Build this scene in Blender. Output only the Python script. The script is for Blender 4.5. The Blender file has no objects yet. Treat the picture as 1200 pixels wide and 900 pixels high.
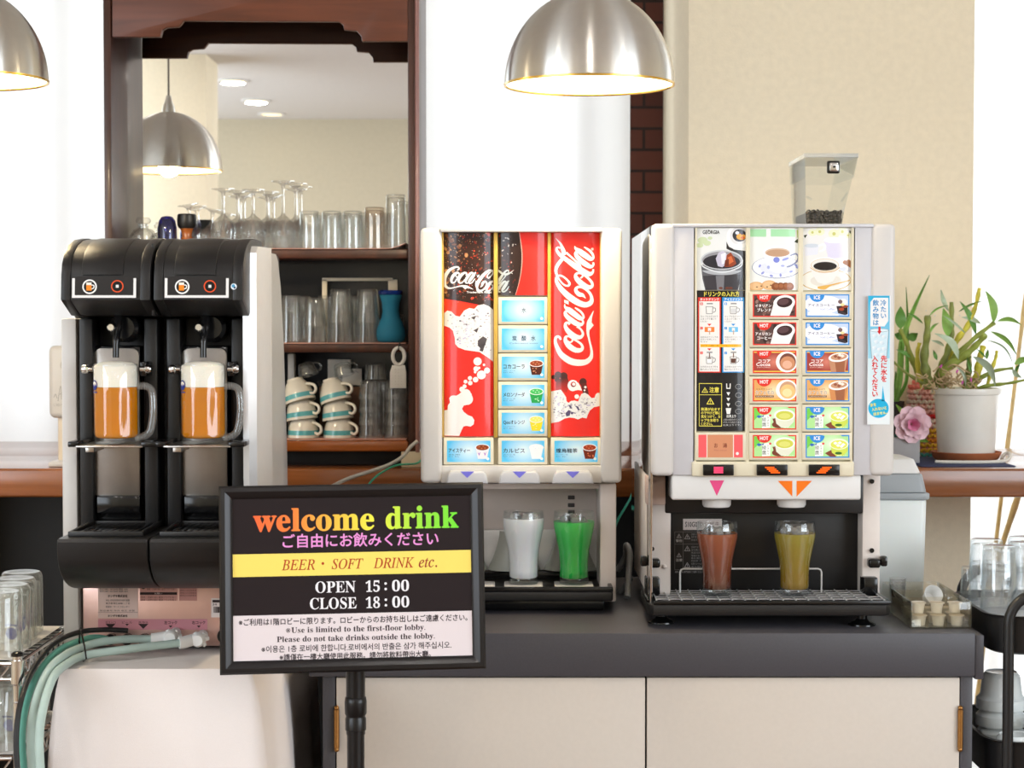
import bpy, bmesh, math, random
from mathutils import Vector, Matrix

S = bpy.context.scene
COL = S.collection
R = math.radians
PI = math.pi

# ------------------------------------------------------------------ camera
H, F, PITCH = 1.33, 2200.0, R(1.95)
cd = bpy.data.cameras.new('camera')
cd.sensor_width = 36.0
cd.lens = F / 1200 * 36.0
cd.clip_start, cd.clip_end = 0.05, 60
cd.dof.use_dof = True
cd.dof.focus_distance = 3.2
cd.dof.aperture_fstop = 9.0
cam = bpy.data.objects.new('camera', cd)
COL.objects.link(cam)
cam.location = (0, 0, H)
cam.rotation_euler = (R(90) - PITCH, 0, 0)
S.camera = cam

# ------------------------------------------------------------------ exposure, world
S.view_settings.view_transform = 'Standard'
S.view_settings.look = 'None'
S.view_settings.exposure = 0.0
S.view_settings.gamma = 1.0
S.view_settings.use_curve_mapping = False
S.cycles.caustics_reflective = False
S.cycles.caustics_refractive = False
S.cycles.max_bounces = 14
S.cycles.transmission_bounces = 14
S.cycles.transparent_max_bounces = 24
S.cycles.glossy_bounces = 6
S.cycles.diffuse_bounces = 4
S.cycles.sample_clamp_indirect = 6.0

w = bpy.data.worlds.new('daylight'); S.world = w; w.use_nodes = True
wb = w.node_tree.nodes['Background']
wb.inputs['Color'].default_value = (0.93, 0.97, 1.0, 1)
wb.inputs['Strength'].default_value = 0.9


def area(name, loc, rot, sx, sy, power, col=(1, 1, 1), shape='RECTANGLE', spread=None):
    l = bpy.data.lights.new(name, 'AREA'); l.energy = power; l.color = col
    l.shape = shape; l.size = sx; l.size_y = sy
    if spread: l.spread = spread
    o = bpy.data.objects.new(name, l); COL.objects.link(o)
    o.location = loc; o.rotation_euler = rot
    return o


# side fill lights in added windows; daylight through the three windows ahead
area('added_fill_west', (-3.24, -0.7, 1.62), (R(90), 0, R(-90)), 4.4, 1.7, 128, (0.83, 0.915, 1.0))
area('added_fill_east', (3.84, -0.7, 1.62), (R(90), 0, R(90)), 4.4, 1.7, 172, (0.83, 0.915, 1.0))
area('daylight_window_west', (-2.05, 5.75, 1.9), (R(-90), 0, 0), 2.0, 2.2, 40, (0.97, 0.98, 1.0))
area('daylight_window_middle', (0.0, 5.75, 1.9), (R(-90), 0, 0), 1.0, 2.2, 25, (0.97, 0.98, 1.0))
area('daylight_window_east', (2.1, 5.75, 1.4), (R(-90), 0, 0), 2.1, 2.6, 60, (0.97, 0.98, 1.0))
DOWNLIGHT_W = 4.5
PENDANT_W = 11

# ------------------------------------------------------------------ pixel ray -> point at depth Y
_cp, _sp = math.cos(PITCH), math.sin(PITCH)


def P(px, py, Y):
    a, b = (px - 600) / F, (450 - py) / F
    dy = _cp + b * _sp
    t = Y / dy
    return Vector((a * t, Y, H + t * (-_sp + b * _cp)))


def X(px, Y): return (px - 600) / F * Y * 1.0
def Z(py, Y): return P(600, py, Y).z


# ------------------------------------------------------------------ colours and materials
def L(c):
    if isinstance(c, str):
        c = c.lstrip('#'); c = [int(c[i:i + 2], 16) / 255 for i in (0, 2, 4)]
    elif max(c) > 1.0: c = [v / 255 for v in c]
    return tuple((v / 12.92 if v <= 0.04045 else ((v + 0.055) / 1.055) ** 2.4) for v in c[:3])


MATS = {}


def mat(name, col=(200, 200, 200), rough=0.5, metal=0.0, spec=0.5, trans=0.0, ior=1.45, emit=None, es=0.0, coat=0.0,
        noise=None, bump=None, sss=0.0, alpha=1.0, aniso=0.0):
    """principled material with an optional procedural colour mottle (amount, scale) and bump (strength, scale)"""
    if name in MATS: return MATS[name]
    m = bpy.data.materials.new(name); m.use_nodes = True
    nt = m.node_tree; b = nt.nodes['Principled BSDF']
    c = L(col)
    b.inputs['Base Color'].default_value = (*c, 1)
    b.inputs['Roughness'].default_value = rough
    b.inputs['Metallic'].default_value = metal
    b.inputs['Specular IOR Level'].default_value = spec
    b.inputs['Transmission Weight'].default_value = trans
    b.inputs['IOR'].default_value = ior
    b.inputs['Coat Weight'].default_value = coat
    b.inputs['Coat Roughness'].default_value = 0.06
    b.inputs['Alpha'].default_value = alpha
    if aniso:
        b.inputs['Anisotropic'].default_value = aniso; b.inputs['Anisotropic Rotation'].default_value = 0.25
    if sss:
        b.inputs['Subsurface Weight'].default_value = sss
        b.inputs['Subsurface Radius'].default_value = (0.02, 0.012, 0.008)
        b.inputs['Subsurface Scale'].default_value = 0.5
    if emit is not None:
        b.inputs['Emission Color'].default_value = (*L(emit), 1)
        b.inputs['Emission Strength'].default_value = es
    if noise or bump:
        tc = nt.nodes.new('ShaderNodeTexCoord')
    if noise:
        n = nt.nodes.new('ShaderNodeTexNoise'); n.inputs['Scale'].default_value = noise[1]; n.inputs['Detail'].default_value = 4
        nt.links.new(tc.outputs['Object'], n.inputs['Vector'])
        r = nt.nodes.new('ShaderNodeValToRGB')
        k = noise[0]
        r.color_ramp.elements[0].position, r.color_ramp.elements[1].position = 0.3, 0.7
        r.color_ramp.elements[0].color = (*[v * (1 - k) for v in c], 1)
        r.color_ramp.elements[1].color = (*[min(1, v * (1 + k)) for v in c], 1)
        nt.links.new(n.outputs['Fac'], r.inputs['Fac'])
        nt.links.new(r.outputs['Color'], b.inputs['Base Color'])
    if bump:
        n2 = nt.nodes.new('ShaderNodeTexNoise'); n2.inputs['Scale'].default_value = bump[1]; n2.inputs['Detail'].default_value = 3
        nt.links.new(tc.outputs['Object'], n2.inputs['Vector'])
        bp = nt.nodes.new('ShaderNodeBump'); bp.inputs['Strength'].default_value = bump[0]; bp.inputs['Distance'].default_value = 0.002
        nt.links.new(n2.outputs['Fac'], bp.inputs['Height'])
        nt.links.new(bp.outputs['Normal'], b.inputs['Normal'])
    MATS[name] = m
    return m


def wood(name, dark, light, scale=(1.5, 14, 14), rough=0.35, coat=0.3):
    if name in MATS: return MATS[name]
    m = bpy.data.materials.new(name); m.use_nodes = True
    nt = m.node_tree; b = nt.nodes['Principled BSDF']
    tc = nt.nodes.new('ShaderNodeTexCoord'); mp = nt.nodes.new('ShaderNodeMapping')
    mp.inputs['Scale'].default_value = scale
    n = nt.nodes.new('ShaderNodeTexNoise'); n.inputs['Scale'].default_value = 3.0; n.inputs['Detail'].default_value = 6
    n.inputs['Distortion'].default_value = 0.6
    r = nt.nodes.new('ShaderNodeValToRGB')
    r.color_ramp.elements[0].position, r.color_ramp.elements[1].position = 0.3, 0.72
    r.color_ramp.elements[0].color = (*L(dark), 1); r.color_ramp.elements[1].color = (*L(light), 1)
    nt.links.new(tc.outputs['Object'], mp.inputs['Vector']); nt.links.new(mp.outputs['Vector'], n.inputs['Vector'])
    nt.links.new(n.outputs['Fac'], r.inputs['Fac']); nt.links.new(r.outputs['Color'], b.inputs['Base Color'])
    b.inputs['Roughness'].default_value = rough
    b.inputs['Coat Weight'].default_value = coat; b.inputs['Coat Roughness'].default_value = 0.12
    MATS[name] = m
    return m


def thin_glass(name, tint=(1, 1, 1), edge=(0.8, 0.85, 0.85), k=1.0, haze=0.0):
    """thin clear wall: see-through face-on, reflecting towards grazing angles (Fresnel)"""
    if name in MATS: return MATS[name]
    m = bpy.data.materials.new(name); m.use_nodes = True
    nt = m.node_tree; nt.nodes.remove(nt.nodes['Principled BSDF'])
    out = nt.nodes['Material Output']
    lw = nt.nodes.new('ShaderNodeLayerWeight'); lw.inputs['Blend'].default_value = 0.5
    tr = nt.nodes.new('ShaderNodeBsdfTransparent'); gl = nt.nodes.new('ShaderNodeBsdfGlossy')
    gl.inputs['Roughness'].default_value = 0.03; gl.inputs['Color'].default_value = (0.95, 0.97, 0.97, 1)
    mr = nt.nodes.new('ShaderNodeMix'); mr.data_type = 'RGBA'
    mr.inputs['A'].default_value = (*tint, 1); mr.inputs['B'].default_value = (*edge, 1)
    nt.links.new(lw.outputs['Facing'], mr.inputs['Factor']); nt.links.new(mr.outputs['Result'], tr.inputs['Color'])
    fr = nt.nodes.new('ShaderNodeMath'); fr.operation = 'POWER'; fr.inputs[1].default_value = 3.2
    nt.links.new(lw.outputs['Facing'], fr.inputs[0])
    mu = nt.nodes.new('ShaderNodeMath'); mu.operation = 'MULTIPLY_ADD'; mu.inputs[1].default_value = 0.75 * k; mu.inputs[2].default_value = 0.06; mu.use_clamp = True
    nt.links.new(fr.outputs[0], mu.inputs[0])
    mx = nt.nodes.new('ShaderNodeMixShader')
    nt.links.new(mu.outputs['Value'], mx.inputs['Fac']); nt.links.new(tr.outputs['BSDF'], mx.inputs[1]); nt.links.new(gl.outputs['BSDF'], mx.inputs[2])
    if haze:  # white veil mixed in where bright highlights would show
        dd = nt.nodes.new('ShaderNodeBsdfTranslucent'); dd.inputs['Color'].default_value = (.9, .9, .88, 1)
        d2 = nt.nodes.new('ShaderNodeBsdfDiffuse'); d2.inputs['Color'].default_value = (.9, .9, .88, 1)
        dm = nt.nodes.new('ShaderNodeMixShader'); nt.links.new(dd.outputs[0], dm.inputs[1]); nt.links.new(d2.outputs[0], dm.inputs[2])
        hm = nt.nodes.new('ShaderNodeMixShader'); hm.inputs['Fac'].default_value = haze
        nt.links.new(mx.outputs['Shader'], hm.inputs[1]); nt.links.new(dm.outputs[0], hm.inputs[2]); mx = hm
    nt.links.new(mx.outputs['Shader'], out.inputs['Surface'])
    MATS[name] = m
    return m


def real_glass(name, col=(1, 1, 1), rough=0.0, ior=1.48):
    if name in MATS: return MATS[name]
    m = bpy.data.materials.new(name); m.use_nodes = True
    nt = m.node_tree; nt.nodes.remove(nt.nodes['Principled BSDF'])
    g = nt.nodes.new('ShaderNodeBsdfGlass'); g.inputs['Color'].default_value = (*col, 1)
    g.inputs['Roughness'].default_value = rough; g.inputs['IOR'].default_value = ior
    nt.links.new(g.outputs['BSDF'], nt.nodes['Material Output'].inputs['Surface'])
    MATS[name] = m
    return m


def print_mat(name, es=0.0, rough=0.3, coat=0.0):
    """printed sheet: the artwork's colours ride on the mesh; es > 0 for back-lit panels"""
    if name in MATS: return MATS[name]
    m = bpy.data.materials.new(name); m.use_nodes = True
    nt = m.node_tree; b = nt.nodes['Principled BSDF']
    a = nt.nodes.new('ShaderNodeAttribute'); a.attribute_name = 'Col'
    nt.links.new(a.outputs['Color'], b.inputs['Base Color'])
    b.inputs['Roughness'].default_value = rough; b.inputs['Specular IOR Level'].default_value = 0.2
    b.inputs['Coat Weight'].default_value = coat; b.inputs['Coat Roughness'].default_value = 0.05
    if es:
        nt.links.new(a.outputs['Color'], b.inputs['Emission Color']); b.inputs['Emission Strength'].default_value = es
    MATS[name] = m
    return m


def ware_glass(name, tint=(.985, .985, .98), clear=.45, haze=.05):
    """table glass: refracting body, partly thin-walled, with a pale haze mixed in for bright highlights"""
    if name in MATS: return MATS[name]
    m = bpy.data.materials.new(name); m.use_nodes = True
    nt = m.node_tree; nt.nodes.remove(nt.nodes['Principled BSDF'])
    g = nt.nodes.new('ShaderNodeBsdfGlass'); g.inputs['Color'].default_value = (*tint, 1); g.inputs['IOR'].default_value = 1.5; g.inputs['Roughness'].default_value = 0.0
    t = nt.nodes.new('ShaderNodeBsdfTransparent'); t.inputs['Color'].default_value = (*tint, 1)
    a = nt.nodes.new('ShaderNodeMixShader'); a.inputs['Fac'].default_value = clear
    nt.links.new(g.outputs[0], a.inputs[1]); nt.links.new(t.outputs[0], a.inputs[2])
    d = nt.nodes.new('ShaderNodeBsdfTranslucent'); d.inputs['Color'].default_value = (.95, .95, .93, 1)
    e = nt.nodes.new('ShaderNodeBsdfDiffuse'); e.inputs['Color'].default_value = (.95, .95, .93, 1)
    h = nt.nodes.new('ShaderNodeMixShader'); nt.links.new(d.outputs[0], h.inputs[1]); nt.links.new(e.outputs[0], h.inputs[2])
    b = nt.nodes.new('ShaderNodeMixShader'); b.inputs['Fac'].default_value = haze
    nt.links.new(a.outputs[0], b.inputs[1]); nt.links.new(h.outputs[0], b.inputs[2])
    nt.links.new(b.outputs[0], nt.nodes['Material Output'].inputs['Surface'])
    MATS[name] = m
    return m


# ------------------------------------------------------------------ mesh builder
class MB:
    def __init__(s): s.v, s.f, s.m, s.mats = [], [], [], []

    def mi(s, m):
        if m not in s.mats: s.mats.append(m)
        return s.mats.index(m)

    def add(s, vs, fs, m):
        b = len(s.v); k = s.mi(m)
        s.v.extend(Vector(p) for p in vs)
        for f in fs:
            s.f.append([b + i for i in f]); s.m.append(k)
        return s

    def bm(s, bm, m, M=None):
        bm.verts.index_update()
        vs = [(M @ v.co if M else v.co.copy()) for v in bm.verts]
        s.add(vs, [[v.index for v in f.verts] for f in bm.faces], m)
        bm.free()
        return s

    def box(s, x0, x1, y0, y1, z0, z1, m, bev=0.0, seg=2, M=None):
        bm = bmesh.new()
        vs = [bm.verts.new(p) for p in ((x0, y0, z0), (x1, y0, z0), (x1, y1, z0), (x0, y1, z0), (x0, y0, z1), (x1, y0, z1), (x1, y1, z1), (x0, y1, z1))]
        for q in ((3, 2, 1, 0), (4, 5, 6, 7), (0, 1, 5, 4), (1, 2, 6, 5), (2, 3, 7, 6), (3, 0, 4, 7)): bm.faces.new([vs[i] for i in q])
        if bev > 0: bmesh.ops.bevel(bm, geom=bm.edges[:], offset=bev, segments=seg, profile=0.5, affect='EDGES', clamp_overlap=True)
        return s.bm(bm, m, M)

    def pbox(s, x0, y0, x1, y1, Yf, Yb, m, bev=0.0, seg=2):
        """box whose front face shows as the pixel rectangle at depth Yf"""
        a, b = P(x0, y0, Yf), P(x1, y1, Yf)
        return s.box(min(a.x, b.x), max(a.x, b.x), Yf, Yb, min(a.z, b.z), max(a.z, b.z), m, bev, seg)

    def prism(s, pts, axis, a0, a1, m, bev=0.0, seg=2, M=None):
        """outline extruded along an axis: axis 'x' takes (y,z) points, 'y' (x,z), 'z' (x,y)"""
        def p3(p, a): return {'x': (a, p[0], p[1]), 'y': (p[0], a, p[1]), 'z': (p[0], p[1], a)}[axis]
        bm = bmesh.new(); n = len(pts)
        A = [bm.verts.new(p3(p, a0)) for p in pts]; B = [bm.verts.new(p3(p, a1)) for p in pts]
        fa = bm.faces.new(A); fb = bm.faces.new(B[::-1])
        for i in range(n): bm.faces.new((A[(i + 1) % n], A[i], B[i], B[(i + 1) % n]))
        bmesh.ops.recalc_face_normals(bm, faces=bm.faces[:])
        if bev > 0: bmesh.ops.bevel(bm, geom=[e for f in (fa, fb) for e in f.edges], offset=bev, segments=seg, profile=0.5, affect='EDGES', clamp_overlap=True)
        return s.bm(bm, m, M)

    def lathe(s, prof, m, c=(0, 0, 0), n=32, M=None, sq=None, rf=None):
        """profile (r, z) turned about z; r = 0 closes; rf(angle, z, r) may reshape the radius"""
        vs, rows = [], []
        for r, z in prof:
            if r <= 1e-7:
                rows.append([len(vs)]); vs.append(Vector((0, 0, z)))
            else:
                row = []
                for i in range(n):
                    a = 2 * PI * i / n
                    q = rf(a, z, r) if rf else r
                    row.append(len(vs)); vs.append(Vector((q * math.cos(a), q * math.sin(a), z)))
                rows.append(row)
        fs = []
        for A, B in zip(rows, rows[1:]):
            for i in range(n):
                j = (i + 1) % n
                if len(A) == 1 and len(B) == 1: break
                if len(A) == 1: fs.append((A[0], B[j], B[i]))
                elif len(B) == 1: fs.append((A[i], A[j], B[0]))
                else: fs.append((A[i], A[j], B[j], B[i]))
        c = Vector(c)
        s.add([(M @ v if M else v) + c for v in vs], fs, m)
        return s

    def tube(s, pts, r, m, n=8, closed=False, caps=True, flat=None):
        pts = [Vector(p) for p in pts]; k = len(pts)
        rr = r if isinstance(r, (list, tuple)) else [r] * k
        T = []
        for i in range(k):
            a = pts[i - 1] if (i or closed) else pts[i]
            b = pts[(i + 1) % k] if (i < k - 1 or closed) else pts[i]
            T.append((b - a).normalized())
        u = T[0].orthogonal().normalized()
        if flat is not None:
            u = (Vector(flat) - T[0] * Vector(flat).dot(T[0])).normalized()
        vs, fs = [], []
        for i in range(k):
            u = (u - T[i] * u.dot(T[i])).normalized()
            w_ = T[i].cross(u)
            for j in range(n):
                a = 2 * PI * j / n
                vs.append(pts[i] + (u * math.cos(a) + w_ * math.sin(a)) * rr[i])
        for i in range(k if closed else k - 1):
            for j in range(n):
                a, b = i * n + j, i * n + (j + 1) % n
                c_, d = ((i + 1) % k) * n + (j + 1) % n, ((i + 1) % k) * n + j
                fs.append((a, b, c_, d))
        if caps and not closed:
            fs.append(tuple(range(n))[::-1]); fs.append(tuple((k - 1) * n + j for j in range(n)))
        return s.add(vs, fs, m)

    def ball(s, c, r, m, seg=16, rings=10, M=None):
        rx, ry, rz = r if isinstance(r, (tuple, list)) else (r, r, r)
        prof = [(math.sin(PI * i / rings), -math.cos(PI * i / rings)) for i in range(rings + 1)]
        prof[0] = (0, -1); prof[-1] = (0, 1)
        D = Matrix.Diagonal((rx, ry, rz)).to_4x4()
        return s.lathe(prof, m, c, seg, (M @ D) if M else D)

    def loft(s, rings, m, cap=True, closed=True):
        n = len(rings[0]); vs = [p for r in rings for p in r]; fs = []
        for i in range(len(rings) - 1):
            for j in range(n if closed else n - 1):
                a, b = i * n + j, i * n + (j + 1) % n
                fs.append((a, b, b + n, a + n))
        if cap:
            fs.append(tuple(range(n))[::-1]); fs.append(tuple((len(rings) - 1) * n + j for j in range(n)))
        return s.add(vs, fs, m)

    def build(s, name, parent=None, label=None, kind=None, sharp=38, recalc=True, fix=True):
        org = ORG.get(parent.name, Vector()) if parent is not None else Vector()
        me = bpy.data.meshes.new(name)
        me.from_pydata([tuple(v - org) for v in s.v], [], s.f)
        for m in s.mats: me.materials.append(m)
        me.polygons.foreach_set('material_index', s.m)
        if recalc:
            b = bmesh.new(); b.from_mesh(me)
            bmesh.ops.recalc_face_normals(b, faces=b.faces[:]); b.to_mesh(me); b.free()
        me.polygons.foreach_set('use_smooth', [True] * len(me.polygons))
        me.set_sharp_from_angle(angle=R(sharp))
        me.update()
        o = bpy.data.objects.new(name, me); COL.objects.link(o)
        if parent is not None:
            o.parent = parent
            ORG[o.name] = org
        if label: o['label'] = label
        if kind: o['kind'] = kind
        return o


ORG = {}


def thing(name, loc, label, cat, group=None):
    o = bpy.data.objects.new(name, None); COL.objects.link(o)
    o.empty_display_size = 0.05
    o.location = loc; ORG[o.name] = Vector(loc)
    return tag(o, label, cat, group)


def tag(o, label, cat, group=None):
    o['label'] = label; o['category'] = cat
    if group: o['group'] = group
    return o


def recenter(o):
    """move a single-mesh thing's origin to the middle of its base"""
    me = o.data
    xs = [v.co for v in me.vertices]
    lo = Vector((min(v.x for v in xs), min(v.y for v in xs), min(v.z for v in xs)))
    hi = Vector((max(v.x for v in xs), max(v.y for v in xs), max(v.z for v in xs)))
    c = Vector(((lo.x + hi.x) / 2, (lo.y + hi.y) / 2, lo.z))
    me.transform(Matrix.Translation(-c)); o.location = o.location + c
    return o


def copy_tree(o, loc=None, rot=None, label=None, parent=None, scale=None):
    c = o.copy(); COL.objects.link(c)
    if parent is not None: c.parent = parent
    if loc is not None: c.location = loc
    if rot is not None: c.rotation_euler = rot
    if scale is not None: c.scale = scale
    if label: c['label'] = label
    for ch in list(o.children): copy_tree(ch, parent=c)
    return c


def structure(o):
    o['kind'] = 'structure'
    return o


# ------------------------------------------------------------------ printed artwork: flat coloured shapes with writing
_TG = {}


def text_geo(sx, res=3):
    if (sx, res) not in _TG:
        cu = bpy.data.curves.new('lettering', 'FONT'); cu.body = sx; cu.size = 1.0; cu.resolution_u = res
        o = bpy.data.objects.new('lettering', cu)
        me = bpy.data.meshes.new_from_object(o)
        vs = [(v.co.x, v.co.y) for v in me.vertices]; fs = [list(p.vertices) for p in me.polygons]
        bpy.data.objects.remove(o); bpy.data.curves.remove(cu); bpy.data.meshes.remove(me)
        _TG[(sx, res)] = (vs, fs)
    return _TG[(sx, res)]


def serif(t, italic=False):
    b, B = (0x1D44E, 0x1D434) if italic else (0x1D41A, 0x1D400)
    out = ''
    for c in t:
        if 'a' <= c <= 'z': out += 'ℎ' if (italic and c == 'h') else chr(b + ord(c) - 97)
        elif 'A' <= c <= 'Z': out += chr(B + ord(c) - 65)
        elif '0' <= c <= '9' and not italic: out += chr(0x1D7CE + ord(c) - 48)
        else: out += c
    return out


def catmull(pts, k=6, closed=False):
    """pts: tuples of any length, smoothed"""
    n = len(pts); out = []
    for i in range(n if closed else n - 1):
        p0 = pts[(i - 1) % n] if (closed or i > 0) else pts[0]
        p1, p2 = pts[i], pts[(i + 1) % n]
        p3 = pts[(i + 2) % n] if (closed or i < n - 2) else pts[-1]
        for j in range(k):
            t = j / k
            out.append(tuple(0.5 * (2 * b + (c - a) * t + (2 * a - 5 * b + 4 * c - d) * t * t + (3 * b - a - 3 * c + d) * t ** 3) for a, b, c, d in zip(p0, p1, p2, p3)))
    if not closed: out.append(tuple(pts[-1]))
    return out


class Art:
    """coordinates (u right, v down); layer h lifts a shape off the sheet"""
    def __init__(s): s.items = []

    def mesh(s, vs, fs, col, h=0, cols=None): s.items.append((vs, fs, cols or [L(col)] * len(vs), h)); return s
    def poly(s, pts, col, h=0, cols=None): return s.mesh(list(pts), [list(range(len(pts)))], col, h, [L(c) for c in cols] if cols else None)
    def rect(s, x0, y0, x1, y1, col, h=0, col2=None, horiz=False):
        cols = None
        if col2: cols = [col, col2, col2, col] if horiz else [col, col, col2, col2]
        return s.poly([(x0, y0), (x1, y0), (x1, y1), (x0, y1)], col, h, cols)

    def ell(s, cx, cy, rx, ry, col, h=0, rot=0, n=28, a0=0, a1=360):
        ca, sa = math.cos(R(rot)), math.sin(R(rot)); pts = []
        full = a1 - a0 >= 360
        for i in range(n if full else n + 1):
            a = R(a0 + (a1 - a0) * i / n)
            x, y = rx * math.cos(a), ry * math.sin(a)
            pts.append((cx + x * ca - y * sa, cy + x * sa + y * ca))
        return s.poly(pts, col, h)

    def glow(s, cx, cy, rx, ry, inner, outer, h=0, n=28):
        """round gradient from inner to outer colour: print with the backlight hot spot painted in"""
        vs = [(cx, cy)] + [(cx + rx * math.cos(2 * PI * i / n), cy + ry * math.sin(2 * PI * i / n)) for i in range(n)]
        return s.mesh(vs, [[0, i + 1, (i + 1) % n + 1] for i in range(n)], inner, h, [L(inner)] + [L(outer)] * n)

    def ribbon(s, pts, col, h=0, k=5, closed=False):
        """pts (x, y, halfwidth)"""
        q = catmull(pts, k, closed); n = len(q); vs, fs = [], []
        for i in range(n):
            a = q[i - 1] if (i or closed) else q[i]; b = q[(i + 1) % n] if (i < n - 1 or closed) else q[i]
            d = Vector((b[0] - a[0], b[1] - a[1]))
            d = d.normalized() if d.length > 1e-9 else Vector((1, 0))
            x, y, w_ = q[i]; w_ = max(w_, 0.01)
            vs += [(x - d.y * w_, y + d.x * w_), (x + d.y * w_, y - d.x * w_)]
        for i in range(n if closed else n - 1):
            j = (i + 1) % n
            fs.append([2 * i, 2 * i + 1, 2 * j + 1, 2 * j])
        return s.mesh(vs, fs, col, h)

    def line(s, pts, wd, col, h=0, closed=False):
        n = len(pts)
        for i in range(n if closed else n - 1):
            a, b = Vector(pts[i]), Vector(pts[(i + 1) % n]); d = (b - a).normalized() * wd
            e = Vector((-d.y, d.x))
            s.poly([a - d * .5 + e, b + d * .5 + e, b + d * .5 - e, a - d * .5 - e], col, h + 0.02 * (i % 2))
        return s

    def frame(s, x0, y0, x1, y1, t, col, h=0):
        s.rect(x0, y0, x1, y0 + t, col, h); s.rect(x0, y1 - t, x1, y1, col, h)
        s.rect(x0, y0 + t, x0 + t, y1 - t, col, h); s.rect(x1 - t, y0 + t, x1, y1 - t, col, h); return s

    def text(s, t, x0, x1, y0, y1, col, h=1, bold=0.0, cols=None, res=2, slant=0, ref=None):
        """writing fitted into the box x0..x1, y0 (top) .. y1 (bottom) of its ink (ref: characters that set the ink box height)"""
        vs, fs = text_geo(t, res)
        if not vs: return s
        rv = text_geo(ref, res)[0] if ref else vs
        ax, bx = min(v[0] for v in vs), max(v[0] for v in vs); ay, by = min(v[1] for v in rv), max(v[1] for v in rv)
        if x1 is None: x1 = x0 + (bx - ax) * (y1 - y0) / (by - ay)
        kx, ky = (x1 - x0) / max(bx - ax, 1e-6), (y1 - y0) / max(by - ay, 1e-6)
        q = [(x0 + (v[0] - ax) * kx + slant * (v[1] - ay) * ky, y1 - (v[1] - ay) * ky) for v in vs]
        cc = None
        if cols:
            cc = []
            for x, y in q:
                f = min(max((x - x0) / (x1 - x0), 0), 1) * (len(cols) - 1); i = min(int(f), len(cols) - 2); g = f - i
                A, B = L(cols[i]), L(cols[i + 1]); cc.append(tuple(a + (b - a) * g for a, b in zip(A, B)))
        offs = [(0, 0)] if not bold else [(-bold, 0), (bold, 0), (0, -bold), (0, bold)]
        for k, (dx, dy) in enumerate(offs):
            s.mesh([(x + dx, y + dy) for x, y in q], fs, col, h + 0.03 * k, cc)
        return s

    def vtext(s, t, xc, y0, size, pitch, col, h=1, bold=0.0, rot=0):
        for i, c in enumerate(t):
            vs, fs = text_geo(c, 2)
            if not vs: continue
            xs = [v[0] for v in vs]; ys = [v[1] for v in vs]
            k = size
            cx = 0.5
            q = [(xc + (v[0] - cx) * k, y0 + i * pitch + size * 0.86 - v[1] * k) for v in vs]
            for j, (dx, dy) in enumerate([(0, 0)] if not bold else [(-bold, 0), (bold, 0), (0, bold), (0, -bold)]):
                s.mesh([(x + dx, y + dy) for x, y in q], fs, col, h + 0.03 * j)
        return s

    def fold(s, other, fn, dh=0):
        for vs, fs, cols, h in other.items: s.items.append(([fn(*p) for p in vs], fs, cols, h + dh))
        return s

    def build(s, name, parent, fmap, m, cuts=None, clip=None, out=(0, -1, 0), step=0.00014, label=None):
        bm = bmesh.new(); cl = bm.loops.layers.float_color.new('Col')
        for vs, fs, cols, h in s.items:
            V = [bm.verts.new((x, y, h)) for x, y in vs]
            for f in fs:
                try: F_ = bm.faces.new([V[i] for i in f])
                except ValueError: continue
                for lp, i in zip(F_.loops, f): lp[cl] = (*cols[i], 1)
        def bis(co, no, **kw): bmesh.ops.bisect_plane(bm, geom=bm.verts[:] + bm.edges[:] + bm.faces[:], plane_co=co, plane_no=no, dist=1e-5, **kw)
        if clip:
            x0, y0, x1, y1 = clip
            bis((x0, 0, 0), (-1, 0, 0), clear_outer=True); bis((x1, 0, 0), (1, 0, 0), clear_outer=True)
            bis((0, y0, 0), (0, -1, 0), clear_outer=True); bis((0, y1, 0), (0, 1, 0), clear_outer=True)
        for u in cuts or (): bis((u, 0, 0), (1, 0, 0))
        org = ORG.get(parent.name, Vector()) if parent is not None else Vector()
        for v in bm.verts: v.co = Vector(fmap(v.co.x, v.co.y, v.co.z * step)) - org
        d = Vector(out)
        for f in bm.faces:
            f.normal_update()
            if f.normal.dot(d) < 0: f.normal_flip()
        loose = [v for v in bm.verts if not v.link_faces]
        bmesh.ops.delete(bm, geom=loose, context='VERTS')
        me = bpy.data.meshes.new(name); bm.to_mesh(me); bm.free()
        me.materials.append(m)
        me.polygons.foreach_set('use_smooth', [bool(cuts)] * len(me.polygons))
        o = bpy.data.objects.new(name, me); COL.objects.link(o)
        if parent is not None:
            o.parent = parent; ORG[o.name] = org
        if label: o['label'] = label
        return o


def flat(Y): return lambda u, v, h: P(u, v, Y) + Vector((0, -h, 0))


def curved(Y, u0, u1, b, n=8):
    """bowed sheet: n flat strips along u, so that every printed layer follows the same facets"""
    g = lambda t: b * (1 - (2 * t - 1) ** 2)
    def f(u, v, h):
        t = min(max((u - u0) / (u1 - u0), 0.0), 1.0) * n
        i = min(int(t), n - 1); k = t - i
        return P(u, v, Y) + Vector((0, -h - (g(i / n) * (1 - k) + g((i + 1) / n) * k), 0))
    return f
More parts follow.
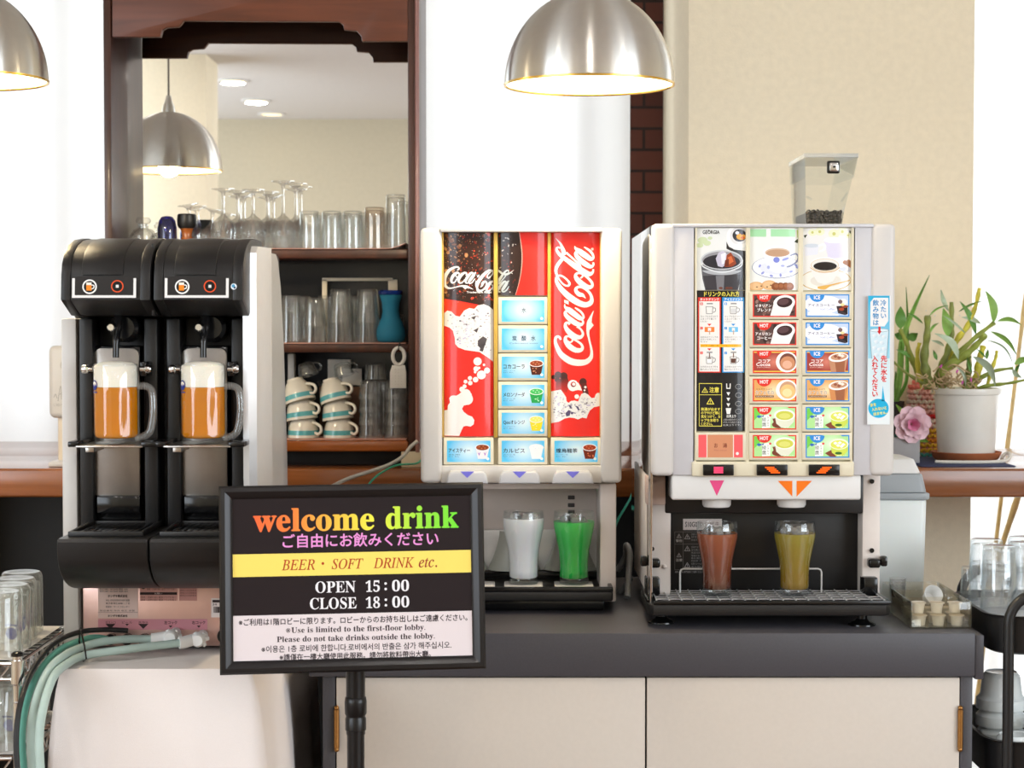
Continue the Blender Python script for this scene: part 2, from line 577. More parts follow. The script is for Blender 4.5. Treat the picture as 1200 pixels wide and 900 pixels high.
# ================================================================== materials
M_WALL = mat('cream_wall_paper', (246, 234, 208), 0.85, spec=0.2, noise=(0.03, 60), bump=(0.25, 220))
M_WALLSIDE = mat('pale_wall_paper', (236, 226, 214), 0.85, spec=0.2, noise=(0.03, 60), bump=(0.2, 220))
M_CEIL = mat('ceiling_paint', (226, 224, 222), 0.9, spec=0.2, noise=(0.02, 30))
M_FLOOR = wood('floor_boards', (96, 66, 44), (136, 96, 64), (1, 10, 1), 0.4)
M_DKPANEL = mat('black_lacquer_panel', (13, 12, 11), 0.45, noise=(0.2, 12))
M_WOOD_D = wood('cabinet_wood_dark', (56, 30, 19), (82, 44, 27), (10, 10, 1.2), 0.4, 0.12)
M_WOOD_V = wood('valance_wood', (96, 48, 24), (124, 64, 34), (1.4, 14, 14), 0.45, 0.05)
M_WOOD_O = wood('orange_varnished_wood', (148, 78, 30), (186, 106, 46), (1.2, 14, 16), 0.22, 0.7)
M_WOOD_S = wood('sill_wood', (126, 72, 36), (162, 98, 54), (1.0, 14, 16), 0.22, 0.5)
M_WIRE = mat('stainless_wire', (232, 232, 232), 0.3, 0.35, noise=(0.02, 60))
M_MIRROR = mat('mirror_silver', (236, 236, 234), 0.0, 1.0)
M_SMOKE = mat('dark_back_panel', (34, 34, 36), 0.18, noise=(0.1, 8))
M_PINK = mat('pink_shelf_liner', (226, 168, 150), 0.8, bump=(0.3, 300))
M_WHITE = mat('white_plastic', (228, 228, 226), 0.35, noise=(0.01, 40))
M_OFFW = mat('ivory_plastic', (214, 211, 207), 0.35, noise=(0.01, 40))
M_GREYP = mat('light_grey_plastic', (204, 205, 208), 0.4, noise=(0.01, 40))
M_BLACK = mat('black_plastic', (26, 25, 25), 0.38, noise=(0.08, 40), bump=(0.1, 700))
M_BLACKG = mat('glossy_black_plastic', (16, 16, 17), 0.16, noise=(0.05, 40))
M_CHROME = mat('chrome', (226, 226, 226), 0.12, 1.0, noise=(0.02, 40))
M_STEEL = mat('brushed_steel', (200, 198, 194), 0.28, 1.0, noise=(0.04, 90), aniso=0.6)
M_ALU = mat('spun_aluminium', (226, 224, 218), 0.3, 1.0, noise=(0.02, 60), aniso=0.95)
M_GLASS = thin_glass('clear_glass', (.985, .985, .98), (.86, .88, .87), 1.0, .05)
M_STEM = ware_glass('stemware_glass', (.985, .985, .98), .72, .06)
M_THICK = thin_glass('thick_clear_glass', (.96, .97, .97), (.86, .89, .89), 1.3, .16)
M_THIN = thin_glass('thin_clear_glass')

# ================================================================== the setting
YB, YP = 5.2, 4.45
structure(MB().box(-3.3, 3.9, -3.5, 5.9, -0.05, 0, M_FLOOR).build('floor'))
structure(MB().box(-3.3, 3.9, -3.5, 5.3, 2.60, 2.66, M_CEIL).build('ceiling'))
for nm, x0, x1, k in (('wall_west', -3.3, -3.2, 4), ('wall_east', 3.8, 3.9, 5)):
    m = MB(); m.box(x0, x1, -3.5, -3.0, 0, 2.6, M_WALL); m.box(x0, x1, 1.6, 5.3, 0, 2.6, M_WALL); m.box(x0, x1, -3.0, 1.6, 0, .72, M_WALL); m.box(x0, x1, -3.0, 1.6, 2.52, 2.6, M_WALL)
    structure(m.build(nm))
    m = MB(); xa, xb = x0 + .03, x1 - .03
    for y in (-3.0, -1.5, 0.05, 1.55): m.box(xa, xb, y, y + .05, .72, 2.52, M_WHITE, .004)
    m.box(xa, xb, -3.0, 1.6, .72, .77, M_WHITE, .004); m.box(xa, xb, -3.0, 1.6, 2.47, 2.52, M_WHITE, .004)
    structure(m.build('window_%d' % k))  # unseen window bank, added to carry the side fill light
structure(MB().box(-3.3, 3.9, -3.5, -3.4, 0, 2.6, mat('beige_wall_paint', (192, 182, 160), .85, spec=.2, noise=(.03, 40))).build('wall_rear'))
# free-standing square pillar behind the viewpoint, seen in the cabinet mirror
structure(MB().box(-1.77, -1.46, -0.85, -0.5, 0, 2.6, M_WALL, 0.004).build('wall_pillar_rear'))
# the far wall with its three windows
m = MB()
XA0, XA1, XB0, XB1, XC0 = -3.2, -1.02, -0.30, 0.318, 1.02
m.box(XA1, XB0, YB, YB + .1, 0, 2.6, M_WALL); m.box(-3.2, 3.8, YB, YB + .1, 2.45, 2.6, M_WALL)
structure(m.build('wall_north'))
mb = bpy.data.materials.new('dark_red_brick'); mb.use_nodes = True
nt = mb.node_tree; b = nt.nodes['Principled BSDF']; tc = nt.nodes.new('ShaderNodeTexCoord')
mp = nt.nodes.new('ShaderNodeMapping'); mp.inputs['Rotation'].default_value = (R(90), 0, 0)
br = nt.nodes.new('ShaderNodeTexBrick')
br.inputs['Color1'].default_value = (*L((92, 50, 40)), 1); br.inputs['Color2'].default_value = (*L((78, 42, 35)), 1); br.inputs['Mortar'].default_value = (*L((40, 28, 26)), 1)
br.inputs['Scale'].default_value = 1.0; br.inputs['Brick Width'].default_value = 0.145; br.inputs['Row Height'].default_value = 0.058; br.inputs['Mortar Size'].default_value = 0.004
nt.links.new(tc.outputs['Object'], mp.inputs['Vector']); nt.links.new(mp.outputs['Vector'], br.inputs['Vector'])
nt.links.new(br.outputs['Color'], b.inputs['Base Color']); b.inputs['Roughness'].default_value = 0.9
bp = nt.nodes.new('ShaderNodeBump'); bp.inputs['Strength'].default_value = 0.6; bp.inputs['Distance'].default_value = 0.004; bp.invert = True
nt.links.new(br.outputs['Fac'], bp.inputs['Height']); nt.links.new(bp.outputs['Normal'], b.inputs['Normal'])
structure(MB().box(XB1, XC0, YB - .02, YB + .1, 0, 2.45, mb).build('wall_brick'))
# square cream pillar in front of the brick
m = MB().box(0.415, 1.092, YP, YB - .02, 0, 2.6, M_WALL, 0.006)
structure(m.build('wall_pillar'))
structure(MB().box(-3.2, 0.412, 4.44, 4.48, 0, 0.944, M_DKPANEL).build('wall_panel'))
for k, (x0, x1, z0) in enumerate(((XA0, XA1, 0.95), (XB0, XB1, 0.95), (XC0, 3.8, 0.0))):
    m = MB(); y0, y1 = YB + .02, YB + .08
    for a, bb in ((x0, x0 + .05), ((x0 + x1) / 2 - .02, (x0 + x1) / 2 + .02), (x1 - .05, x1)): m.box(a, bb, y0, y1, z0, 2.45, M_WHITE, 0.003)
    m.box(x0 + .05, x1 - .05, y0, y1, z0, z0 + .05, M_WHITE, 0.003); m.box(x0 + .05, x1 - .05, y0, y1, 2.4, 2.45, M_WHITE, 0.003)
    wn = structure(m.build('window_%d' % (k + 1)))
    structure(MB().box(x0 + .05, x1 - .05, y0 + .025, y0 + .031, z0 + .05, 2.4, M_THIN).build('window_pane', wn))

# sheer curtains
mc = bpy.data.materials.new('sheer_white_voile'); mc.use_nodes = True
nt = mc.node_tree; nt.nodes.remove(nt.nodes['Principled BSDF'])
df = nt.nodes.new('ShaderNodeBsdfDiffuse'); df.inputs['Color'].default_value = (.9, .9, .9, 1)
tl = nt.nodes.new('ShaderNodeBsdfTranslucent'); tl.inputs['Color'].default_value = (.93, .94, .95, 1)
wv = nt.nodes.new('ShaderNodeTexNoise'); wv.inputs['Scale'].default_value = 300
bp = nt.nodes.new('ShaderNodeBump'); bp.inputs['Strength'].default_value = 0.15
nt.links.new(wv.outputs['Fac'], bp.inputs['Height']); nt.links.new(bp.outputs['Normal'], df.inputs['Normal'])
mx = nt.nodes.new('ShaderNodeMixShader'); mx.inputs['Fac'].default_value = 0.6
nt.links.new(df.outputs[0], mx.inputs[1]); nt.links.new(tl.outputs[0], mx.inputs[2])
nt.links.new(mx.outputs[0], nt.nodes['Material Output'].inputs['Surface'])


def curtain(x0, x1, y, z0, z1, seed, label, amp=0.022):
    rnd = random.Random(seed); m = MB(); vs, fs = [], []
    n = int((x1 - x0) / 0.008); ph = rnd.random() * 9
    xs = [x0 + (x1 - x0) * i / n for i in range(n + 1)]
    zs = [z0 + (z1 - z0) * j / 6 for j in range(7)]
    for z in zs:
        k = 1 - 0.25 * (z - z0) / (z1 - z0)
        for x in xs:
            f = math.sin(x * 46 + ph + 1.3 * math.sin(x * 9 + ph)) * .6 + math.sin(x * 21 + 2 * ph) * .4
            vs.append((x, y + amp * k * f, z))
    N = n + 1
    for j in range(6):
        for i in range(n): fs.append((j * N + i, j * N + i + 1, (j + 1) * N + i + 1, (j + 1) * N + i))
    m.add(vs, fs, mc)
    rail = MB().box(x0, x1, y - .012, y + .012, z1 - .004, z1 + .03, M_WHITE, 0.003)
    t = thing('sheer_curtain', ((x0 + x1) / 2, y, z0), label, 'curtain', 'sheer white curtains')
    m.build('curtain_cloth', t, sharp=180); rail.build('curtain_rail', t)
    return t


curtain(-2.4, -0.98, 4.98, 1.0, 2.57, 3, 'sheer white curtain beside the mirrored cabinet, behind the twin beer dispenser')
curtain(-0.42, 0.312, 4.98, 1.0, 2.57, 5, 'sheer white curtain hanging above the red soda dispenser, between cabinet and brick strip', 0.018)
curtain(1.10, 2.6, 5.02, 0.03, 2.57, 8, 'sheer white curtain behind the potted orchid and the drinking-glass trolley')

# ================================================================== wooden sill counter along the windows
zt, zb = Z(549, 4.05), Z(583, 4.05)
m = MB(); m.box(-3.1, 1.75, 4.05, 4.43, zb, zt, M_WOOD_S, 0.006, 3); m.box(-3.1, 0.41, 4.40, 4.97, zb, zt - .001, M_WOOD_S, 0.003); m.box(1.095, 1.75, 4.40, 4.70, zb, zt - .001, M_WOOD_S, 0.003)
sc = m.build('sill_counter')
tag(sc, 'long varnished brown wooden counter running along the windows behind the machines', 'counter')
ZS = zt
for x in (-1.35, -0.42, 1.60): MB().box(x, x + .05, 4.12, 4.40, 0, zb, M_DKPANEL, 0.003).build('support_bracket', sc)

# ================================================================== mirrored cabinet
YC, YM, YBK = 4.08, 4.255, 4.47
def PXx(px, py, Y): return P(px, py, Y).x
xl0, xl1 = PXx(122, 200, YC), PXx(131, 200, YC)
xr0, xr1 = PXx(478, 200, YC), PXx(490, 200, YC)
zbot, ztop = Z(530, YC), Z(-45, YC)
cab = thing('mirrored_cabinet', ((xl0 + xr1) / 2, (YC + YBK) / 2, ZS), 'tall dark wooden glassware cabinet with mirror back and stepped valance on the sill counter', 'cabinet')
m = MB()
m.box(xl0, xl1, YC, YBK, zbot, ztop, M_WOOD_D, 0.003)
m.box(xr0, xr1, YC, YBK, zbot, ztop, M_WOOD_D, 0.003)
m.box(xl1, xr0, YC, YBK, ztop - .02, ztop, M_WOOD_D, 0.002)
m.build('carcass', cab)
m = MB(); a = 0.006
m.tube([(xr1 - .002, YC - .002, zbot), (xr1 - .002, YC - .002, ztop)], 0.005, mat('pinkish_edge_strip', (150, 104, 96), 0.3, coat=.4), 10)
m.build('edge_strip', cab)
# stepped valance
pv = [(131, -45), (478, -45), (478, 48), (424, 48), (423, 42), (418, 36), (403, 34.5), (402, 29), (397, 25), (215, 24), (211, 29), (209, 31), (195, 32), (190, 35), (188, 43), (131, 43)]
m = MB().prism([(P(x, y, YC).x, P(x, y, YC).z) for x, y in pv], 'y', YC + .002, YC + .02, M_WOOD_V, 0.0025)
m.build('valance', cab)
def shelf(py0, py1, mm, name='shelf_board'):
    zt_, zb_ = Z(py0, YC + .015), Z(py1, YC + .015)
    MB().box(xl1, xr0, YC + .015, YM - .004, zb_, zt_, mm, 0.003).build(name, cab)
    return zt_
ZSH1 = shelf(292, 303, M_WOOD_D)
ZSH2 = shelf(403, 413, M_WOOD_D)
zlo = Z(529, YC)
MB().box(xl1, xr0, YC - .008, YM - .004, zlo, Z(516, YC), M_WOOD_O, 0.005, 3).build('base_board', cab)
ZSH3 = Z(516, YC)
MB().box(xl1 - .01, xr0 + .01, YC + .06, YC + .09, ZS, zlo, M_BLACK, 0.002).build('plinth', cab)
m = MB().box(xl1, xr0, YM, YM + .006, ZSH1 - .01, ztop - .02, M_MIRROR); m.build('mirror', cab, label='clear mirror filling the upper back')
MB().box(xl1, xr0, YM, YM + .012, zlo, ZSH1 - .012, M_SMOKE).build('back_panel', cab, label='dark glossy back panel of the two lower compartments')
for zz, nm in ((ZSH1, 0), (ZSH2, 1), (ZSH3, 2)):
    n = 40; vs = []; fs = []
    for j, y in enumerate((YC + .012, YM - .012)):
        for i in range(n + 1):
            x = xl1 + .006 + (xr0 - xl1 - .012) * i / n
            up = max(0, (i - n * .93) / (n * .07)); z = zz + .0018 + (up ** 2 * .012 if nm == 0 else 0)
            vs += [(x, y, z)]
    N = n + 1
    for i in range(n): fs.append((i, i + 1, N + i + 1, N + i))
    b0 = len(vs); vs += [(p[0], p[1], p[2] - .0012) for p in vs[:2 * N]]
    for i in range(n):
        fs.append((b0 + i + 1, b0 + i, b0 + N + i, b0 + N + i + 1)); fs.append((i + 1, i, b0 + i, b0 + i + 1))
    o = MB().add(vs, fs, M_PINK).build('shelf_liner')
    tag(o, ('thin pink liner under the wine glasses on the top cabinet shelf', 'thin pink liner under the tumblers and blue carafe', 'thin pink liner under the turquoise-banded cups')[nm], 'shelf liner')
LIN = 0.0022

# ================================================================== pendant lamps
M_LAMPIN = mat('lamp_inside_white', (255, 250, 238), 0.5, emit=(255, 236, 200), es=0.0)
M_RIM = mat('brass_rim', (214, 176, 96), 0.25, 1.0)
M_BULB = mat('glowing_bulb', (255, 244, 222), 0.3, emit=(255, 238, 206), es=40.0)


def pendant(c, label):
    r = 0.147; hgt = 0.163
    t = thing('pendant_lamp', (c.x, c.y, c.z), label, 'lamp', 'brushed aluminium pendant lamps')
    prof = [(r * math.cos(a), hgt * math.sin(a)) for a in [PI / 2 * i / 20 for i in range(21)]]
    prof[-1] = (0.012, hgt)
    pin = [(max(q[0] - .0022, .006), max(q[1] - .0022, 0)) for q in prof]
    m = MB(); m.lathe(prof + pin[::-1][:1], M_ALU, c, 72); m.build('shade', t, sharp=60)
    m = MB(); m.lathe(pin, M_LAMPIN, c, 64); m.build('shade_lining', t, label='bright white inside of the shade', sharp=60)
    m = MB(); m.lathe([(r + .0008, -.0015), (r + .0012, .002), (r - .002, .003), (r - .0035, .0005), (r - .002, -.002), (r + .0008, -.0015)], M_RIM, c, 72); m.build('rim', t, label='thin brass coloured rim')
    m = MB(); m.lathe([(0, .058), (.02, .058), (.026, .05), (.024, .028), (.03, .01), (.031, -.004), (.024, -.02), (.01, -.028), (0, -.029)], M_BULB, c + Vector((0, 0, .066)), 24); m.build('bulb', t)
    m = MB(); m.lathe([(0, hgt + .045), (.007, hgt + .045), (.010, hgt + .03), (.017, hgt + .012), (.019, hgt - .004), (.014, hgt - .05), (.014, .09), (0, .09)], M_ALU, c, 24); m.build('lamp_holder', t)
    m = MB(); m.tube([(c.x, c.y, c.z + hgt + .04), (c.x, c.y, 2.58)], 0.003, mat('grey_cord', (150, 140, 130), 0.6), 8); m.build('cord', t)
    m = MB(); m.lathe([(0, 2.6 - c.z), (.045, 2.6 - c.z), (.045, 2.585 - c.z), (.03, 2.572 - c.z), (0, 2.57 - c.z)], M_WHITE, c, 28); m.build('ceiling_rose', t)
    l = bpy.data.lights.new('pendant_light', 'POINT'); l.energy = PENDANT_W; l.color = (1, .82, .54); l.shadow_soft_size = 0.03
    o = bpy.data.objects.new('pendant_light', l); COL.objects.link(o); o.location = c + Vector((0, 0, .012))
    return t


YL = 3.27
pendant(P(690.5, 100, YL), 'brushed aluminium dome pendant lamp hanging above the red soda dispenser')
pendant(P(-45, 94, YL), 'brushed aluminium dome pendant lamp cut off by the edge, near the sheer curtain and cabinet')

# downlights: three show in the mirror, the others added to light the room
first = None
for ix, x in enumerate((-1.48, 0.1, 1.7)):
    for y in (-3.1, -2.4, -1.5, 0.3, 1.7):
        if first is None:
            t = thing('ceiling_downlight', (x, y, 2.6), 'round recessed downlight with a warm lens in the mirrored ceiling, of a grid partly added for light', 'downlight', 'recessed ceiling downlights')
            MB().lathe([(.085, 2.6), (.088, 2.594), (.075, 2.590), (.066, 2.596), (.066, 2.6)], M_WHITE, (x, y, 0), 32).build('trim_ring', t)
            MB().lathe([(0, 2.597), (.066, 2.597), (.066, 2.5995), (0, 2.5995)], mat('warm_lens', (255, 236, 190), 0.4, emit=(255, 226, 160), es=3.0), (x, y, 0), 32).build('lens', t)
            first = t
        else:
            t = copy_tree(first, loc=(x, y, 2.6))
        if y < -3: continue
        l = bpy.data.lights.new('downlight_beam', 'AREA'); l.shape = 'DISK'; l.size = .12; l.energy = DOWNLIGHT_W; l.color = (1, .95, .90)
        o = bpy.data.objects.new('downlight_beam', l); COL.objects.link(o); o.location = (x, y, 2.585)
# ================================================================== base cabinet under a dark worktop
M_TOP = mat('charcoal_laminate', (72, 71, 76), 0.42, noise=(0.06, 260))
M_DOOR = mat('beige_laminate', (208, 199, 188), 0.5, noise=(0.015, 120))
M_BRASS = mat('aged_brass', (168, 122, 70), 0.35, 1.0, noise=(0.1, 200))
YF = 3.2
ZC = Z(742, YF)
zu = Z(793, YF)
m = MB()
m.box(P(362, 760, YF).x, P(1143, 760, YF).x, YF, 3.90, zu, ZC, M_TOP, 0.002)
wt = m.build('worktop')
tag(wt, 'dark charcoal worktop carrying the soda and coffee dispensers', 'worktop')
MB().box(P(1143.4, 760, YF).x, P(1154, 760, YF).x, YF + .004, 3.90, Z(797, YF), ZC - .004, M_TOP, 0.002).build('end_trim', wt)
cb = thing('base_cabinet', (P(760, 800, YF).x, 3.55, 0), 'cream two-door base cabinet with dark side panels under the dispensers', 'cabinet')
ztp = zu - .0005
xa, xb = P(377, 800, YF).x, P(1142, 800, YF).x
m = MB()
ya = YF + .012
for x0, x1 in ((xa, P(392, 800, YF).x), (P(1127.5, 800, YF).x, xb)): m.box(x0, x1, ya, 3.88, 0, ztp, M_TOP, 0.0015)
m.box(xa + .02, xb - .02, 3.86, 3.88, 0.1, ztp, M_TOP); m.box(xa + .02, xb - .02, ya + .03, 3.86, 0.10, 0.12, M_TOP); m.box(xa + .02, xb - .02, ya + .06, ya + .08, 0.0, 0.10, M_TOP)
m.box(xa + .02, xb - .02, ya + .03, 3.86, ztp - .02, ztp, M_DKPANEL)
m.box(P(757.6, 800, YF).x - .012, P(757.6, 800, YF).x + .012, ya + .03, 3.86, 0.12, ztp - .02, M_TOP)
m.build('carcass', cb)
for x0, x1, hx in ((393.5, 756.5, 394), (758.8, 1126.3, 1126.5)):
    d = MB().box(P(x0, 800, YF).x, P(x1, 800, YF).x, ya - .002, ya + .018, 0.105, Z(795.5, YF), M_DOOR, 0.0012).build('door', cb)
    hz = Z(855, YF); hxx = P(hx, 855, YF).x
    for q in (0, -0.42):
        mm = MB(); mm.tube([(hxx, ya - .005, hz + q - .033), (hxx, ya - .005, hz + q + .033)], .0048, M_BRASS, 10)
        mm.ball((hxx, ya - .005, hz + q + .036), .0045, M_BRASS, 10, 6); mm.ball((hxx, ya - .005, hz + q - .036), .0045, M_BRASS, 10, 6)
        mm.build('hinge', d)

# ================================================================== table with white cloth
ZT = 0.779
xt0, xt1 = P(72, 780, 2.95).x, P(297, 780, 2.95).x
xt1 -= 0.004
yt0, yt1 = 2.945, 3.72
tb = thing('side_table', ((xt0 + xt1) / 2, (yt0 + yt1) / 2, 0), 'table hidden under the white cloth below the beer dispenser', 'table')
MB().box(xt0 + .008, xt1 - .008, yt0 + .008, yt1 - .01, ZT - .03, ZT - .004, M_WOOD_D, 0.003).build('tabletop', tb)
for x in (xt0 + .03, xt1 - .07):
    for y in (yt0 + .03, yt1 - .08): MB().box(x, x + .04, y, y + .04, 0, ZT - .031, M_WOOD_D, 0.003).build('leg', tb)
M_CLOTH = mat('white_table_linen', (240, 232, 228), 0.85, spec=0.2, noise=(0.012, 500), bump=(0.3, 900))
rows = []
for k in range(26):
    t_ = k / 25
    row = []
    drop = max(0.0, t_ - 0.16) / 0.84
    z = ZT - 0.70 * drop if t_ > .16 else ZT
    flare = 0.0 if t_ <= .16 else (0.003 + 0.030 * (1 - math.exp(-drop * 7)))
    inset = (1 - t_ / .16) if t_ < .16 else 0
    n = 240
    per = []
    w_, d_ = xt1 - xt0, yt1 - yt0
    for i in range(n):
        u = i / n * 4; s_ = int(u); f = u - s_
        cor = [(xt0, yt0), (xt1, yt0), (xt1, yt1), (xt0, yt1)]
        a, b2 = cor[s_], cor[(s_ + 1) % 4]
        x, y = a[0] + (b2[0] - a[0]) * f, a[1] + (b2[1] - a[1]) * f
        cx, cy = (xt0 + xt1) / 2, (yt0 + yt1) / 2
        nx, ny = [(0, -1), (1, 0), (0, 1), (-1, 0)][s_]
        ed = min(f, 1 - f)
        # folds gather at the corners; side hems ripple
        fold = (0.016 * math.exp(-(ed / .10) ** 2) + 0.010 * math.sin(f * (7 if s_ in (0, 2) else 17) + s_ * 2) * (0.35 if s_ == 0 else 1.6)) * drop
        if s_ == 0: ox, oy = nx, ny
        else: ox, oy = nx, ny
        k2 = math.exp(-(ed / .05) ** 2) * .7
        tx, ty = ((x - cx) / (w_ / 2), (y - cy) / (d_ / 2))
        ln = math.hypot(tx, ty)
        dx, dy = ox * (1 - k2) + k2 * tx / ln, oy * (1 - k2) + k2 * ty / ln
        e = flare + fold * (.3 if s_ == 3 or (s_ == 0 and f < .3) or (s_ == 2 and f > .7) else 1)
        if inset: per.append(Vector((cx + (x - cx) * (1 - inset * .999), cy + (y - cy) * (1 - inset * .999), ZT + .001)))
        else: per.append(Vector((x + dx * e, y + dy * e, z + .001 + (0 if drop > 0 else 0))))
    rows.append(per)
m = MB().loft(rows, M_CLOTH, cap=False)
o = m.build('tablecloth', sharp=70)
tag(o, 'plain white tablecloth draped over the table below the beer dispenser', 'tablecloth')

# ================================================================== twin beer dispenser
BD = thing('beer_dispenser', (P(185, 757, 3.3).x, 3.35, ZT + .002), 'black and silver twin-tap beer dispenser with two drip trays on the cloth-covered table', 'drink dispenser')
M_SILV = mat('silver_painted_panel', (214, 213, 212), 0.3, 0.35, noise=(0.015, 60))
M_PLATE = mat('rosy_steel_panel', (226, 186, 176), 0.32, 0.65, noise=(0.05, 14))
YBD = 3.13
zb_, zt_ = ZT + .003, Z(286, 3.12)
# body behind the heads
m = MB(); m.pbox(90, 372, 292, 754, YBD + .03, 3.60, M_BLACK, 0.004); m.build('body', BD)
MB().box(P(84, 290, 3.16).x, P(292, 290, 3.16).x, 3.16, 3.58, Z(376, 3.16), zt_, M_BLACK, 0.012, 3).build('top_cover', BD)
# pale left side panel
xL0, xL1 = P(73, 600, 3.11).x, P(91, 600, 3.11).x
MB().box(xL0, xL1, 3.11, 3.62, zb_, Z(373, 3.11), M_OFFW, 0.004).build('side_panel', BD, label='ivory side panel')
# silver side panel with a bulging flank
def ring(z, yb, f):
    x0 = P(284, 400, 3.05).x; xm = P(300, 400, 3.05).x; xe = P(336, 400, 3.60).x
    return [Vector(p) for p in ((x0, 3.16, z), (x0, 3.055 + f, z), (xm - .012, 3.05 + f, z), (xm, 3.056 + f, z), (xm + .013, 3.15, z), (xe - .004, 3.30, z), (xe, yb - .02, z), (xe - .01, yb, z), (x0, yb, z))]
zs = [(zb_, 3.63, .05), (Z(640, 3.05), 3.63, .03), (Z(560, 3.05), 3.62, 0.0), (Z(400, 3.05), 3.57, 0), (Z(330, 3.05), 3.53, 0), (Z(296, 3.05), 3.49, .004), (Z(288, 3.05), 3.46, .02)]
MB().loft([ring(*q) for q in zs], M_SILV).build('flank_panel', BD, label='glossy silver bulging side panel', sharp=25)
# heads
def profile(e=0.0):
    q = [(3.20, 284), (3.12, 280.5), (3.07, 282), (3.03, 288), (3.003, 297), (2.988, 309), (2.982, 322), (2.980, 336), (2.978, 351), (2.984, 353), (3.045, 369), (3.20, 373)]
    out = []
    for y, py in q:
        v = Vector((y, Z(py, y)))
        out.append(v)
    if e:
        c = Vector((3.12, Z(330, 3.12)))
        out = [c + (v - c) * (1 + e) for v in out]
    return [(v.x, v.y) for v in out]
XH = lambda px: P(px, 330, 2.985).x
for hx, bx in ((72, 0), (180.5, 107.3)):
    x0, x1 = XH(hx + .5), XH(hx + 105.5)
    hd = MB().prism(profile(), 'x', x0, x1, M_BLACK, 0.004, 3).build('head', BD, sharp=30)
    # end cheeks and the raised centre cover
    for a, b2 in ((0.5, 11.5), (93, 105)):
        MB().prism(profile(.018), 'x', XH(hx + a), XH(hx + b2), M_BLACK, 0.0015).build('cheek', hd, sharp=30)
    cov = [p for p in profile(.022)]
    c2 = [cov[0], cov[1], cov[2], cov[3], cov[4], cov[5], cov[6], (cov[6][0] + .03, cov[6][1]), (3.20, cov[6][1])]
    MB().prism(c2, 'x', XH(hx + 24.5), XH(hx + 73), M_BLACK, 0.0015).build('cover_plate', hd, sharp=30)
    a = Art()
    u0, v0 = hx + 12.5, 326
    a.rect(u0, v0, u0 + 75, v0 + 23, (238, 236, 234), 1)
    a.rect(u0 + 3.2, v0 - 2, u0 + 71.8, v0 + 20, (44, 42, 42), 2)
    a.ell(u0 + 20.5, v0 + 10, 8.6, 8.6, (240, 240, 238), 3); a.ell(u0 + 20.5, v0 + 10, 6.8, 6.8, (30, 28, 28), 4)
    a.rect(u0 + 16.7, v0 + 6.2, u0 + 22.8, v0 + 14.5, (240, 140, 40), 5); a.rect(u0 + 16.7, v0 + 5, u0 + 22.8, v0 + 8, (246, 240, 228), 6)
    a.ribbon([(u0 + 22.8, v0 + 8, .6), (u0 + 25.5, v0 + 8.6, .6), (u0 + 25.3, v0 + 11.5, .6), (u0 + 22.8, v0 + 12.6, .6)], (240, 240, 238), 5)
    a.ell(u0 + 53, v0 + 9.5, 7.3, 7.3, (226, 86, 44), 3); a.ell(u0 + 53, v0 + 9.5, 5.9, 5.9, (26, 24, 24), 4); a.rect(u0 + 51.3, v0 + 7.8, u0 + 54.7, v0 + 11.2, (232, 230, 228), 5)
    if bx:
        a.ell(u0 + 81, v0 + 9.8, 3.6, 3.6, (226, 234, 242), 3); a.ell(u0 + 80.4, v0 + 9, 1.9, 1.9, (80, 160, 200), 4); a.ell(u0 + 82, v0 + 11, 1.3, 1.3, (40, 60, 90), 4)
    kk = (2.9785 - 2.982) / (Z(352, 2.978) - Z(324, 2.982))
    a.build('control_panel', hd, (lambda u, v, h: (lambda q: Vector((q.x, 2.9797 - .0055 + (336 - v) / 29 * .002 - h, q.z)))(P(u, v, 2.974))), print_mat('print_satin', 0, .3))
# gap strip between the heads
MB().pbox(177.3, 285, 181, 370, 3.02, 3.2, M_BLACK, .001).build('gap_strip', BD)

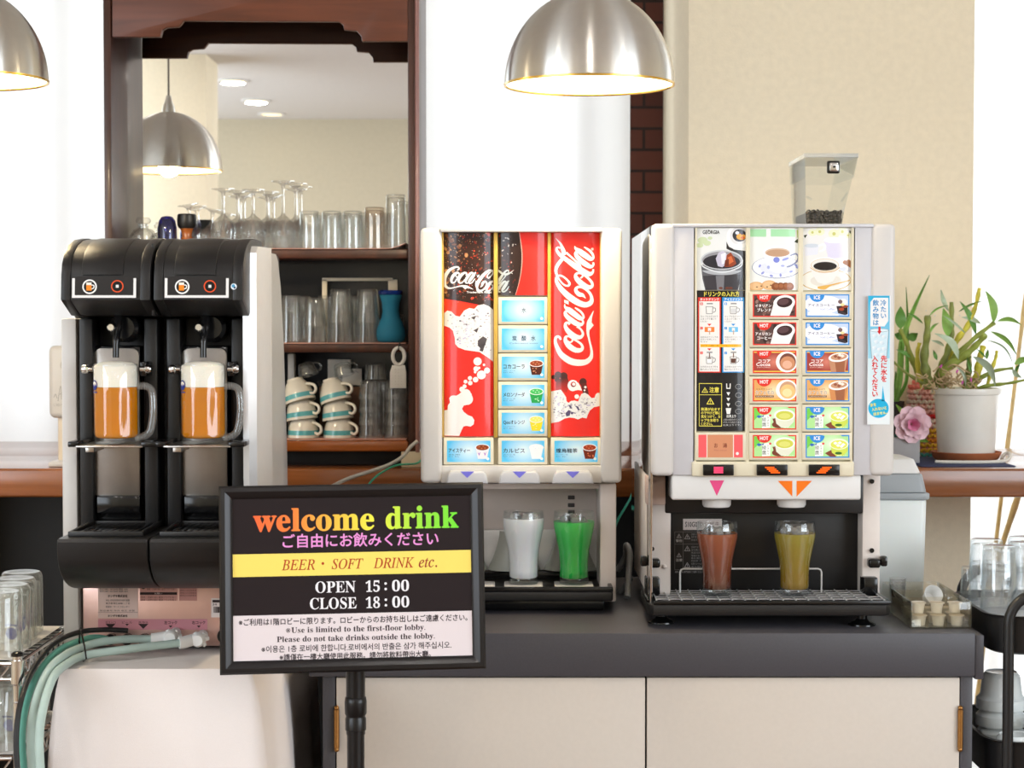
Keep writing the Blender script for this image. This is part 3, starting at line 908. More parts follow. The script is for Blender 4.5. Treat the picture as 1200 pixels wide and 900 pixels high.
# column fronts
m = MB()
for d in (0, 102.5):
    m.pbox(92 + d, 373, 110 + d, 622, YBD - .03, YBD + .031, M_BLACK, .004)
    m.pbox(168 + d, 373, 186 + d, 622, YBD - .03, YBD + .031, M_BLACK, .004)
m.build('column', BD)
M_CHR2 = M_CHROME
M_STEELD = mat('polished_steel_plate', (156, 152, 148), 0.34, 1.0, noise=(0.05, 40))
def tilt_plate(d):
    # steel back plate, clamp and sliding shelf for one mug
    pl = Art()
    x0, x1 = P(112 + d, 500, 3.12).x, P(164.5 + d, 500, 3.12).x
    zt2, zb2 = Z(408, 3.12), Z(580, 3.12); r = .012; pts = []
    for cx, cz, a0 in ((x1 - r, zt2 - r, 0), (x0 + r, zt2 - r, 90)):
        for i in range(7): t = R(a0 + 15 * i); pts.append((cx + r * math.cos(t), cz + r * math.sin(t)))
    pts += [(x0, zb2), (x1, zb2)]
    MB().prism(pts, 'y', 3.112, 3.118, M_STEELD, .001).build('back_plate', BD, label='brushed steel back plate')
    MB().pbox(113 + d, 581, 164 + d, 602, 3.105, 3.16, M_BLACKG, .003).build('plate_foot', BD)
    MB().pbox(110 + d, 405, 166 + d, 620, 3.1185, 3.165, M_BLACKG, .004).build('slide_rail', BD)
    for sx, kx in ((-1, 100), (1, 173)):
        kx += d
        m = MB(); c = P(kx, 432.5, 3.05)
        m.lathe([(0, -.006), (.0055, -.006), (.0075, -.003), (.0075, .003), (.0045, .005), (.0045, .012), (0, .012)], M_CHROME, n=18, M=Matrix.Translation(c) @ Matrix.Rotation(R(90) * 1, 4, 'Y') @ Matrix.Scale(1 if sx < 0 else -1, 4, (0, 0, 1)))
        kb = m.build('clamp_knob', BD, label='chrome clamp knob')
        if sx > 0: MB().pbox(kx - 9, 424, kx - 1.2, 441, 3.055, 3.114, M_BLACKG, .002).build('clamp_arm', BD)
        else: MB().pbox(kx + 2, 427, kx + 9, 438, 3.06, 3.114, M_BLACKG, .002).build('clamp_arm', BD)
    # slim shelf
    zs_ = Z(519.6, 3.05)
    m = MB(); m.box(P(90 + d, 521, 3.0).x, P(168 + d, 521, 3.0).x, 2.992, 3.11, zs_ - .003, zs_, M_STEEL, .001)
    ms = m.build('mug_shelf', BD)
    for a, b2 in ((79, 92), (165, 184)):
        MB().pbox(a + d, 517.5, b2 + d, 524, 2.995, 3.10, M_BLACKG, .002).build('shelf_end', ms)
    MB().pbox(100 + d, 523.5, 110 + d, 530, 3.02, 3.10, M_STEEL, .001).build('shelf_bracket', ms)
    # tap
    m = MB(); c = P(131.5 + d, 383.5, 3.04)
    m.lathe([(0, -.012), (.005, -.012), (.0072, -.009), (.0072, .004), (.0045, .006), (.0045, .03), (0, .03)], M_CHROME, n=20, M=Matrix.Translation(c) @ Matrix.Rotation(R(-90), 4, 'X'))
    tp = m.build('tap', BD, label='chrome tap with black spout')
    m = MB(); a0 = P(136 + d, 366, 3.06); 
    m.tube(catmull([tuple(P(139 + d, 362, 3.075)), tuple(P(138 + d, 385, 3.062)), tuple(P(136 + d, 400, 3.052)), tuple(P(135.8 + d, 419, 3.05))], 6), [.0075] * 7 + [.006] * 6 + [.0052] * 6, M_BLACKG, 14)
    m.build('spout', tp)
    m = MB(); c = P(146 + d, 384, 3.1)
    m.lathe([(0, -.012), (.018, -.012), (.024, -.006), (.025, .03), (0, .03)], M_BLACKG, n=28, M=Matrix.Translation(c) @ Matrix.Rotation(R(-90), 4, 'X'))
    m.build('tap_housing', tp)
for d in (0, 102.5): tilt_plate(d)
# drip trays with curved fronts
def tray(px0, px1):
    x0, x1 = P(px0, 640, 2.93).x, P(px1, 640, 2.93).x
    zt2 = Z(631, 2.93); zb3 = Z(687, 3.09)
    q = [(3.13, zt2 - .002), (2.945, zt2), (2.93, zt2 - .001), (2.927, zt2 - .006)]
    for i in range(1, 11):
        t = PI / 2 * i / 10; q.append((2.927 + .165 * (1 - math.cos(t)), zt2 - .022 - (zt2 - .022 - zb3) * math.sin(t)))
    q.append((3.13, zb3))
    t = MB().prism(q, 'x', x0, x1, M_BLACK, .003, 3).build('drip_tray', BD, sharp=30)
    a = zt2 + .0005
    m = MB()
    fr = ((x0 + .012, x1 - .012, 2.95, 2.958), (x0 + .012, x1 - .012, 3.108, 3.116), (x0 + .012, x0 + .018, 2.958, 3.108), (x1 - .018, x1 - .012, 2.958, 3.108))
    for a0, a1, b0, b1 in fr: m.box(a0, a1, b0, b1, a, a + .008, M_BLACK, .001)
    m.build('grille_frame', t)
    m = MB()
    for i in range(9):
        xx = x0 + .03 + (x1 - x0 - .06) * i / 8
        m.box(xx - .004, xx + .004, 2.958, 3.108, a, a + .006, M_BLACKG, .001, M=None)
    m.build('grille', t)
    return t
tray(67, 173.5); tray(175, 284)
# lower service panel with labels and connectors
YPn = 3.12
MB().pbox(97, 681, 288, 757, YPn, YPn + .03, M_PLATE, .001).build('service_panel', BD, label='rosy steel service panel')
MB().pbox(92, 622, 292, 684, YPn + .011, YPn + .04, M_BLACK, .001).build('tray_support', BD)
a = Art(); PINK = (232, 204, 196); INK = (52, 38, 38)
a.rect(115, 683, 161.5, 724, PINK, 1)
for v in (688, 691.5, 694): a.text('型式 DBF・AS 20WE 電源 100V', 117, 150, v - 2, v, INK, 2)
a.text('ホシザキ株式会社', 126.5, 149.5, 696.8, 700, INK, 2, .12)
for v, s1 in ((703.5, '本社 愛知県豊明市栄町南館'), (707, '東京都港区高輪二丁目'), (711, '営業所・サービスセンター')): a.text(s1, 124, 152, v - 1.2, v + 1.2, INK, 2)
a.text('製造番号 年月 電圧 容量', 117, 158, 714.5, 716.5, (120, 90, 88), 2)
a.text('ホシザキ株式会社', 126.5, 149.5, 720.3, 723, INK, 2, .12)
a.line([(115, 717.6), (161.5, 717.6)], .2, (150, 110, 106), 2)
a.rect(164, 684, 208, 704, (214, 160, 150), 1); a.rect(164, 694, 207.5, 697, INK, 2); a.text('お願い', 181, 190, 694.4, 696.6, PINK, 3); a.ell(168, 688, 2.4, 2.4, INK, 2)
for v in (687, 690.5, 700, 703): a.text('清掃・点検の前に電源プラグを抜く', 172 if v < 693 else 165, 206, v - 1.3, v + 1.1, (110, 74, 70), 2)
a.rect(210, 682, 231, 704, (206, 150, 142), 1); a.rect(210, 682, 231, 686, INK, 2)
for v in (689, 692, 695, 698): a.text('使用上の注意事項', 211, 230, v - 1.1, v + 1, (120, 80, 76), 2)
a.rect(115, 725.5, 243, 738, (206, 140, 150), 1)
for x, t in ((129.5, 'ガス入口'), (149, 'ビール'), (168, '洗浄水')): a.text(t, x - 6, x + 6, 728, 730.6, INK, 2)
for x, k in ((129.5, 6), (149, 2.4), (168, 6)): a.poly([(x - k, 731), (x + k, 731), (x, 731 + k)], INK, 2)
a.text('左コック', 192.5, 207.5, 727.6, 731.5, INK, 2, .1); a.text('右コック', 225, 240.5, 727.6, 731.5, INK, 2, .1)
for x in (200, 233): a.poly([(x - 2.4, 733), (x + 2.4, 733), (x, 735.6)], INK, 2)
a.rect(247.5, 701, 270, 723.5, (236, 224, 220), 1); a.rect(249, 703, 268, 706, INK, 2); a.text('34', 249, 254, 707, 709.5, INK, 2)
for i in range(9): a.rect(250.5 + i * 1.9, 711, 251.6 + i * 1.9 + (i % 3) * .3, 718, INK, 2)
a.ell(101.7, 741.6, 2.6, 2.6, (190, 180, 172), 1)
a.build('data_labels', BD, flat(YPn - .0003), print_mat('print_matt', 0, .5))
for px in (130, 149, 169):
    m = MB(); c = P(px, 749, YPn - .006)
    m.lathe([(0, -.014), (.006, -.014), (.007, -.008), (.0095, -.006), (.0095, .006), (0, .006)], M_BLACKG, n=16, M=Matrix.Translation(c) @ Matrix.Rotation(R(-90), 4, 'X'))
    m.build('gas_port', BD)
m = MB(); c = P(263.5, 745, YPn - .004)
m.lathe([(0, -.004), (.006, -.004), (.006, -.006), (.012, -.006), (.013, .004), (0, .004)], M_BLACKG, n=24, M=Matrix.Translation(c) @ Matrix.Rotation(R(-90), 4, 'X')); m.build('lock', BD)
for px in (110, 270):
    for y in (3.17, 3.5): MB().lathe([(0, ZT + .0015), (.018, ZT + .0015), (.018, zb_ + .006), (0, zb_ + .006)], M_BLACK, (P(px, 750, y).x, y, 0), 16).build('foot', BD)

# hoses from the two tap valves
M_HOSE = mat('translucent_hose', (206, 230, 222), 0.3, trans=0.35, ior=1.2, noise=(0.05, 30))
M_HOSE2 = mat('green_tinted_hose', (116, 190, 172), 0.3, trans=0.35, ior=1.2, noise=(0.05, 30))
M_VALVE = mat('white_nylon', (242, 242, 240), 0.35)
def hose(pts, r, mm, label, valve=None, smooth=8):
    q = catmull([tuple(P(*p)) for p in pts], smooth)
    t = thing('drain_hose', q[0], label, 'hose')
    MB().tube(q, r, mm, 12).build('tubing', t)
    if valve:
        cx, cy = valve; Yv = 3.075
        c = P(cx, cy, Yv)
        m = MB()
        m.lathe([(0, -.016), (.0085, -.016), (.0115, -.012), (.012, .004), (.009, .006), (.009, .04), (0, .04)], M_VALVE, n=24, M=Matrix.Translation(c) @ Matrix.Rotation(R(-90), 4, 'X'))
        m.build('valve_body', t)
        e = Vector(q[0]); m = MB(); m.tube([e + (Vector(q[1]) - e).normalized() * .006, e, c + Vector((-.006, 0, 0)), c], [.0098, .0102, .0098, .0098], M_VALVE, 16); m.build('elbow', t)
        m = MB()
        for kx, ky in ((7, -7), (12, -1), (8, 8), (-5, -8)):
            p = P(cx + kx, cy + ky, Yv); m.tube([c + (p - c) * .5, p], [.0045, .0032], M_VALVE, 10)
        m.build('lug', t)
    return t
hose([(181, 749, 3.07), (150, 749, 3.06), (120, 752, 3.05), (98, 758, 3.03), (76, 768, 2.955), (57, 786, 2.885), (42, 822, 2.83), (36, 866, 2.81), (40, 925, 2.80)], .0066, M_HOSE,
     'translucent hose from the beer dispenser valve nearer the wire rack', (201, 746))
hose([(214, 753, 3.055), (180, 757, 3.035), (140, 762, 3.01), (100, 768, 2.995), (80, 777, 2.935), (63, 793, 2.865), (51, 828, 2.81), (46, 868, 2.785), (49, 925, 2.775)], .0066, M_HOSE,
     'translucent hose from the beer dispenser valve nearer the welcome sign', (233, 749))
hose([(126, 749, 3.093), (112, 747, 3.085), (96, 750, 3.062), (69, 762, 2.985), (46, 787, 2.905), (31, 825, 2.845), (26, 868, 2.825), (31, 925, 2.815)], .0052, M_HOSE2,
     'green-tinted hose bundled second outermost beside the wire rack')
hose([(150, 739, 3.1), (122, 738, 3.093), (92, 741, 3.07), (62, 755, 2.975), (38, 785, 2.885), (24, 824, 2.815), (19, 868, 2.79), (22, 925, 2.78)], .0042, mat('black_rubber', (26, 26, 27), 0.5),
     'thin black rubber hose outermost in the bundle beside the wire rack')
o = MB().tube([P(94, 736, 3.02), P(99, 757, 2.975), P(101, 772, 2.965), P(98, 775, 2.99), P(93, 752, 3.04)], .0014, M_BLACKG, 8, closed=True).build('cable_tie')
tag(o, 'black cable tie around the hoses at the corner of the beer dispenser', 'cable tie')

# ================================================================== beer mugs
M_BEER = mat('amber_beer', (230, 140, 8), 0.1, trans=0.2, ior=1.33, noise=(0.08, 9), sss=0.3)
M_MUG = thin_glass('mug_glass_wall', (1, 1, 1), (.93, .95, .95), .55)
M_FOAM = mat('beer_foam', (250, 244, 228), 0.8, sss=0.2, noise=(0.02, 300), bump=(0.5, 400))
def make_mug(c, label):
    k = 3.05 / F
    t = thing('beer_mug', c, label, 'mug', 'beer mugs under the taps')
    r = 25.6 * k; hh = 93 * k
    def facet(a, z, q):
        if z < .012 or z > hh - .045: return q
        s_ = PI / 5; b = ((a + s_ / 2 - PI / 2 * .2) % s_) - s_ / 2
        return q * (math.cos(s_ / 2) / math.cos(b)) * 1.03
    prof = [(0, .001), (r * .9, 0), (r * .97, .003), (r * .985, .012), (r * .985, .015), (r, hh - .047), (r, hh - .04), (r, hh - .002), (r - .001, hh), (r - .003, hh - .001)]
    gi = [(r - .0035, hh - .04), (r - .0045, .013), (r - .008, .010), (0, .0095)]
    MB().lathe(prof + [(r - .0025, hh - .004), (r - .0025, hh - 20 * k)], M_MUG, c, 60, rf=facet).build('mug_body', t, sharp=60)
    def f2(a, z, q):
        return facet(a, z, q)
    zf = hh - 27 * k
    MB().lathe([(0, .0085), (r - .006, .0088), (r - .002, .012), (r - .0012, .016), (r - .0007, zf), (0, zf)], M_BEER, c, 60, rf=f2).build('beer', t, sharp=60)
    zr = hh - .002
    MB().lathe([(0, zf + .0004), (r - .0007, zf + .0004), (r - .0009, zr - .002), (r - .003, zr), (r * .75, zr + .004), (r * .3, zr + .006), (0, zr + .006)], M_FOAM, c, 48).build('foam', t)
    hp = [(r - .003, 0, hh - 27 * k), (r + .012, 0, hh - 26 * k), (r + .0225, 0, hh - 31 * k), (r + .0255, 0, hh - 46 * k), (r + .0245, 0, hh - 64 * k), (r + .019, 0, hh - 80 * k), (r + .006, 0, hh - 86 * k), (r - .003, 0, hh - 87 * k)]
    q = [Vector(p) + Vector(c) for p in catmull(hp, 6)]
    MB().tube(q, .0060, M_THICK, 14).build('handle', t, label='thick clear glass handle')
    a = Art()
    a.ell(0, 0, 6, 6, (52, 62, 140), 0); a.ell(0, -.8, 4.4, 3.6, (250, 244, 228), 1); a.poly([(-4.4, 5), (-4.4, 1), (-2, -1.5), (0, 1.5), (2, -1.5), (4.4, 1), (4.4, 5)], (52, 62, 140), 2); a.rect(-6, 7.5, 6, 9, (52, 62, 140), 0)
    th0 = R(214)
    a.build('printed_mark', t, lambda u, v, h: Vector(c) + Vector(((r + .0006 + h) * math.cos(th0 + u * k / r), (r + .0006 + h) * math.sin(th0 + u * k / r), hh - .034 - v * k)), print_mat('print_matt', 0, .5), out=(-.83, -.56, 0), label='blue printed crest', cuts=[-4, -2, 0, 2, 4])
    return t
zs_ = Z(519.6, 3.05) + .0006
for px, lb in ((136, 'beer mug with a thick foam head under the tap farther from the welcome sign'), (238.2, 'beer mug with a foam head under the tap nearer the silver side panel')):
    q = P(px, 521, 3.05); make_mug(Vector((q.x, 3.05, zs_)), lb)

# ================================================================== welcome sign on its stand
cTL, cTR, cBR, cBL = P(254.5, 570, 2.835), P(566, 565, 2.875), P(569, 783, 2.845), P(260, 791, 2.805)
U = ((cTR + cBR) - (cTL + cBL)) / 2; V_ = ((cBL + cBR) - (cTL + cTR)) / 2
Cn = (cTL + cTR + cBR + cBL) / 4
SWd, SHt = U.length, V_.length
u_ = U.normalized(); v_ = (V_ - u_ * V_.dot(u_)).normalized(); n_ = u_.cross(v_)   # n_ points away from or towards us
if n_.y > 0: n_ = -n_
ws = thing('welcome_sign', (Cn.x, Cn.y + .03, 0), 'black framed welcome drink notice on a black pole stand in front of the dispensers', 'sign')
UW, VH = 311.0, 219.5
def sg(u, v, h=0):   # sign coordinates in units of the frame: u 0..311, v 0..219.5
    return Cn + u_ * (u / UW - .5) * SWd + v_ * (v / VH - .5) * SHt + n_ * h
bm_ = MB(); fw = 15.5
prof = [(0, -.012), (0, .004), (2.5, .008), (7, .009), (12, .006), (15.5, .001), (15.5, -.003), (15.5, -.012)]
corners = [(0, 0, 1, 1), (UW, 0, -1, 1), (UW, VH, -1, -1), (0, VH, 1, -1)]
rings = []
for cx, cy, sx, sy in corners: rings.append([sg(cx + sx * d, cy + sy * d, h) for d, h in prof])
bm_.loft(rings + [rings[0]], mat('black_anodised_frame', (34, 32, 33), 0.28, 0.3, noise=(0.05, 40)), cap=False)
bm_.build('frame', ws, sharp=30)
m = MB(); b0 = [sg(14, 14, -.003), sg(UW - 14, 14, -.003), sg(UW - 14, VH - 14, -.003), sg(14, VH - 14, -.003)]; b1 = [p - n_ * .008 for p in b0]
m.loft([b1, b0], M_BLACK); m.build('backing_board', ws)
# the poster, laid out in photo-like units: u = photo x - 255, v along the tilted board
a = Art()
PT = print_mat('poster_print', 0, .5, 0)
BKG = (33, 24, 26)
i0, i1, j0, j1 = 15.5, UW - 15.5, 15.5, VH - 15.5
a.rect(i0, j0, i1, j1, BKG, 0)
GR = (224, 214, 216)
# u of photo x at given row: the board is shifted about 0.022 per unit v
a.rect(i0, 80, i1, 106.5, (244, 220, 108), 1)
a.rect(i0, 151.5, i1, j1, GR, 1)
a.text(serif('welcome'), 40, 181, 27.5, 53.5, (0, 0, 0), 2, .55, cols=[(246, 106, 60), (248, 132, 62), (246, 190, 72), (240, 232, 76)], res=6, ref=serif('l'))
a.text(serif('drink'), 195.5, 281, 27.5, 53.5, (0, 0, 0), 2, .55, cols=[(216, 232, 72), (150, 224, 66), (112, 224, 58)], res=6, ref=serif('d'))
a.text('ご自由にお飲みください', 74, 257, 57.5, 73.5, (232, 150, 214), 2, .32, res=4)
a.text(serif('BEER', 1), 72.5, 111, 87.5, 99.5, (176, 64, 32), 2, .12, res=4); a.ell(120.5, 92.5, 1.6, 1.6, (176, 64, 32), 2)
a.text(serif('SOFT', 1), 131, 168, 87.5, 99.5, (176, 64, 32), 2, .12, res=4); a.text(serif('DRINK', 1), 180, 228, 87.5, 99.5, (176, 64, 32), 2, .12, res=4); a.text(serif('etc.', 1), 233.5, 255, 88.5, 99.5, (150, 40, 36), 2, .14, res=4)
for (t1, t2, v0) in (('OPEN', '15', 113.5), ('CLOSE', '18', 132.5)):
    W_ = (238, 236, 240)
    a.text(serif(t1), 111.5 if t1 == 'OPEN' else 105, 158.5 if t1 == 'OPEN' else 159.5, v0, v0 + 13.5, W_, 2, .05, res=4); a.text(serif(t2), 170.5, 187, v0, v0 + 13.5, W_, 2, .05, res=4)
    a.ell(194, v0 + 4, 1.5, 1.5, W_, 2); a.ell(194, v0 + 10.5, 1.5, 1.5, W_, 2); a.text(serif('00'), 201.5, 221.5, v0, v0 + 13.5, W_, 2, .05, res=4)
DK = (52, 42, 46)
a.text('※ご利用は1階ロビーに限ります。ロビーからのお持ち出しはご遠慮ください。', 22, 290, 155.2, 163.2, DK, 2, .16)
a.text('※', 76.5, 82, 167, 172.5, DK, 2); a.text(serif('Use is limited to the first-floor lobby.'), 83, 240, 166.2, 174.6, DK, 2, .05)
a.text(serif('Please do not take drinks outside the lobby.'), 66, 251, 176.6, 185, DK, 2, .05)
a.text('※이용은 1층 로비에 한합니다.로비에서의 반출은 삼가 해주십시오.', 48, 270.5, 187, 195, DK, 2, .13)
a.text('※請僅在一樓大廳使用此服務。請勿將飲料帶出大廳。', 69, 246, 197, 204.5, DK, 2, .16)
a.build('poster', ws, lambda u, v, h: sg(u, v, .0005 + h), PT, out=tuple(n_), label='welcome drink poster with opening times', step=.00012)
# stand
xp = P(416, 820, 2.86)
M_POLE = mat('black_painted_steel', (22, 21, 22), 0.3, 0.2, noise=(0.05, 30))
yp = 2.872
def rod(py0, py1, r, name, prof=None):
    z0, z1 = Z(py1, yp), Z(py0, yp); pr = prof or [(r, z0), (r, z1)]
    return MB().lathe([(0, pr[0][1])] + pr + [(0, pr[-1][1])], M_POLE, (xp.x, yp, 0), 28).build(name, ws)
kk = yp / F
rod(700, 860, 11.3 * kk, 'inner_pole')
z = lambda py: Z(py, yp)
rod(0, 0, 0, 'collar', [(10.5 * kk, z(856)), (12.5 * kk, z(855)), (12.5 * kk, z(842)), (11.6 * kk, z(840)), (11.6 * kk, z(838)), (13 * kk, z(836)), (13.2 * kk, z(822)), (12.4 * kk, z(817)), (11.4 * kk, z(816))])
MB().lathe([(0, .012), (10.4 * kk, .012), (10.4 * kk, z(855)), (0, z(855))], M_POLE, (xp.x, yp, 0), 28).build('outer_pole', ws)
MB().lathe([(0, 0), (.17, 0), (.172, .006), (.16, .012), (.03, .016), (0, .016)], M_POLE, (xp.x, yp, 0), 40).build('base', ws)
pc = sg(UW / 2, VH * .62, -.014)
MB().box(pc.x - .035, pc.x + .035, min(pc.y + .002, yp - .02), yp + .012, pc.z - .03, pc.z + .03, M_POLE, .003).build('bracket', ws)
# ================================================================== red soda dispenser
YK = 3.42
SD = thing('soda_dispenser', (P(610, 700, 3.6).x, 3.62, ZC), 'ivory soda dispenser with red cola panels and blue drink buttons on the worktop', 'drink dispenser')
M_GOLD = mat('gold_trim', (216, 178, 84), 0.35, 0.3, noise=(0.04, 60))
M_CREAM = mat('cream_button_plastic', (238, 230, 206), 0.35, noise=(0.01, 60))
PRINT_LIT = print_mat('backlit_print', 0.10, 0.25, 0.35)
PRINT_TILE = print_mat('backlit_tile_print', 0.14, 0.3, 0.15)
MB().pbox(496, 268, 726, 560, YK + .05, 3.86, M_OFFW, .006).build('body', SD)
for x0, x1 in ((492.5, 518), (704.3, 728.5)): MB().pbox(x0, 267, x1, 566, YK, YK + .09, M_OFFW, .008, 4).build('side_panel', SD)
MB().pbox(516, 266.8, 706, 271.8, YK - .002, YK + .06, M_GREYP, .002).build('top_rail', SD)
MB().pbox(517, 272, 705.5, 549.5, YK + .03, YK + .05, M_CREAM, .001).build('panel_backing', SD)
for x0, x1 in ((517.6, 520), (578.6, 583.2), (641.8, 645.4), (703.2, 705)):
    MB().pbox(x0, 272, x1, 513, YK + .012, YK + .031, M_GOLD, .001).build('gold_strip', SD, label='gold trim strip')
MB().pbox(516, 545.5, 706, 566, YK + .006, YK + .06, M_OFFW, .003).build('nozzle_fascia', SD)
for x in (547.5, 608.8, 671.2):
    pts = [(x - 24, 566), (x - 22.5, 556), (x - 19, 551.5), (x + 19, 551.5), (x + 22.5, 556), (x + 24, 566)]
    nz = MB().prism([(P(a_, b_, YK).x, P(a_, b_, YK).z) for a_, b_ in pts], 'y', YK - .018, YK + .01, M_GREYP, .004, 3).build('nozzle_cover', SD)
    a = Art(); a.poly([(x - 8.2, 552.5), (x + 8.2, 552.5), (x, 560.2)], (124, 122, 226), 0)
    a.build('arrow_mark', nz, flat(YK - .0184), print_mat('print_satin', 0, .3), label='violet arrow')
# ---- the script wordmark as pen strokes, in tenths of a photo pixel of the upright panel
B7 = lambda q: [(x, y + 700, w_) for x, y, w_ in q]
STROKES = [
    B7([(172, 532, 10), (158, 505, 15), (136, 494, 15), (114, 506, 16), (106, 545, 17), (122, 605, 23), (165, 690, 31), (230, 750, 37), (310, 790, 38), (400, 800, 36), (470, 788, 31), (518, 745, 25), (532, 690, 17), (524, 620, 13), (505, 540, 11), (489, 460, 15), (490, 400, 20), (503, 330, 27), (520, 275, 16), (540, 225, 8), (556, 190, 1)]),
    B7([(300, 515, 10), (262, 491, 11), (228, 500, 16), (228, 545, 25), (270, 605, 32), (340, 650, 30), (400, 652, 24), (424, 622, 17), (405, 580, 14), (350, 540, 13), (300, 512, 12)]),
    B7([(312, 520, 10), (300, 550, 10), (275, 560, 9), (255, 545, 6)]),
    B7([(275, 352, 15), (255, 332, 13), (228, 340, 16), (228, 385, 22), (270, 445, 31), (335, 490, 30), (395, 502, 22), (428, 470, 15), (418, 430, 13), (395, 400, 12), (360, 372, 16)]),
    B7([(330, 235, 9), (262, 198, 11), (226, 205, 16), (232, 245, 24), (290, 300, 30), (360, 345, 29), (410, 352, 20), (432, 325, 12), (415, 290, 12)]),
    B7([(216, 112, 3), (222, 150, 14), (270, 185, 31), (340, 238, 32), (400, 280, 26), (436, 272, 13), (430, 240, 13), (405, 205, 13), (365, 175, 12), (335, 156, 7)]),
    [(462, 748, 2), (425, 710, 20), (385, 700, 26), (350, 665, 22), (350, 630, 17), (390, 612, 14), (445, 630, 14), (505, 680, 16), (532, 740, 19), (522, 795, 28), (465, 822, 31), (390, 805, 35), (290, 745, 37), (200, 665, 31), (142, 590, 24), (118, 535, 17), (130, 488, 12), (178, 483, 11), (235, 522, 11), (272, 570, 13), (256, 600, 12), (208, 588, 10), (155, 530, 9), (122, 465, 14), (115, 410, 18), (138, 350, 21), (188, 288, 20)],
    [(213, 242, 16), (205, 210, 24), (190, 160, 19), (165, 105, 12), (110, 40, 1)],
    [(168, 160, 9), (135, 150, 11), (122, 178, 14), (160, 235, 20), (250, 305, 26), (350, 378, 32), (440, 435, 32), (505, 462, 26), (545, 440, 14), (550, 405, 10)],
    [(232, 212, 12), (290, 262, 11), (345, 312, 11), (385, 350, 14), (400, 385, 14)],
    [(415, 455, 13), (370, 452, 13), (343, 475, 17), (358, 520, 27), (420, 580, 32), (490, 617, 27), (535, 605, 18), (535, 565, 16), (495, 515, 15), (440, 470, 14), (400, 452, 12)],
    [(428, 462, 10), (424, 490, 10), (400, 512, 9)],
    [(440, 255, 10), (385, 215, 12), (348, 210, 15), (350, 245, 22), (400, 300, 29), (465, 350, 30), (520, 375, 22), (553, 355, 12), (548, 325, 12)],
    [(333, 135, 3), (345, 165, 15), (400, 205, 31), (465, 250, 32), (520, 285, 25), (552, 272, 13), (545, 235, 14), (515, 195, 14), (475, 165, 11), (443, 147, 6)],
]
def wordmark(col):
    a = Art()
    for i, st in enumerate(STROKES): a.ribbon(st, col, 0.05 * i, 5)
    a.poly([(520, 1010), (556, 1062), (512, 1115), (494, 1070)], col, .72)
    a.poly([(211, 763), (262, 780), (262, 820), (211, 798)], col, .74)
    return a
rnd = random.Random(4)
def ice(a, pts, n, h, cx, cy, rx, ry, shade=((206, 206, 212), (178, 176, 190), (222, 222, 224), (200, 196, 222))):
    a.poly(pts, (240, 240, 240), h)
    xs = [p[0] for p in pts]; ys = [p[1] for p in pts]
    def inside(x, y):
        c = False
        for (xa_, ya_), (xb_, yb_) in zip(pts, pts[1:] + pts[:1]):
            if (ya_ > y) != (yb_ > y) and x < (xb_ - xa_) * (y - ya_) / (yb_ - ya_) + xa_: c = not c
        return c
    k = 0
    while k < n:
        x, y = rnd.uniform(min(xs), max(xs)), rnd.uniform(min(ys), max(ys))
        if not all(inside(x + d[0], y + d[1]) for d in ((-3, 0), (3, 0), (0, -3), (0, 3))): continue
        an = rnd.uniform(0, 360); l = rnd.uniform(.5, 1.8)
        q = [(x + l * (.5 + .6 * rnd.random()) * math.cos(R(an + d)) * 1.1, y + l * (.4 + .5 * rnd.random()) * math.sin(R(an + d))) for d in (0, 75, 150, 215, 290)]
        a.poly(q, rnd.choice(shade) if k % 9 else (110, 104, 120), h + .1 + .01 * (k % 40)); k += 1
RED = (234, 48, 42)
# first panel
a = Art(); u0, u1 = 520.6, 578
a.rect(u0, 272, u1, 511, RED, 0)
a.poly([(u0, 272), (u1, 272), (u1, 364), (560, 357), (540, 353), (u0, 350)], (50, 32, 28), 1)
for i in range(300):
    x, y = rnd.uniform(u0 + 1, u1 - 1), rnd.uniform(273, 352)
    near = math.exp(-((x - 524) / 16) ** 2) * (1 if y < 342 else .3) + .25 * math.exp(-((y - 290) / 16) ** 2)
    c_ = rnd.choice([(150, 104, 72), (186, 136, 92), (120, 70, 44)]) if rnd.random() < near else rnd.choice([(170, 54, 36), (206, 66, 44), (96, 52, 40), (120, 40, 30), (70, 48, 42)])
    s_ = rnd.uniform(.25, 1.3) if rnd.random() < .8 else rnd.uniform(1.2, 3)
    a.ell(x, y, s_, s_ * rnd.uniform(.4, .9), c_, 1.2 + .004 * i, rnd.uniform(0, 180), 9)
for i in range(90): a.ell(rnd.uniform(u0 + 1, u1 - 1), rnd.uniform(274, 356), rnd.uniform(.15, .4), rnd.uniform(.15, .4), (226, 220, 214), 2.2, 0, 6)
a.poly([(u0, 350), (540, 354), (560, 359), (556, 366), (540, 373), (u0, 366)], (236, 62, 38), 2)
ice(a, [(u0, 367), (524, 364), (529, 365), (534, 370), (539, 371), (544, 364), (550, 361), (556, 362), (560, 358), (567, 356.5), (573, 359), (u1, 363), (u1, 424), (572, 419), (562, 412.4), (545, 410), (537, 407), (533.5, 403), (533, 396), (531, 388), (527, 384), (u0, 381.6)], 260, 3, 0, 0, 0, 0)
for q in ([(560, 399), (566, 394), (571, 397), (569, 404), (563, 408), (560, 405)], [(564, 404), (569, 402), (566, 412), (562, 411)], [(555, 387), (561, 384), (559, 390)], [(552, 372), (558, 370), (556, 375)]): a.poly(q, (74, 68, 74), 4)
TL = lambda x, y: (510 + x / 5.63, 390 + y / 5.63)
WB = (244, 241, 238)
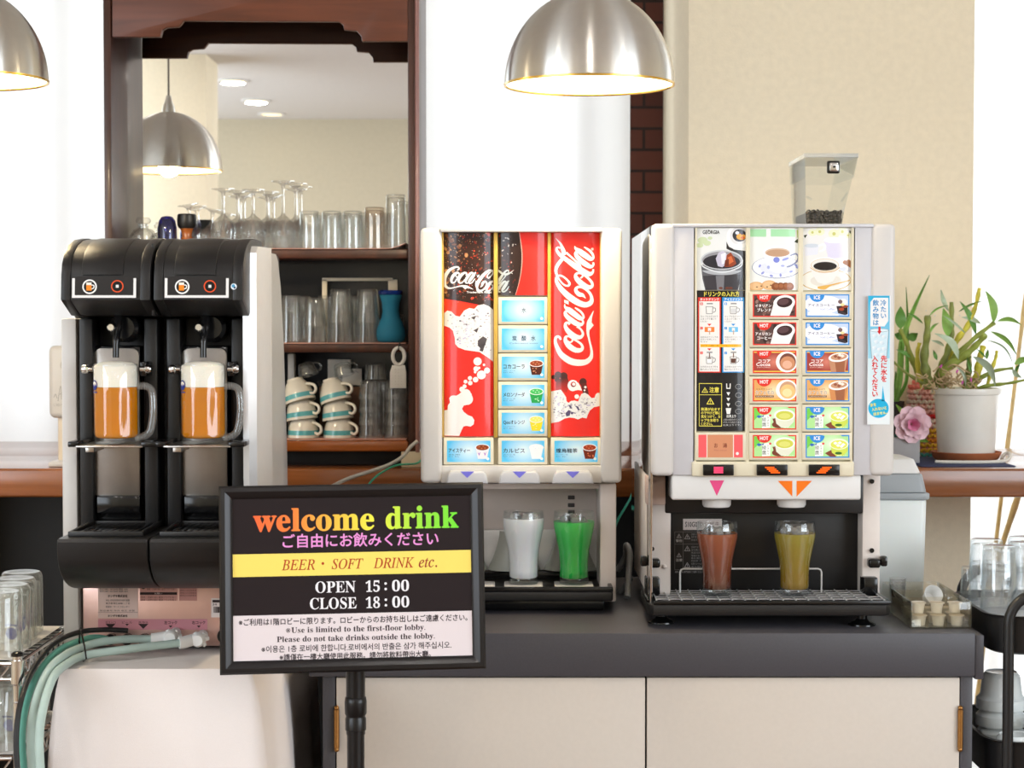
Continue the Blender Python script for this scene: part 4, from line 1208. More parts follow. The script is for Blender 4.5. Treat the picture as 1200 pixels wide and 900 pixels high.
for i, (x, y, r) in enumerate(((280, 188, 27), (322, 211, 8), (342, 248, 19), (305, 277, 29), (270, 237, 17), (290, 231, 9), (264, 258, 9), (267, 308, 18), (230, 298, 14), (201, 321, 13), (232, 330, 15), (195, 352, 13), (178, 372, 18), (212, 436, 38), (205, 400, 30))):
    a.ell(*TL(x, y), r / 5.63, r / 5.63, WB, 3 + .02 * i)
a.poly([TL(*p) for p in ((93, 430), (104, 416), (122, 412), (140, 414), (160, 402), (185, 380), (215, 378), (240, 400), (247, 436), (238, 462), (210, 474), (190, 478), (178, 500), (190, 520), (215, 540), (245, 552), (259, 575), (254, 602), (235, 617), (208, 612), (188, 616), (174, 642), (160, 678), (54, 678), (54, 512), (82, 508), (84, 478), (98, 460))], WB, 3.4)
sc_ = 83.0 / 1490
wm = wordmark((238, 238, 242))
def hor(x, y): return (519 + (1535 - y) * sc_ - .0 * x, 339.5 - (560 - x) * .0585 - 0.0 * (1535 - y) + (3.0 if y < 830 else 0) * 1.0)
a.fold(wm, hor, 4)
a.text('Trademark Regd', 547, 576, 341.5, 344.2, (232, 232, 236), 4, .12)
CUT = lambda p, q, n=10: [p + (q - p) * i / n for i in range(1, n)]
a.build('cola_panel', SD, curved(YK + .022, u0, u1, .010, 10), PRINT_LIT, cuts=CUT(u0, u1), clip=(u0, 272, u1, 511), label='curved cola panel with ice and bubbles', step=.0001)
# middle picture
a = Art(); u0, u1 = 583.8, 641.4
a.rect(u0, 272, u1, 346, (44, 30, 28), 0)
a.poly([(608.5, 272), (u1, 272), (u1, 346), (604, 346), (608, 332), (611, 315), (611.6, 296)], RED, 1)
a.ribbon([(608.5, 272, .5), (611.6, 296, .5), (611, 315, .5), (608, 332, .4), (604, 346, .3)], (206, 160, 150), 2)
for i in range(60): a.ell(rnd.uniform(u0 + 1, 606), rnd.uniform(273, 345), rnd.uniform(.3, 2), rnd.uniform(.2, 1), rnd.choice([(110, 42, 32), (150, 50, 38), (70, 46, 42), (200, 190, 186)]), 1.2 + .01 * i, rnd.uniform(0, 180), 8)
wm2 = wordmark((186, 196, 200)); a.fold(wm2, hor, 3)
a.build('bottle_panel', SD, curved(YK + .022, u0, u1, .010, 10), PRINT_LIT, cuts=CUT(u0, u1), clip=(u0, 272, u1, 346), label='dark and red upper panel', step=.0001)
# upright wordmark panel
a = Art(); u0, u1 = 645.8, 702.8
a.rect(u0, 272, u1, 511, RED, 0)
a.fold(wordmark((246, 244, 244)), lambda x, y: (640 + x / 10, 275 + y / 10), 2)
a.ell(694, 292, 1.6, 1.6, (240, 200, 196), 2)
T3 = lambda x, y: (640 + x / 10, 430 + y / 10)
DKC = (66, 34, 32)
for x, y, r in ((85, 118, 25), (140, 92, 40), (205, 106, 45), (130, 150, 30)): a.ell(*T3(x, y), r / 10, r / 10, DKC, 1 + .02 * (x % 7))
a.poly([T3(*p) for p in ((118, 150), (248, 120), (270, 190), (240, 300), (105, 280))], DKC, 1.3, [DKC, DKC, (110, 38, 34), (206, 48, 42), (200, 46, 40)])
a.ell(*T3(430, 175), 4.3, 4.6, (70, 34, 32), 1.1); a.poly([T3(*p) for p in ((400, 190), (470, 190), (500, 320), (430, 310))], (96, 36, 34), 1.2)
a.ell(*T3(312, 216), 6.2, 6.6, (248, 246, 246), 2); a.poly([T3(*p) for p in ((330, 156), (375, 185), (400, 225), (418, 276), (370, 268), (320, 280))], (248, 246, 246), 2.1)
a.ell(*T3(317, 202), 3.2, 3.1, (180, 46, 50), 3); a.ell(*T3(322, 200), 2.0, 1.9, (244, 238, 238), 4); a.ribbon([(*T3(300, 215), .4), (*T3(312, 226), .5), (*T3(332, 222), .4)], (90, 40, 44), 4)
for x, y, r in ((357, 345, 27), (457, 235, 15), (448, 272, 11)): a.ell(*T3(x, y), r / 10, r / 10, (248, 246, 246), 2)
ice(a, [T3(*p) for p in ((44, 300), (60, 286), (110, 276), (172, 264), (205, 310), (232, 352), (238, 400), (262, 418), (290, 396), (330, 390), (372, 402), (392, 350), (410, 315), (450, 298), (490, 322), (530, 362), (565, 360), (580, 320), (600, 304), (628, 304), (628, 458), (560, 470), (510, 510), (485, 560), (472, 600), (420, 590), (372, 612), (325, 595), (270, 590), (215, 602), (150, 640), (44, 662))], 170, 3, 0, 0, 0, 0)
for q in ([(225, 540), (262, 500), (290, 520), (272, 570), (235, 578)], [(330, 448), (372, 460), (392, 500), (372, 505), (352, 470)], [(255, 440), (290, 450), (300, 490), (280, 480)], [(290, 520), (322, 530), (312, 550), (285, 550)]): a.poly([T3(*p) for p in q], (84, 76, 112), 4)
a.build('wordmark_panel', SD, curved(YK + .022, u0, u1, .010, 10), PRINT_LIT, cuts=CUT(u0, u1), clip=(u0, 272, u1, 511), label='red panel with upright white cola script', step=.0001)
# drink buttons
def cup_art(a, x, y, s, kind):
    """small printed drink picture"""
    body, top, extra = {'cola': ((78, 36, 28), (150, 70, 44), (214, 150, 110)), 'melon': ((40, 160, 80), (70, 190, 100), (196, 236, 206)), 'yellow': ((240, 218, 50), (248, 232, 110), (252, 246, 190)),
                        'white': ((238, 242, 246), (248, 250, 252), (214, 224, 232)), 'tea': ((236, 234, 240), (140, 66, 36), (206, 130, 84)), 'oolong': ((110, 40, 26), (160, 60, 34), (212, 116, 74))}[kind]
    a.poly([(x - s * .95, y), (x + s * .95, y), (x + s * .62, y + s * 1.55), (x - s * .62, y + s * 1.55)], body, 4)
    a.ell(x, y, s, s * .48, (238, 240, 242), 4.2); a.ell(x, y, s * .86, s * .38, top, 4.4)
    for dx, dy in ((-.4, -.1), (.1, -.18), (.35, .08), (-.1, .12)): a.poly([(x + s * dx - 1, y + s * dy), (x + s * dx, y + s * dy - .8), (x + s * dx + 1, y + s * dy), (x + s * dx, y + s * dy + .7)], extra, 4.6)
    if kind == 'tea':
        for dx in (-.45, .35): a.poly([(x + s * dx - 1.6, y + s * .6), (x + s * dx, y + s * .85), (x + s * dx + 1.7, y + s * .55), (x + s * dx, y + s * 1.15)], (150, 90, 190), 4.8)
    if kind in ('cola', 'oolong', 'melon', 'yellow'):
        for i in range(5): a.ell(x + rnd.uniform(-.5, .5) * s, y + s * rnd.uniform(.55, 1.3), rnd.uniform(.4, 1.1), rnd.uniform(.3, .9), extra, 4.8 + .02 * i)
def drink_button(x0, y0, x1, y1, text, sub, kind, centred=False, label=''):
    bt = MB().pbox(x0, y0, x1, y1, YK + .012, YK + .031, M_CREAM, .002).build('drink_button', SD, label=label)
    a = Art(); i0, j0, i1, j1 = x0 + 4.3, y0 + 3.6, x1 - 3.6, y1 - 3.2
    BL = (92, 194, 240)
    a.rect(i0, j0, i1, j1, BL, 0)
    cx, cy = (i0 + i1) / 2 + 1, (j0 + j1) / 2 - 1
    a.glow(cx, cy, (i1 - i0) * .5, (j1 - j0) * .8, (228, 245, 252), BL, .5)  # pale centre: tile print plus the backlight hot spot, painted as colour
    if centred:
        n = len(text)
        for i, ch in enumerate(text): a.text(ch, cx - 2.7 + (i - (n - 1) / 2) * 11, cx + 2.7 + (i - (n - 1) / 2) * 11, cy - 3, cy + 3, (40, 70, 100), 2, .1)
        if n > 1: a.text(sub, cx - 17, cx + 17, cy + 5, cy + 6.6, (80, 120, 160), 2)
    else:
        a.text(text, i0 + 2, i0 + 27, cy - 2.4, cy + 2.6, (38, 52, 64), 2, .1)
        a.text(sub, i0 + 2, i0 + 16, cy + 4.3, cy + 5.6, (60, 84, 104), 2); a.text('氷入り・氷なし', i0 + 2, i0 + 14, cy + 6.4, cy + 7.8, (60, 84, 104), 2)
        cup_art(a, i1 - 9.5, cy - 3.5, 8.6, kind)
    a.ell(i1 - 3.2, j1 - 3.8, 1.7, 1.7, (236, 246, 250), 5)
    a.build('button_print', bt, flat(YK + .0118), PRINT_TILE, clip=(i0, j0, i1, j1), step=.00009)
x0, x1 = 583.6, 641.6
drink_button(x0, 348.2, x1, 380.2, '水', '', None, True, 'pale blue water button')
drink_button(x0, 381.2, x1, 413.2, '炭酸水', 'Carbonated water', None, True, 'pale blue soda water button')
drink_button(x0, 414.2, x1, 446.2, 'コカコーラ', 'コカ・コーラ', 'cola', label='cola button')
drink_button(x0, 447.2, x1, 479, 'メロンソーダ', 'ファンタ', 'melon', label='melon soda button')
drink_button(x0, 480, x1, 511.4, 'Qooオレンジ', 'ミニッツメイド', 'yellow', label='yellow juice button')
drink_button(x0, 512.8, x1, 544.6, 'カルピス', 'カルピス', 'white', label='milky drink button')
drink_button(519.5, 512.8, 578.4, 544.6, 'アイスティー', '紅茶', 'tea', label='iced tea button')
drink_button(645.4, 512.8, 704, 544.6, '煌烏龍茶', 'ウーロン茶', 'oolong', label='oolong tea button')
# cavity below
M_CAV = mat('pale_cavity_plastic', (224, 214, 208), 0.4, noise=(0.02, 30))
for x0, x1 in ((499, 513), (703, 722)): MB().pbox(x0, 566.5, x1, 705.5, YK + .03, 3.86, M_CAV, .004).build('cavity_side', SD)
MB().pbox(512, 566.5, 704, 688, 3.595, 3.62, M_CAV, .002).build('cavity_back', SD)
MB().pbox(512, 566.5, 704, 573, YK + .06, 3.6, M_CAV, .001).build('cavity_top', SD)
for y in (583, 592, 600): MB().pbox(665.5, y - 2.3, 673.5, y + 2.3, 3.593, 3.597, mat('dark_indicator', (70, 66, 70), .3), .001).build('indicator', SD)
for cx in (541, 602.5, 668):
    m = MB(); vs = []; fs = []
    n, rws = 16, 10
    for j in range(rws + 1):
        t = j / rws
        hw = (17 + 14 * (t ** 1.6)) if True else 0
        for i in range(n + 1):
            s_ = -1 + 2 * i / n
            q = P(cx + s_ * hw, 622 + t * 45, 3.575)
            vs.append(Vector((q.x, 3.575 - .035 * math.sqrt(max(0, 1 - s_ * s_)) * (.5 + .5 * t), q.z)))
    N = n + 1
    for j in range(rws):
        for i in range(n): fs.append((j * N + i, j * N + i + 1, (j + 1) * N + i + 1, (j + 1) * N + i))
    m.add(vs, fs, mat('smoky_splash_plastic', (176, 178, 168), 0.2, noise=(0.04, 20))); m.build('splash_guard', SD)
MB().pbox(513, 621, 703, 668, 3.580, 3.592, mat('bright_splash_steel', (236, 236, 234), 0.3, .2, noise=(0.02, 50)), .001).build('splash_back', SD)
ZTR = Z(688, 3.40)
MB().box(P(496, 690, 3.40).x, P(718.5, 690, 3.40).x, 3.40, 3.60, Z(705, 3.40), ZTR - .008, M_BLACK, .004, 3).build('drip_tray', SD)
m = MB(); xa, xb = P(496, 690, 3.40).x, P(718.5, 690, 3.40).x
for q in ((xa, xb, 3.40, 3.408), (xa, xb, 3.565, 3.592), (xa, xa + .008, 3.408, 3.565), (xb - .008, xb, 3.408, 3.565)): m.box(*q, ZTR - .010, ZTR + (.006 if q[2] > 3.5 else 0), M_BLACKG, .002)
m.build('tray_rim', SD)
MB().box(P(540, 690, 3.42).x, P(708, 690, 3.45).x, 3.45, 3.80, ZC + .0005, Z(705, 3.40) - .001, M_BLACKG, .003).build('plinth', SD)
MB().box(P(500, 690, 3.45).x, P(720, 690, 3.45).x, 3.62, 3.85, ZC + .0005, Z(707, YK), M_CAV, .003).build('base', SD)
PL = []
for cx in (557, 613.5, 673): 
    q = P(cx, 684, 3.42)
    MB().box(q.x - .0355, q.x + .0355, 3.413, 3.485, ZTR - .0079, ZTR - .001, M_OFFW, .002).build('glass_stand', SD); PL.append(q.x)
ZGL = ZTR - .001

# ================================================================== soft-drink glasses
M_GL2 = thin_glass('drink_glass_wall', (1, 1, 1), (.9, .93, .93), .65)
def soft_drink(c, k, level, mats, label, h=86, icy=True, froth=None):
    t = thing('drink_glass', c, label, 'glass', 'filled glasses on the dispensers')
    pr = [(0, .5), (15, .5), (17, 1), (17.4, 3), (16.9, 9), (16.8, 25), (18.2, 40), (20.2, 50), (22.3, 60), (23.9, 68), (24.3, 75), (23.6, h - 1.5), (23.2, h), (22.4, h - .6)]
    inn = [(22.2, h - 2), (22.9, 77)]
    m = MB(); m.lathe([(r * k, z * k) for r, z in pr + inn], M_GL2, c, 40); m.build('glass_body', t, sharp=60)
    rr = lambda z: next((a[0] + (b2[0] - a[0]) * (z - a[1]) / (b2[1] - a[1]) for a, b2 in zip(pr[4:], pr[5:]) if a[1] <= z <= b2[1]), 17)
    zs_ = [9, 16, 25, 33, 40, 45, 50, 55, 60, 64, 68, 72, 75]
    zl = [z for z in zs_ if z < level - 1] + [level]
    cutz = 9 + (level - 9) * .0
    m = MB(); m.lathe([(0, 6.8 * k), (13.8 * k, 7.2 * k)] + [((rr(z) - .3) * k, z * k) for z in zl] + [((rr(level) - 3) * k, (level - .3) * k), (0, (level - .5) * k)], mats, c, 40); m.build('drink', t, sharp=60)
    if icy:
        m = MB(); rr_ = random.Random(int(c.x * 1000))
        for i in range(7):
            a_ = i * 2.4; q = Vector((math.cos(a_) * 12 * k * (i > 0), math.sin(a_) * 12 * k * (i > 0), (level + .5 + rr_.random() * 2) * k)) + Vector(c)
            M_ = Matrix.Translation(q) @ Matrix.Rotation(rr_.random() * 3, 4, Vector((rr_.random(), rr_.random(), 1)).normalized())
            s_ = 4.6 * k; m.box(-s_, s_, -s_, s_, -s_ * .8, s_ * .8, M_ICE, s_ * .3, 2, M_)
        m.build('ice', t)['kind'] = 'stuff'
    return t
M_ICE = mat('ice_cube', (236, 240, 240), 0.1, trans=0.75, ior=1.31)
def layered(name, z0, z1, lo, hi, rough=.25, sss=.15):
    m = bpy.data.materials.new(name); m.use_nodes = True; nt = m.node_tree; b = nt.nodes['Principled BSDF']
    tc = nt.nodes.new('ShaderNodeTexCoord'); sp = nt.nodes.new('ShaderNodeSeparateXYZ'); mr = nt.nodes.new('ShaderNodeMapRange')
    ns = nt.nodes.new('ShaderNodeTexNoise'); ns.inputs['Scale'].default_value = 60; ad = nt.nodes.new('ShaderNodeMath'); ad.operation = 'MULTIPLY_ADD'; ad.inputs[1].default_value = .02
    nt.links.new(tc.outputs['Object'], sp.inputs[0]); nt.links.new(tc.outputs['Object'], ns.inputs['Vector'])
    nt.links.new(ns.outputs['Fac'], ad.inputs[0]); nt.links.new(sp.outputs['Z'], ad.inputs[2]); nt.links.new(ad.outputs[0], mr.inputs['Value'])
    mr.inputs['From Min'].default_value = z0; mr.inputs['From Max'].default_value = z1
    r = nt.nodes.new('ShaderNodeValToRGB'); r.color_ramp.elements[0].color = (*L(lo), 1); r.color_ramp.elements[1].color = (*L(hi), 1)
    nt.links.new(mr.outputs[0], r.inputs['Fac']); nt.links.new(r.outputs['Color'], b.inputs['Base Color'])
    b.inputs['Roughness'].default_value = rough; b.inputs['Subsurface Weight'].default_value = sss; b.inputs['Subsurface Scale'].default_value = .3
    return m
kS = 3.445 / F
q = P(613.5, 682, 3.447); soft_drink(Vector((q.x, 3.447, ZGL + .0005)), kS, 78, layered('milky_drink', .02, .12, (226, 226, 232), (236, 236, 238)), 'glass of cloudy white drink with ice on the soda dispenser tray')
q = P(672.5, 682, 3.447); soft_drink(Vector((q.x, 3.447, ZGL + .0005)), kS, 74, layered('melon_soda', .02, .12, (22, 168, 64), (66, 206, 92)), 'glass of bright green melon soda with ice on the soda dispenser tray')
# ================================================================== coffee dispenser
YV = 3.25
CD = thing('coffee_dispenser', (P(905, 730, 3.5).x, 3.5, ZC), 'white and grey hot and iced coffee dispenser with photo menu and wire drip grate', 'drink dispenser')
M_GREYS = mat('silver_grey_panel', (206, 206, 210), 0.38, 0.1, noise=(0.015, 60))
M_IVP = mat('rosy_ivory_panel', (228, 219, 212), 0.4, noise=(0.015, 60))
M_POLISH = mat('polished_side_steel', (216, 216, 214), 0.04, 1.0, noise=(0.01, 10))
BZ = mat('cream_menu_bezel', (226, 218, 192), 0.35, noise=(0.01, 60))
xs0 = P(763.5, 400, YV).x
MB().box(xs0 + .004, P(1046, 300, YV).x, YV + .05, 3.775, Z(557, YV), Z(263, YV), M_WHITE, .006).build('body', CD)
MB().box(xs0 - .0005, xs0 + .0035, YV + .012, 3.78, ZC + .028, Z(264, YV), M_POLISH, .0008).build('side_plate', CD, label='mirror-polished steel side')
for x0, x1 in ((764, 790), (1022, 1048)): MB().pbox(x0, 262, x1, 558, YV, YV + .08, M_OFFW, .009, 4).build('wing', CD)
for x0, x1 in ((789, 815), (999.5, 1023)): MB().pbox(x0, 265, x1, 557, YV + .006, YV + .06, M_GREYS, .002).build('grey_strip', CD)
MB().pbox(788, 262.2, 1024, 266.3, YV + .002, YV + .06, M_GREYS, .0015).build('top_rail', CD)
MB().pbox(814, 266, 1000, 541, YV + .016, YV + .06, BZ, .001).build('menu_backing', CD)
for x0, x1 in ((812.5, 816), (874.3, 878), (936, 940), (998, 1001)): MB().pbox(x0, 266.5, x1, 541, YV + .006, YV + .02, BZ, .001).build('menu_divider', CD)
MB().pbox(811, 541, 1001, 558.5, YV + .002, YV + .05, BZ, .003, 3).build('sensor_strip', CD)
for x0, c1, kind in ((824, (240, 70, 110), 0), (887, (255, 96, 20), 1), (948, (255, 96, 20), -1)):
    w_ = MB().pbox(x0, 544.5, x0 + 36, 557.3, YV - .003, YV + .004, M_BLACKG, .001).build('sensor_window', CD)
    a = Art()
    for i in range(4):
        y = 547 + i * 2.0; dx = 2.2 * i * kind
        cx = x0 + 18 + dx - (3 * kind)
        a.rect(cx - 5.5 + (0 if kind else 0), y, cx + 5.5, y + 1.6, c1, 0)
    a.build('lit_arrow', w_, flat(YV - .0032), print_mat('lit_print', .5, .3), label='glowing stripe arrow')
# ---- menu pictures
def menu_panel(x0, x1, y0, y1, a, name, label):
    a.build(name, CD, curved(YV + .014, x0, x1, .0065), PRINT_LIT, cuts=[x0 + (x1 - x0) * i / 8 for i in range(1, 8)], clip=(x0, y0, x1, y1), step=.00009, label=label)
Q = lambda x, y: (810 + x / 6, 260 + y / 6)
def pl(a, pts, c, h): a.poly([Q(*p) for p in pts], c, h)
def el(a, x, y, rx, ry, c, h, rot=0, a0=0, a1=360): a.ell(*Q(x, y), rx / 6, ry / 6, c, h, rot, 30, a0, a1)
a = Art(); X0, X1 = 816.4, 874
a.rect(X0, 267.5, X1, 341, (232, 234, 232), 0)
for x, y, r in ((80, 130, 34), (110, 150, 26), (60, 165, 24), (130, 115, 16)): el(a, x, y, r, r * .7, (206, 220, 178), .5 + x * .0005)
pl(a, [(245, 140), (262, 175), (300, 195), (390, 205), (390, 490), (330, 490), (360, 300), (330, 230), (245, 190)], (44, 42, 42), .6)
el(a, 330, 105, 84, 86, (246, 246, 244), 1); el(a, 335, 100, 66, 62, (226, 226, 226), 1.1); el(a, 338, 96, 50, 44, (38, 36, 40), 1.2); el(a, 350, 105, 34, 22, (238, 170, 70), 1.3); el(a, 322, 78, 14, 12, (230, 232, 238), 1.4); el(a, 362, 112, 16, 9, (220, 110, 40), 1.4); el(a, 356, 80, 12, 10, (60, 56, 70), 1.4)
pl(a, [(68, 300), (360, 290), (352, 380), (325, 490), (100, 490), (78, 400)], (92, 92, 98), 2); el(a, 214, 268, 148, 70, (202, 206, 210), 2.2); el(a, 214, 270, 138, 61, (150, 150, 156), 2.3); el(a, 212, 280, 130, 50, (46, 44, 52), 2.4)
pl(a, [(82, 380), (346, 370), (325, 490), (104, 490)], (60, 58, 64), 2.5); pl(a, [(170, 380), (230, 378), (225, 490), (180, 490)], (120, 120, 126), 2.55)
el(a, 214, 335, 140, 40, (176, 180, 186), 2.35, 0, 10, 170)
a.ribbon([(*Q(68, 275), .5), (*Q(90, 320), .8), (*Q(214, 356), .9), (*Q(340, 318), .8), (*Q(362, 268), .5)], (214, 218, 222), 2.7)
pl(a, [(170, 260), (190, 215), (225, 205), (248, 230), (246, 300), (215, 320), (185, 312)], (200, 196, 214), 3); pl(a, [(205, 230), (240, 215), (240, 290), (212, 300)], (232, 232, 240), 3.1)
pl(a, [(246, 235), (275, 215), (300, 250), (315, 295), (285, 315), (235, 318)], (150, 64, 34), 3.2); pl(a, [(255, 250), (280, 240), (296, 280), (262, 300)], (212, 108, 60), 3.3); pl(a, [(235, 270), (262, 262), (262, 312), (228, 316)], (110, 46, 30), 3.4)
for x in (205, 250, 275): el(a, x, 466, 14, 8, (110, 60, 46), 2.6)
a.text('GEORGIA', *[Q(80, 0)[0], Q(196, 0)[0]], Q(0, 61)[1], Q(0, 86)[1], (40, 40, 42), 4, .12); el(a, 122, 62, 4, 6, (40, 40, 42), 4)
menu_panel(X0, X1, 267.5, 340, a, 'menu_photo', 'photo of an iced coffee glass')
a = Art(); X0, X1 = 878.5, 936
a.rect(X0, 267.5, X1, 341, (238, 240, 238), 0)
for x0, x1 in ((415, 524), (556, 730)): pl(a, [(x0, 52), (x1, 52), (x1, 106), (x0, 104)], (172, 228, 178), .5)
pl(a, [(740, 60), (770, 45), (770, 140), (745, 110)], (190, 200, 120), .6); pl(a, [(722, 140), (760, 110), (770, 130), (745, 150)], (60, 70, 44), .7)
el(a, 600, 320, 174, 78, (120, 132, 172), 1); el(a, 600, 319, 170, 75, (248, 249, 250), 1.1); el(a, 600, 324, 120, 48, (228, 232, 242), 1.2)
for x, y in ((480, 310), (500, 360), (560, 380), (625, 376), (700, 350), (735, 305), (745, 320)): el(a, x, y, 13, 8, (150, 160, 220), 1.4, x)
pl(a, [(505, 220), (520, 290), (555, 345), (595, 362), (640, 352), (680, 300), (696, 225)], (242, 244, 250), 2); el(a, 602, 212, 100, 40, (248, 248, 250), 2.2); el(a, 604, 216, 88, 31, (214, 190, 168), 2.3); el(a, 606, 220, 82, 25, (196, 158, 128), 2.4)
el(a, 596, 268, 22, 20, (128, 140, 220), 2.5); el(a, 660, 262, 26, 9, (160, 170, 230), 2.5, -20); el(a, 540, 320, 10, 12, (170, 180, 230), 2.5); el(a, 640, 310, 14, 7, (176, 186, 232), 2.5)
a.ribbon([(*Q(694, 238), .6), (*Q(735, 225), .9), (*Q(752, 250), .9), (*Q(735, 285), .9), (*Q(690, 312), 1.0), (*Q(668, 316), .6)], (132, 140, 176), 2.6)
for x, y in ((455, 455), (545, 445)): el(a, x, y, 52, 34, (226, 178, 126), 3); el(a, x - 4, y - 3, 40, 24, (236, 194, 146), 3.1)
for x, y in ((460, 458), (490, 452), (556, 446), (530, 458)): el(a, x, y, 7, 4, (120, 80, 52), 3.2)
for x in (590, 625, 662, 690): el(a, x, 455, 30, 28, (140, 82, 52), 3.3 + x * .0002); el(a, x + 4, 450, 16, 14, (168, 104, 68), 3.6)
menu_panel(X0, X1, 267.5, 340, a, 'menu_photo', 'photo of a latte in a blue flowered cup')
a = Art(); X0, X1 = 940.5, 998
a.rect(X0, 267.5, X1, 341, (236, 236, 234), 0)
for x, y, r in ((850, 75, 30), (900, 70, 34), (1000, 85, 40), (1060, 70, 36), (1100, 95, 26)): el(a, x, y, r, r * .8, (236, 238, 206), .5 + x * .0003); el(a, x, y, r * .3, r * .3, (206, 206, 120), .9)
pl(a, [(1110, 60), (1140, 70), (1140, 110), (1115, 100)], (54, 64, 44), .8); pl(a, [(790, 95), (815, 90), (800, 115)], (54, 64, 44), .8)
pl(a, [(930, 130), (1075, 128), (1060, 180), (1078, 250), (960, 260)], (224, 220, 240), 1); el(a, 1002, 130, 74, 22, (246, 246, 250), 1.1); pl(a, [(795, 170), (895, 165), (885, 230), (800, 240)], (230, 232, 240), 1); el(a, 845, 168, 50, 14, (208, 216, 226), 1.2)
a.ribbon([(*Q(888, 170), .8), (*Q(930, 160), 1.3), (*Q(935, 190), 1.3), (*Q(898, 210), .8)], (240, 242, 248), 1.3)
for x, y in ((1080, 285), (1105, 280), (1125, 290), (1095, 300), (1120, 308)): el(a, x, y, 17, 14, (168, 110, 70), 1.6 + x * .0002)
el(a, 1100, 330, 60, 22, (206, 210, 222), 1.5)
el(a, 945, 410, 180, 78, (206, 170, 96), 2); el(a, 945, 409, 174, 74, (240, 238, 230), 2.1); el(a, 945, 415, 110, 44, (226, 222, 212), 2.2)
pl(a, [(832, 310), (850, 370), (885, 425), (935, 440), (990, 420), (1030, 360), (1042, 310)], (238, 236, 232), 3); el(a, 936, 300, 106, 52, (244, 244, 242), 3.2); el(a, 936, 304, 98, 44, (212, 180, 120), 3.3); el(a, 936, 303, 95, 41, (236, 234, 228), 3.35); el(a, 938, 312, 82, 30, (40, 34, 34), 3.4)
a.ribbon([(*Q(834, 322), .35), (*Q(880, 348), .45), (*Q(936, 355), .5), (*Q(1000, 346), .45), (*Q(1040, 320), .35)], (206, 164, 92), 3.6)
a.ribbon([(*Q(1038, 320), .9), (*Q(1080, 310), 1.3), (*Q(1095, 330), 1.3), (*Q(1070, 365), 1.3), (*Q(1030, 375), .9)], (242, 240, 236), 3.5)
a.ribbon([(*Q(885, 462), 1.0), (*Q(930, 462), 2.4), (*Q(975, 446), 1.0), (*Q(1040, 430), .7), (*Q(1116, 410), .5)], (226, 178, 92), 4)
menu_panel(X0, X1, 267.5, 340, a, 'menu_photo', 'photo of black coffee in a gold-rimmed cup')
# ---- instructions
a = Art(); X0, X1 = 816.4, 874
a.rect(X0, 340.5, X1, 505, (30, 28, 30), 0)
W = (238, 236, 232); RD, BLU, YE = (230, 60, 50), (44, 150, 222), (236, 222, 90)
a.text('ドリンクの入れ方', 825, 866, 341.4, 347.6, YE, 2, .15)
for x0, col, head in ((817.9, RD, 'ホットドリンク'), (845.9, BLU, 'アイスドリンク')):
    a.rect(x0, 348.5, x0 + 26.2, 436.5, col, 1); a.rect(x0 + 1.4, 353, x0 + 24.8, 435.3, W, 2); a.text(head, x0 + 2.5, x0 + 24, 349.3, 352.4, (252, 250, 248), 3, .1)
    for i, y in enumerate((354.5, 383, 412)):
        a.rect(x0 + 2.6, y, x0 + 5.6, y + 3, col, 3); a.text(str(i + 1), x0 + 3.6, x0 + 4.6, y + .5, y + 2.6, W, 4)
    def mugs(cx, cy, s, fill=None):
        g = (110, 108, 108)
        a.line([(cx - s, cy - s), (cx - s * .85, cy + s), (cx + s * .75, cy + s), (cx + s * .9, cy - s), (cx - s, cy - s)], .3, g, 3)
        a.ribbon([(cx + s * .9, cy - s * .6, .35), (cx + s * 1.6, cy - s * .5, .35), (cx + s * 1.5, cy + s * .4, .35), (cx + s * .8, cy + s * .6, .35)], g, 3)
        if fill: a.poly([(cx - s * .8, cy - s * .5), (cx - s * .7, cy + s * .8), (cx + s * .6, cy + s * .8), (cx + s * .75, cy - s * .5)], fill, 3.3)
    cx = x0 + 13
    a.rect(cx - 3, 355, cx + 4, 356.6, (150, 150, 150), 3); mugs(cx + .3, 363.5, 4.2, (214, 214, 214) if col is BLU else None)
    for k, t in enumerate(('カップを注ぎ口の下', 'にまっすぐ置いて', 'ください')): a.text(t, x0 + 3, x0 + 3 + (20, 18, 8)[k], 369.6 + k * 3, 371.8 + k * 3, (90, 88, 88), 3)
    a.poly([(cx - 2.6, 379.4), (cx + 2.6, 379.4), (cx, 382)], col, 3)
    a.rect(cx - 5.4, 383.2, cx + 5.8, 389, (236, 130, 60) if col is RD else (110, 190, 232), 3); a.rect(cx - 1.6, 384.2, cx + 2, 388, W, 3.3); a.ribbon([(cx + .3, 387, .6), (cx + .3, 392, .6)], (200, 170, 150), 3.4)
    for k, t in enumerate(('お好みのドリンクの', 'ボタンを押してく', 'ださい')): a.text(t, x0 + 3, x0 + 3 + (20, 18, 8)[k], 394 + k * 2.7, 396 + k * 2.7, (90, 88, 88), 3)
    a.poly([(cx - 2.6, 408.2), (cx + 2.6, 408.2), (cx, 410.8)], col, 3)
    a.rect(cx - 3, 412, cx + 3.6, 413.6, (150, 150, 150), 3); a.rect(cx - .4, 413.6, cx + .8, 419, (120, 90, 76), 3); mugs(cx + .3, 422, 4, (96, 60, 46) if col is BLU else (250, 248, 246))
    if col is RD: a.rect(cx - 2.6, 419.2, cx + 2.4, 420.4, (90, 60, 48), 3.6)
    for k, t in enumerate(('注ぎ終わるまで手を', '触れないで下さい')): a.text(t, x0 + 2.6, x0 + 23, 428.6 + k * 3, 430.8 + k * 3, (90, 88, 88), 3)
a.rect(820.5, 403.3, 868.5, 406.8, (246, 190, 40), 3); a.text('※ボタンは軽く押してはなしてください', 822, 867, 403.9, 406.2, (190, 90, 30), 4)
a.frame(819, 449, 845.5, 499.5, .7, YE, 1); a.rect(819, 462.2, 845.5, 462.8, YE, 1.2)
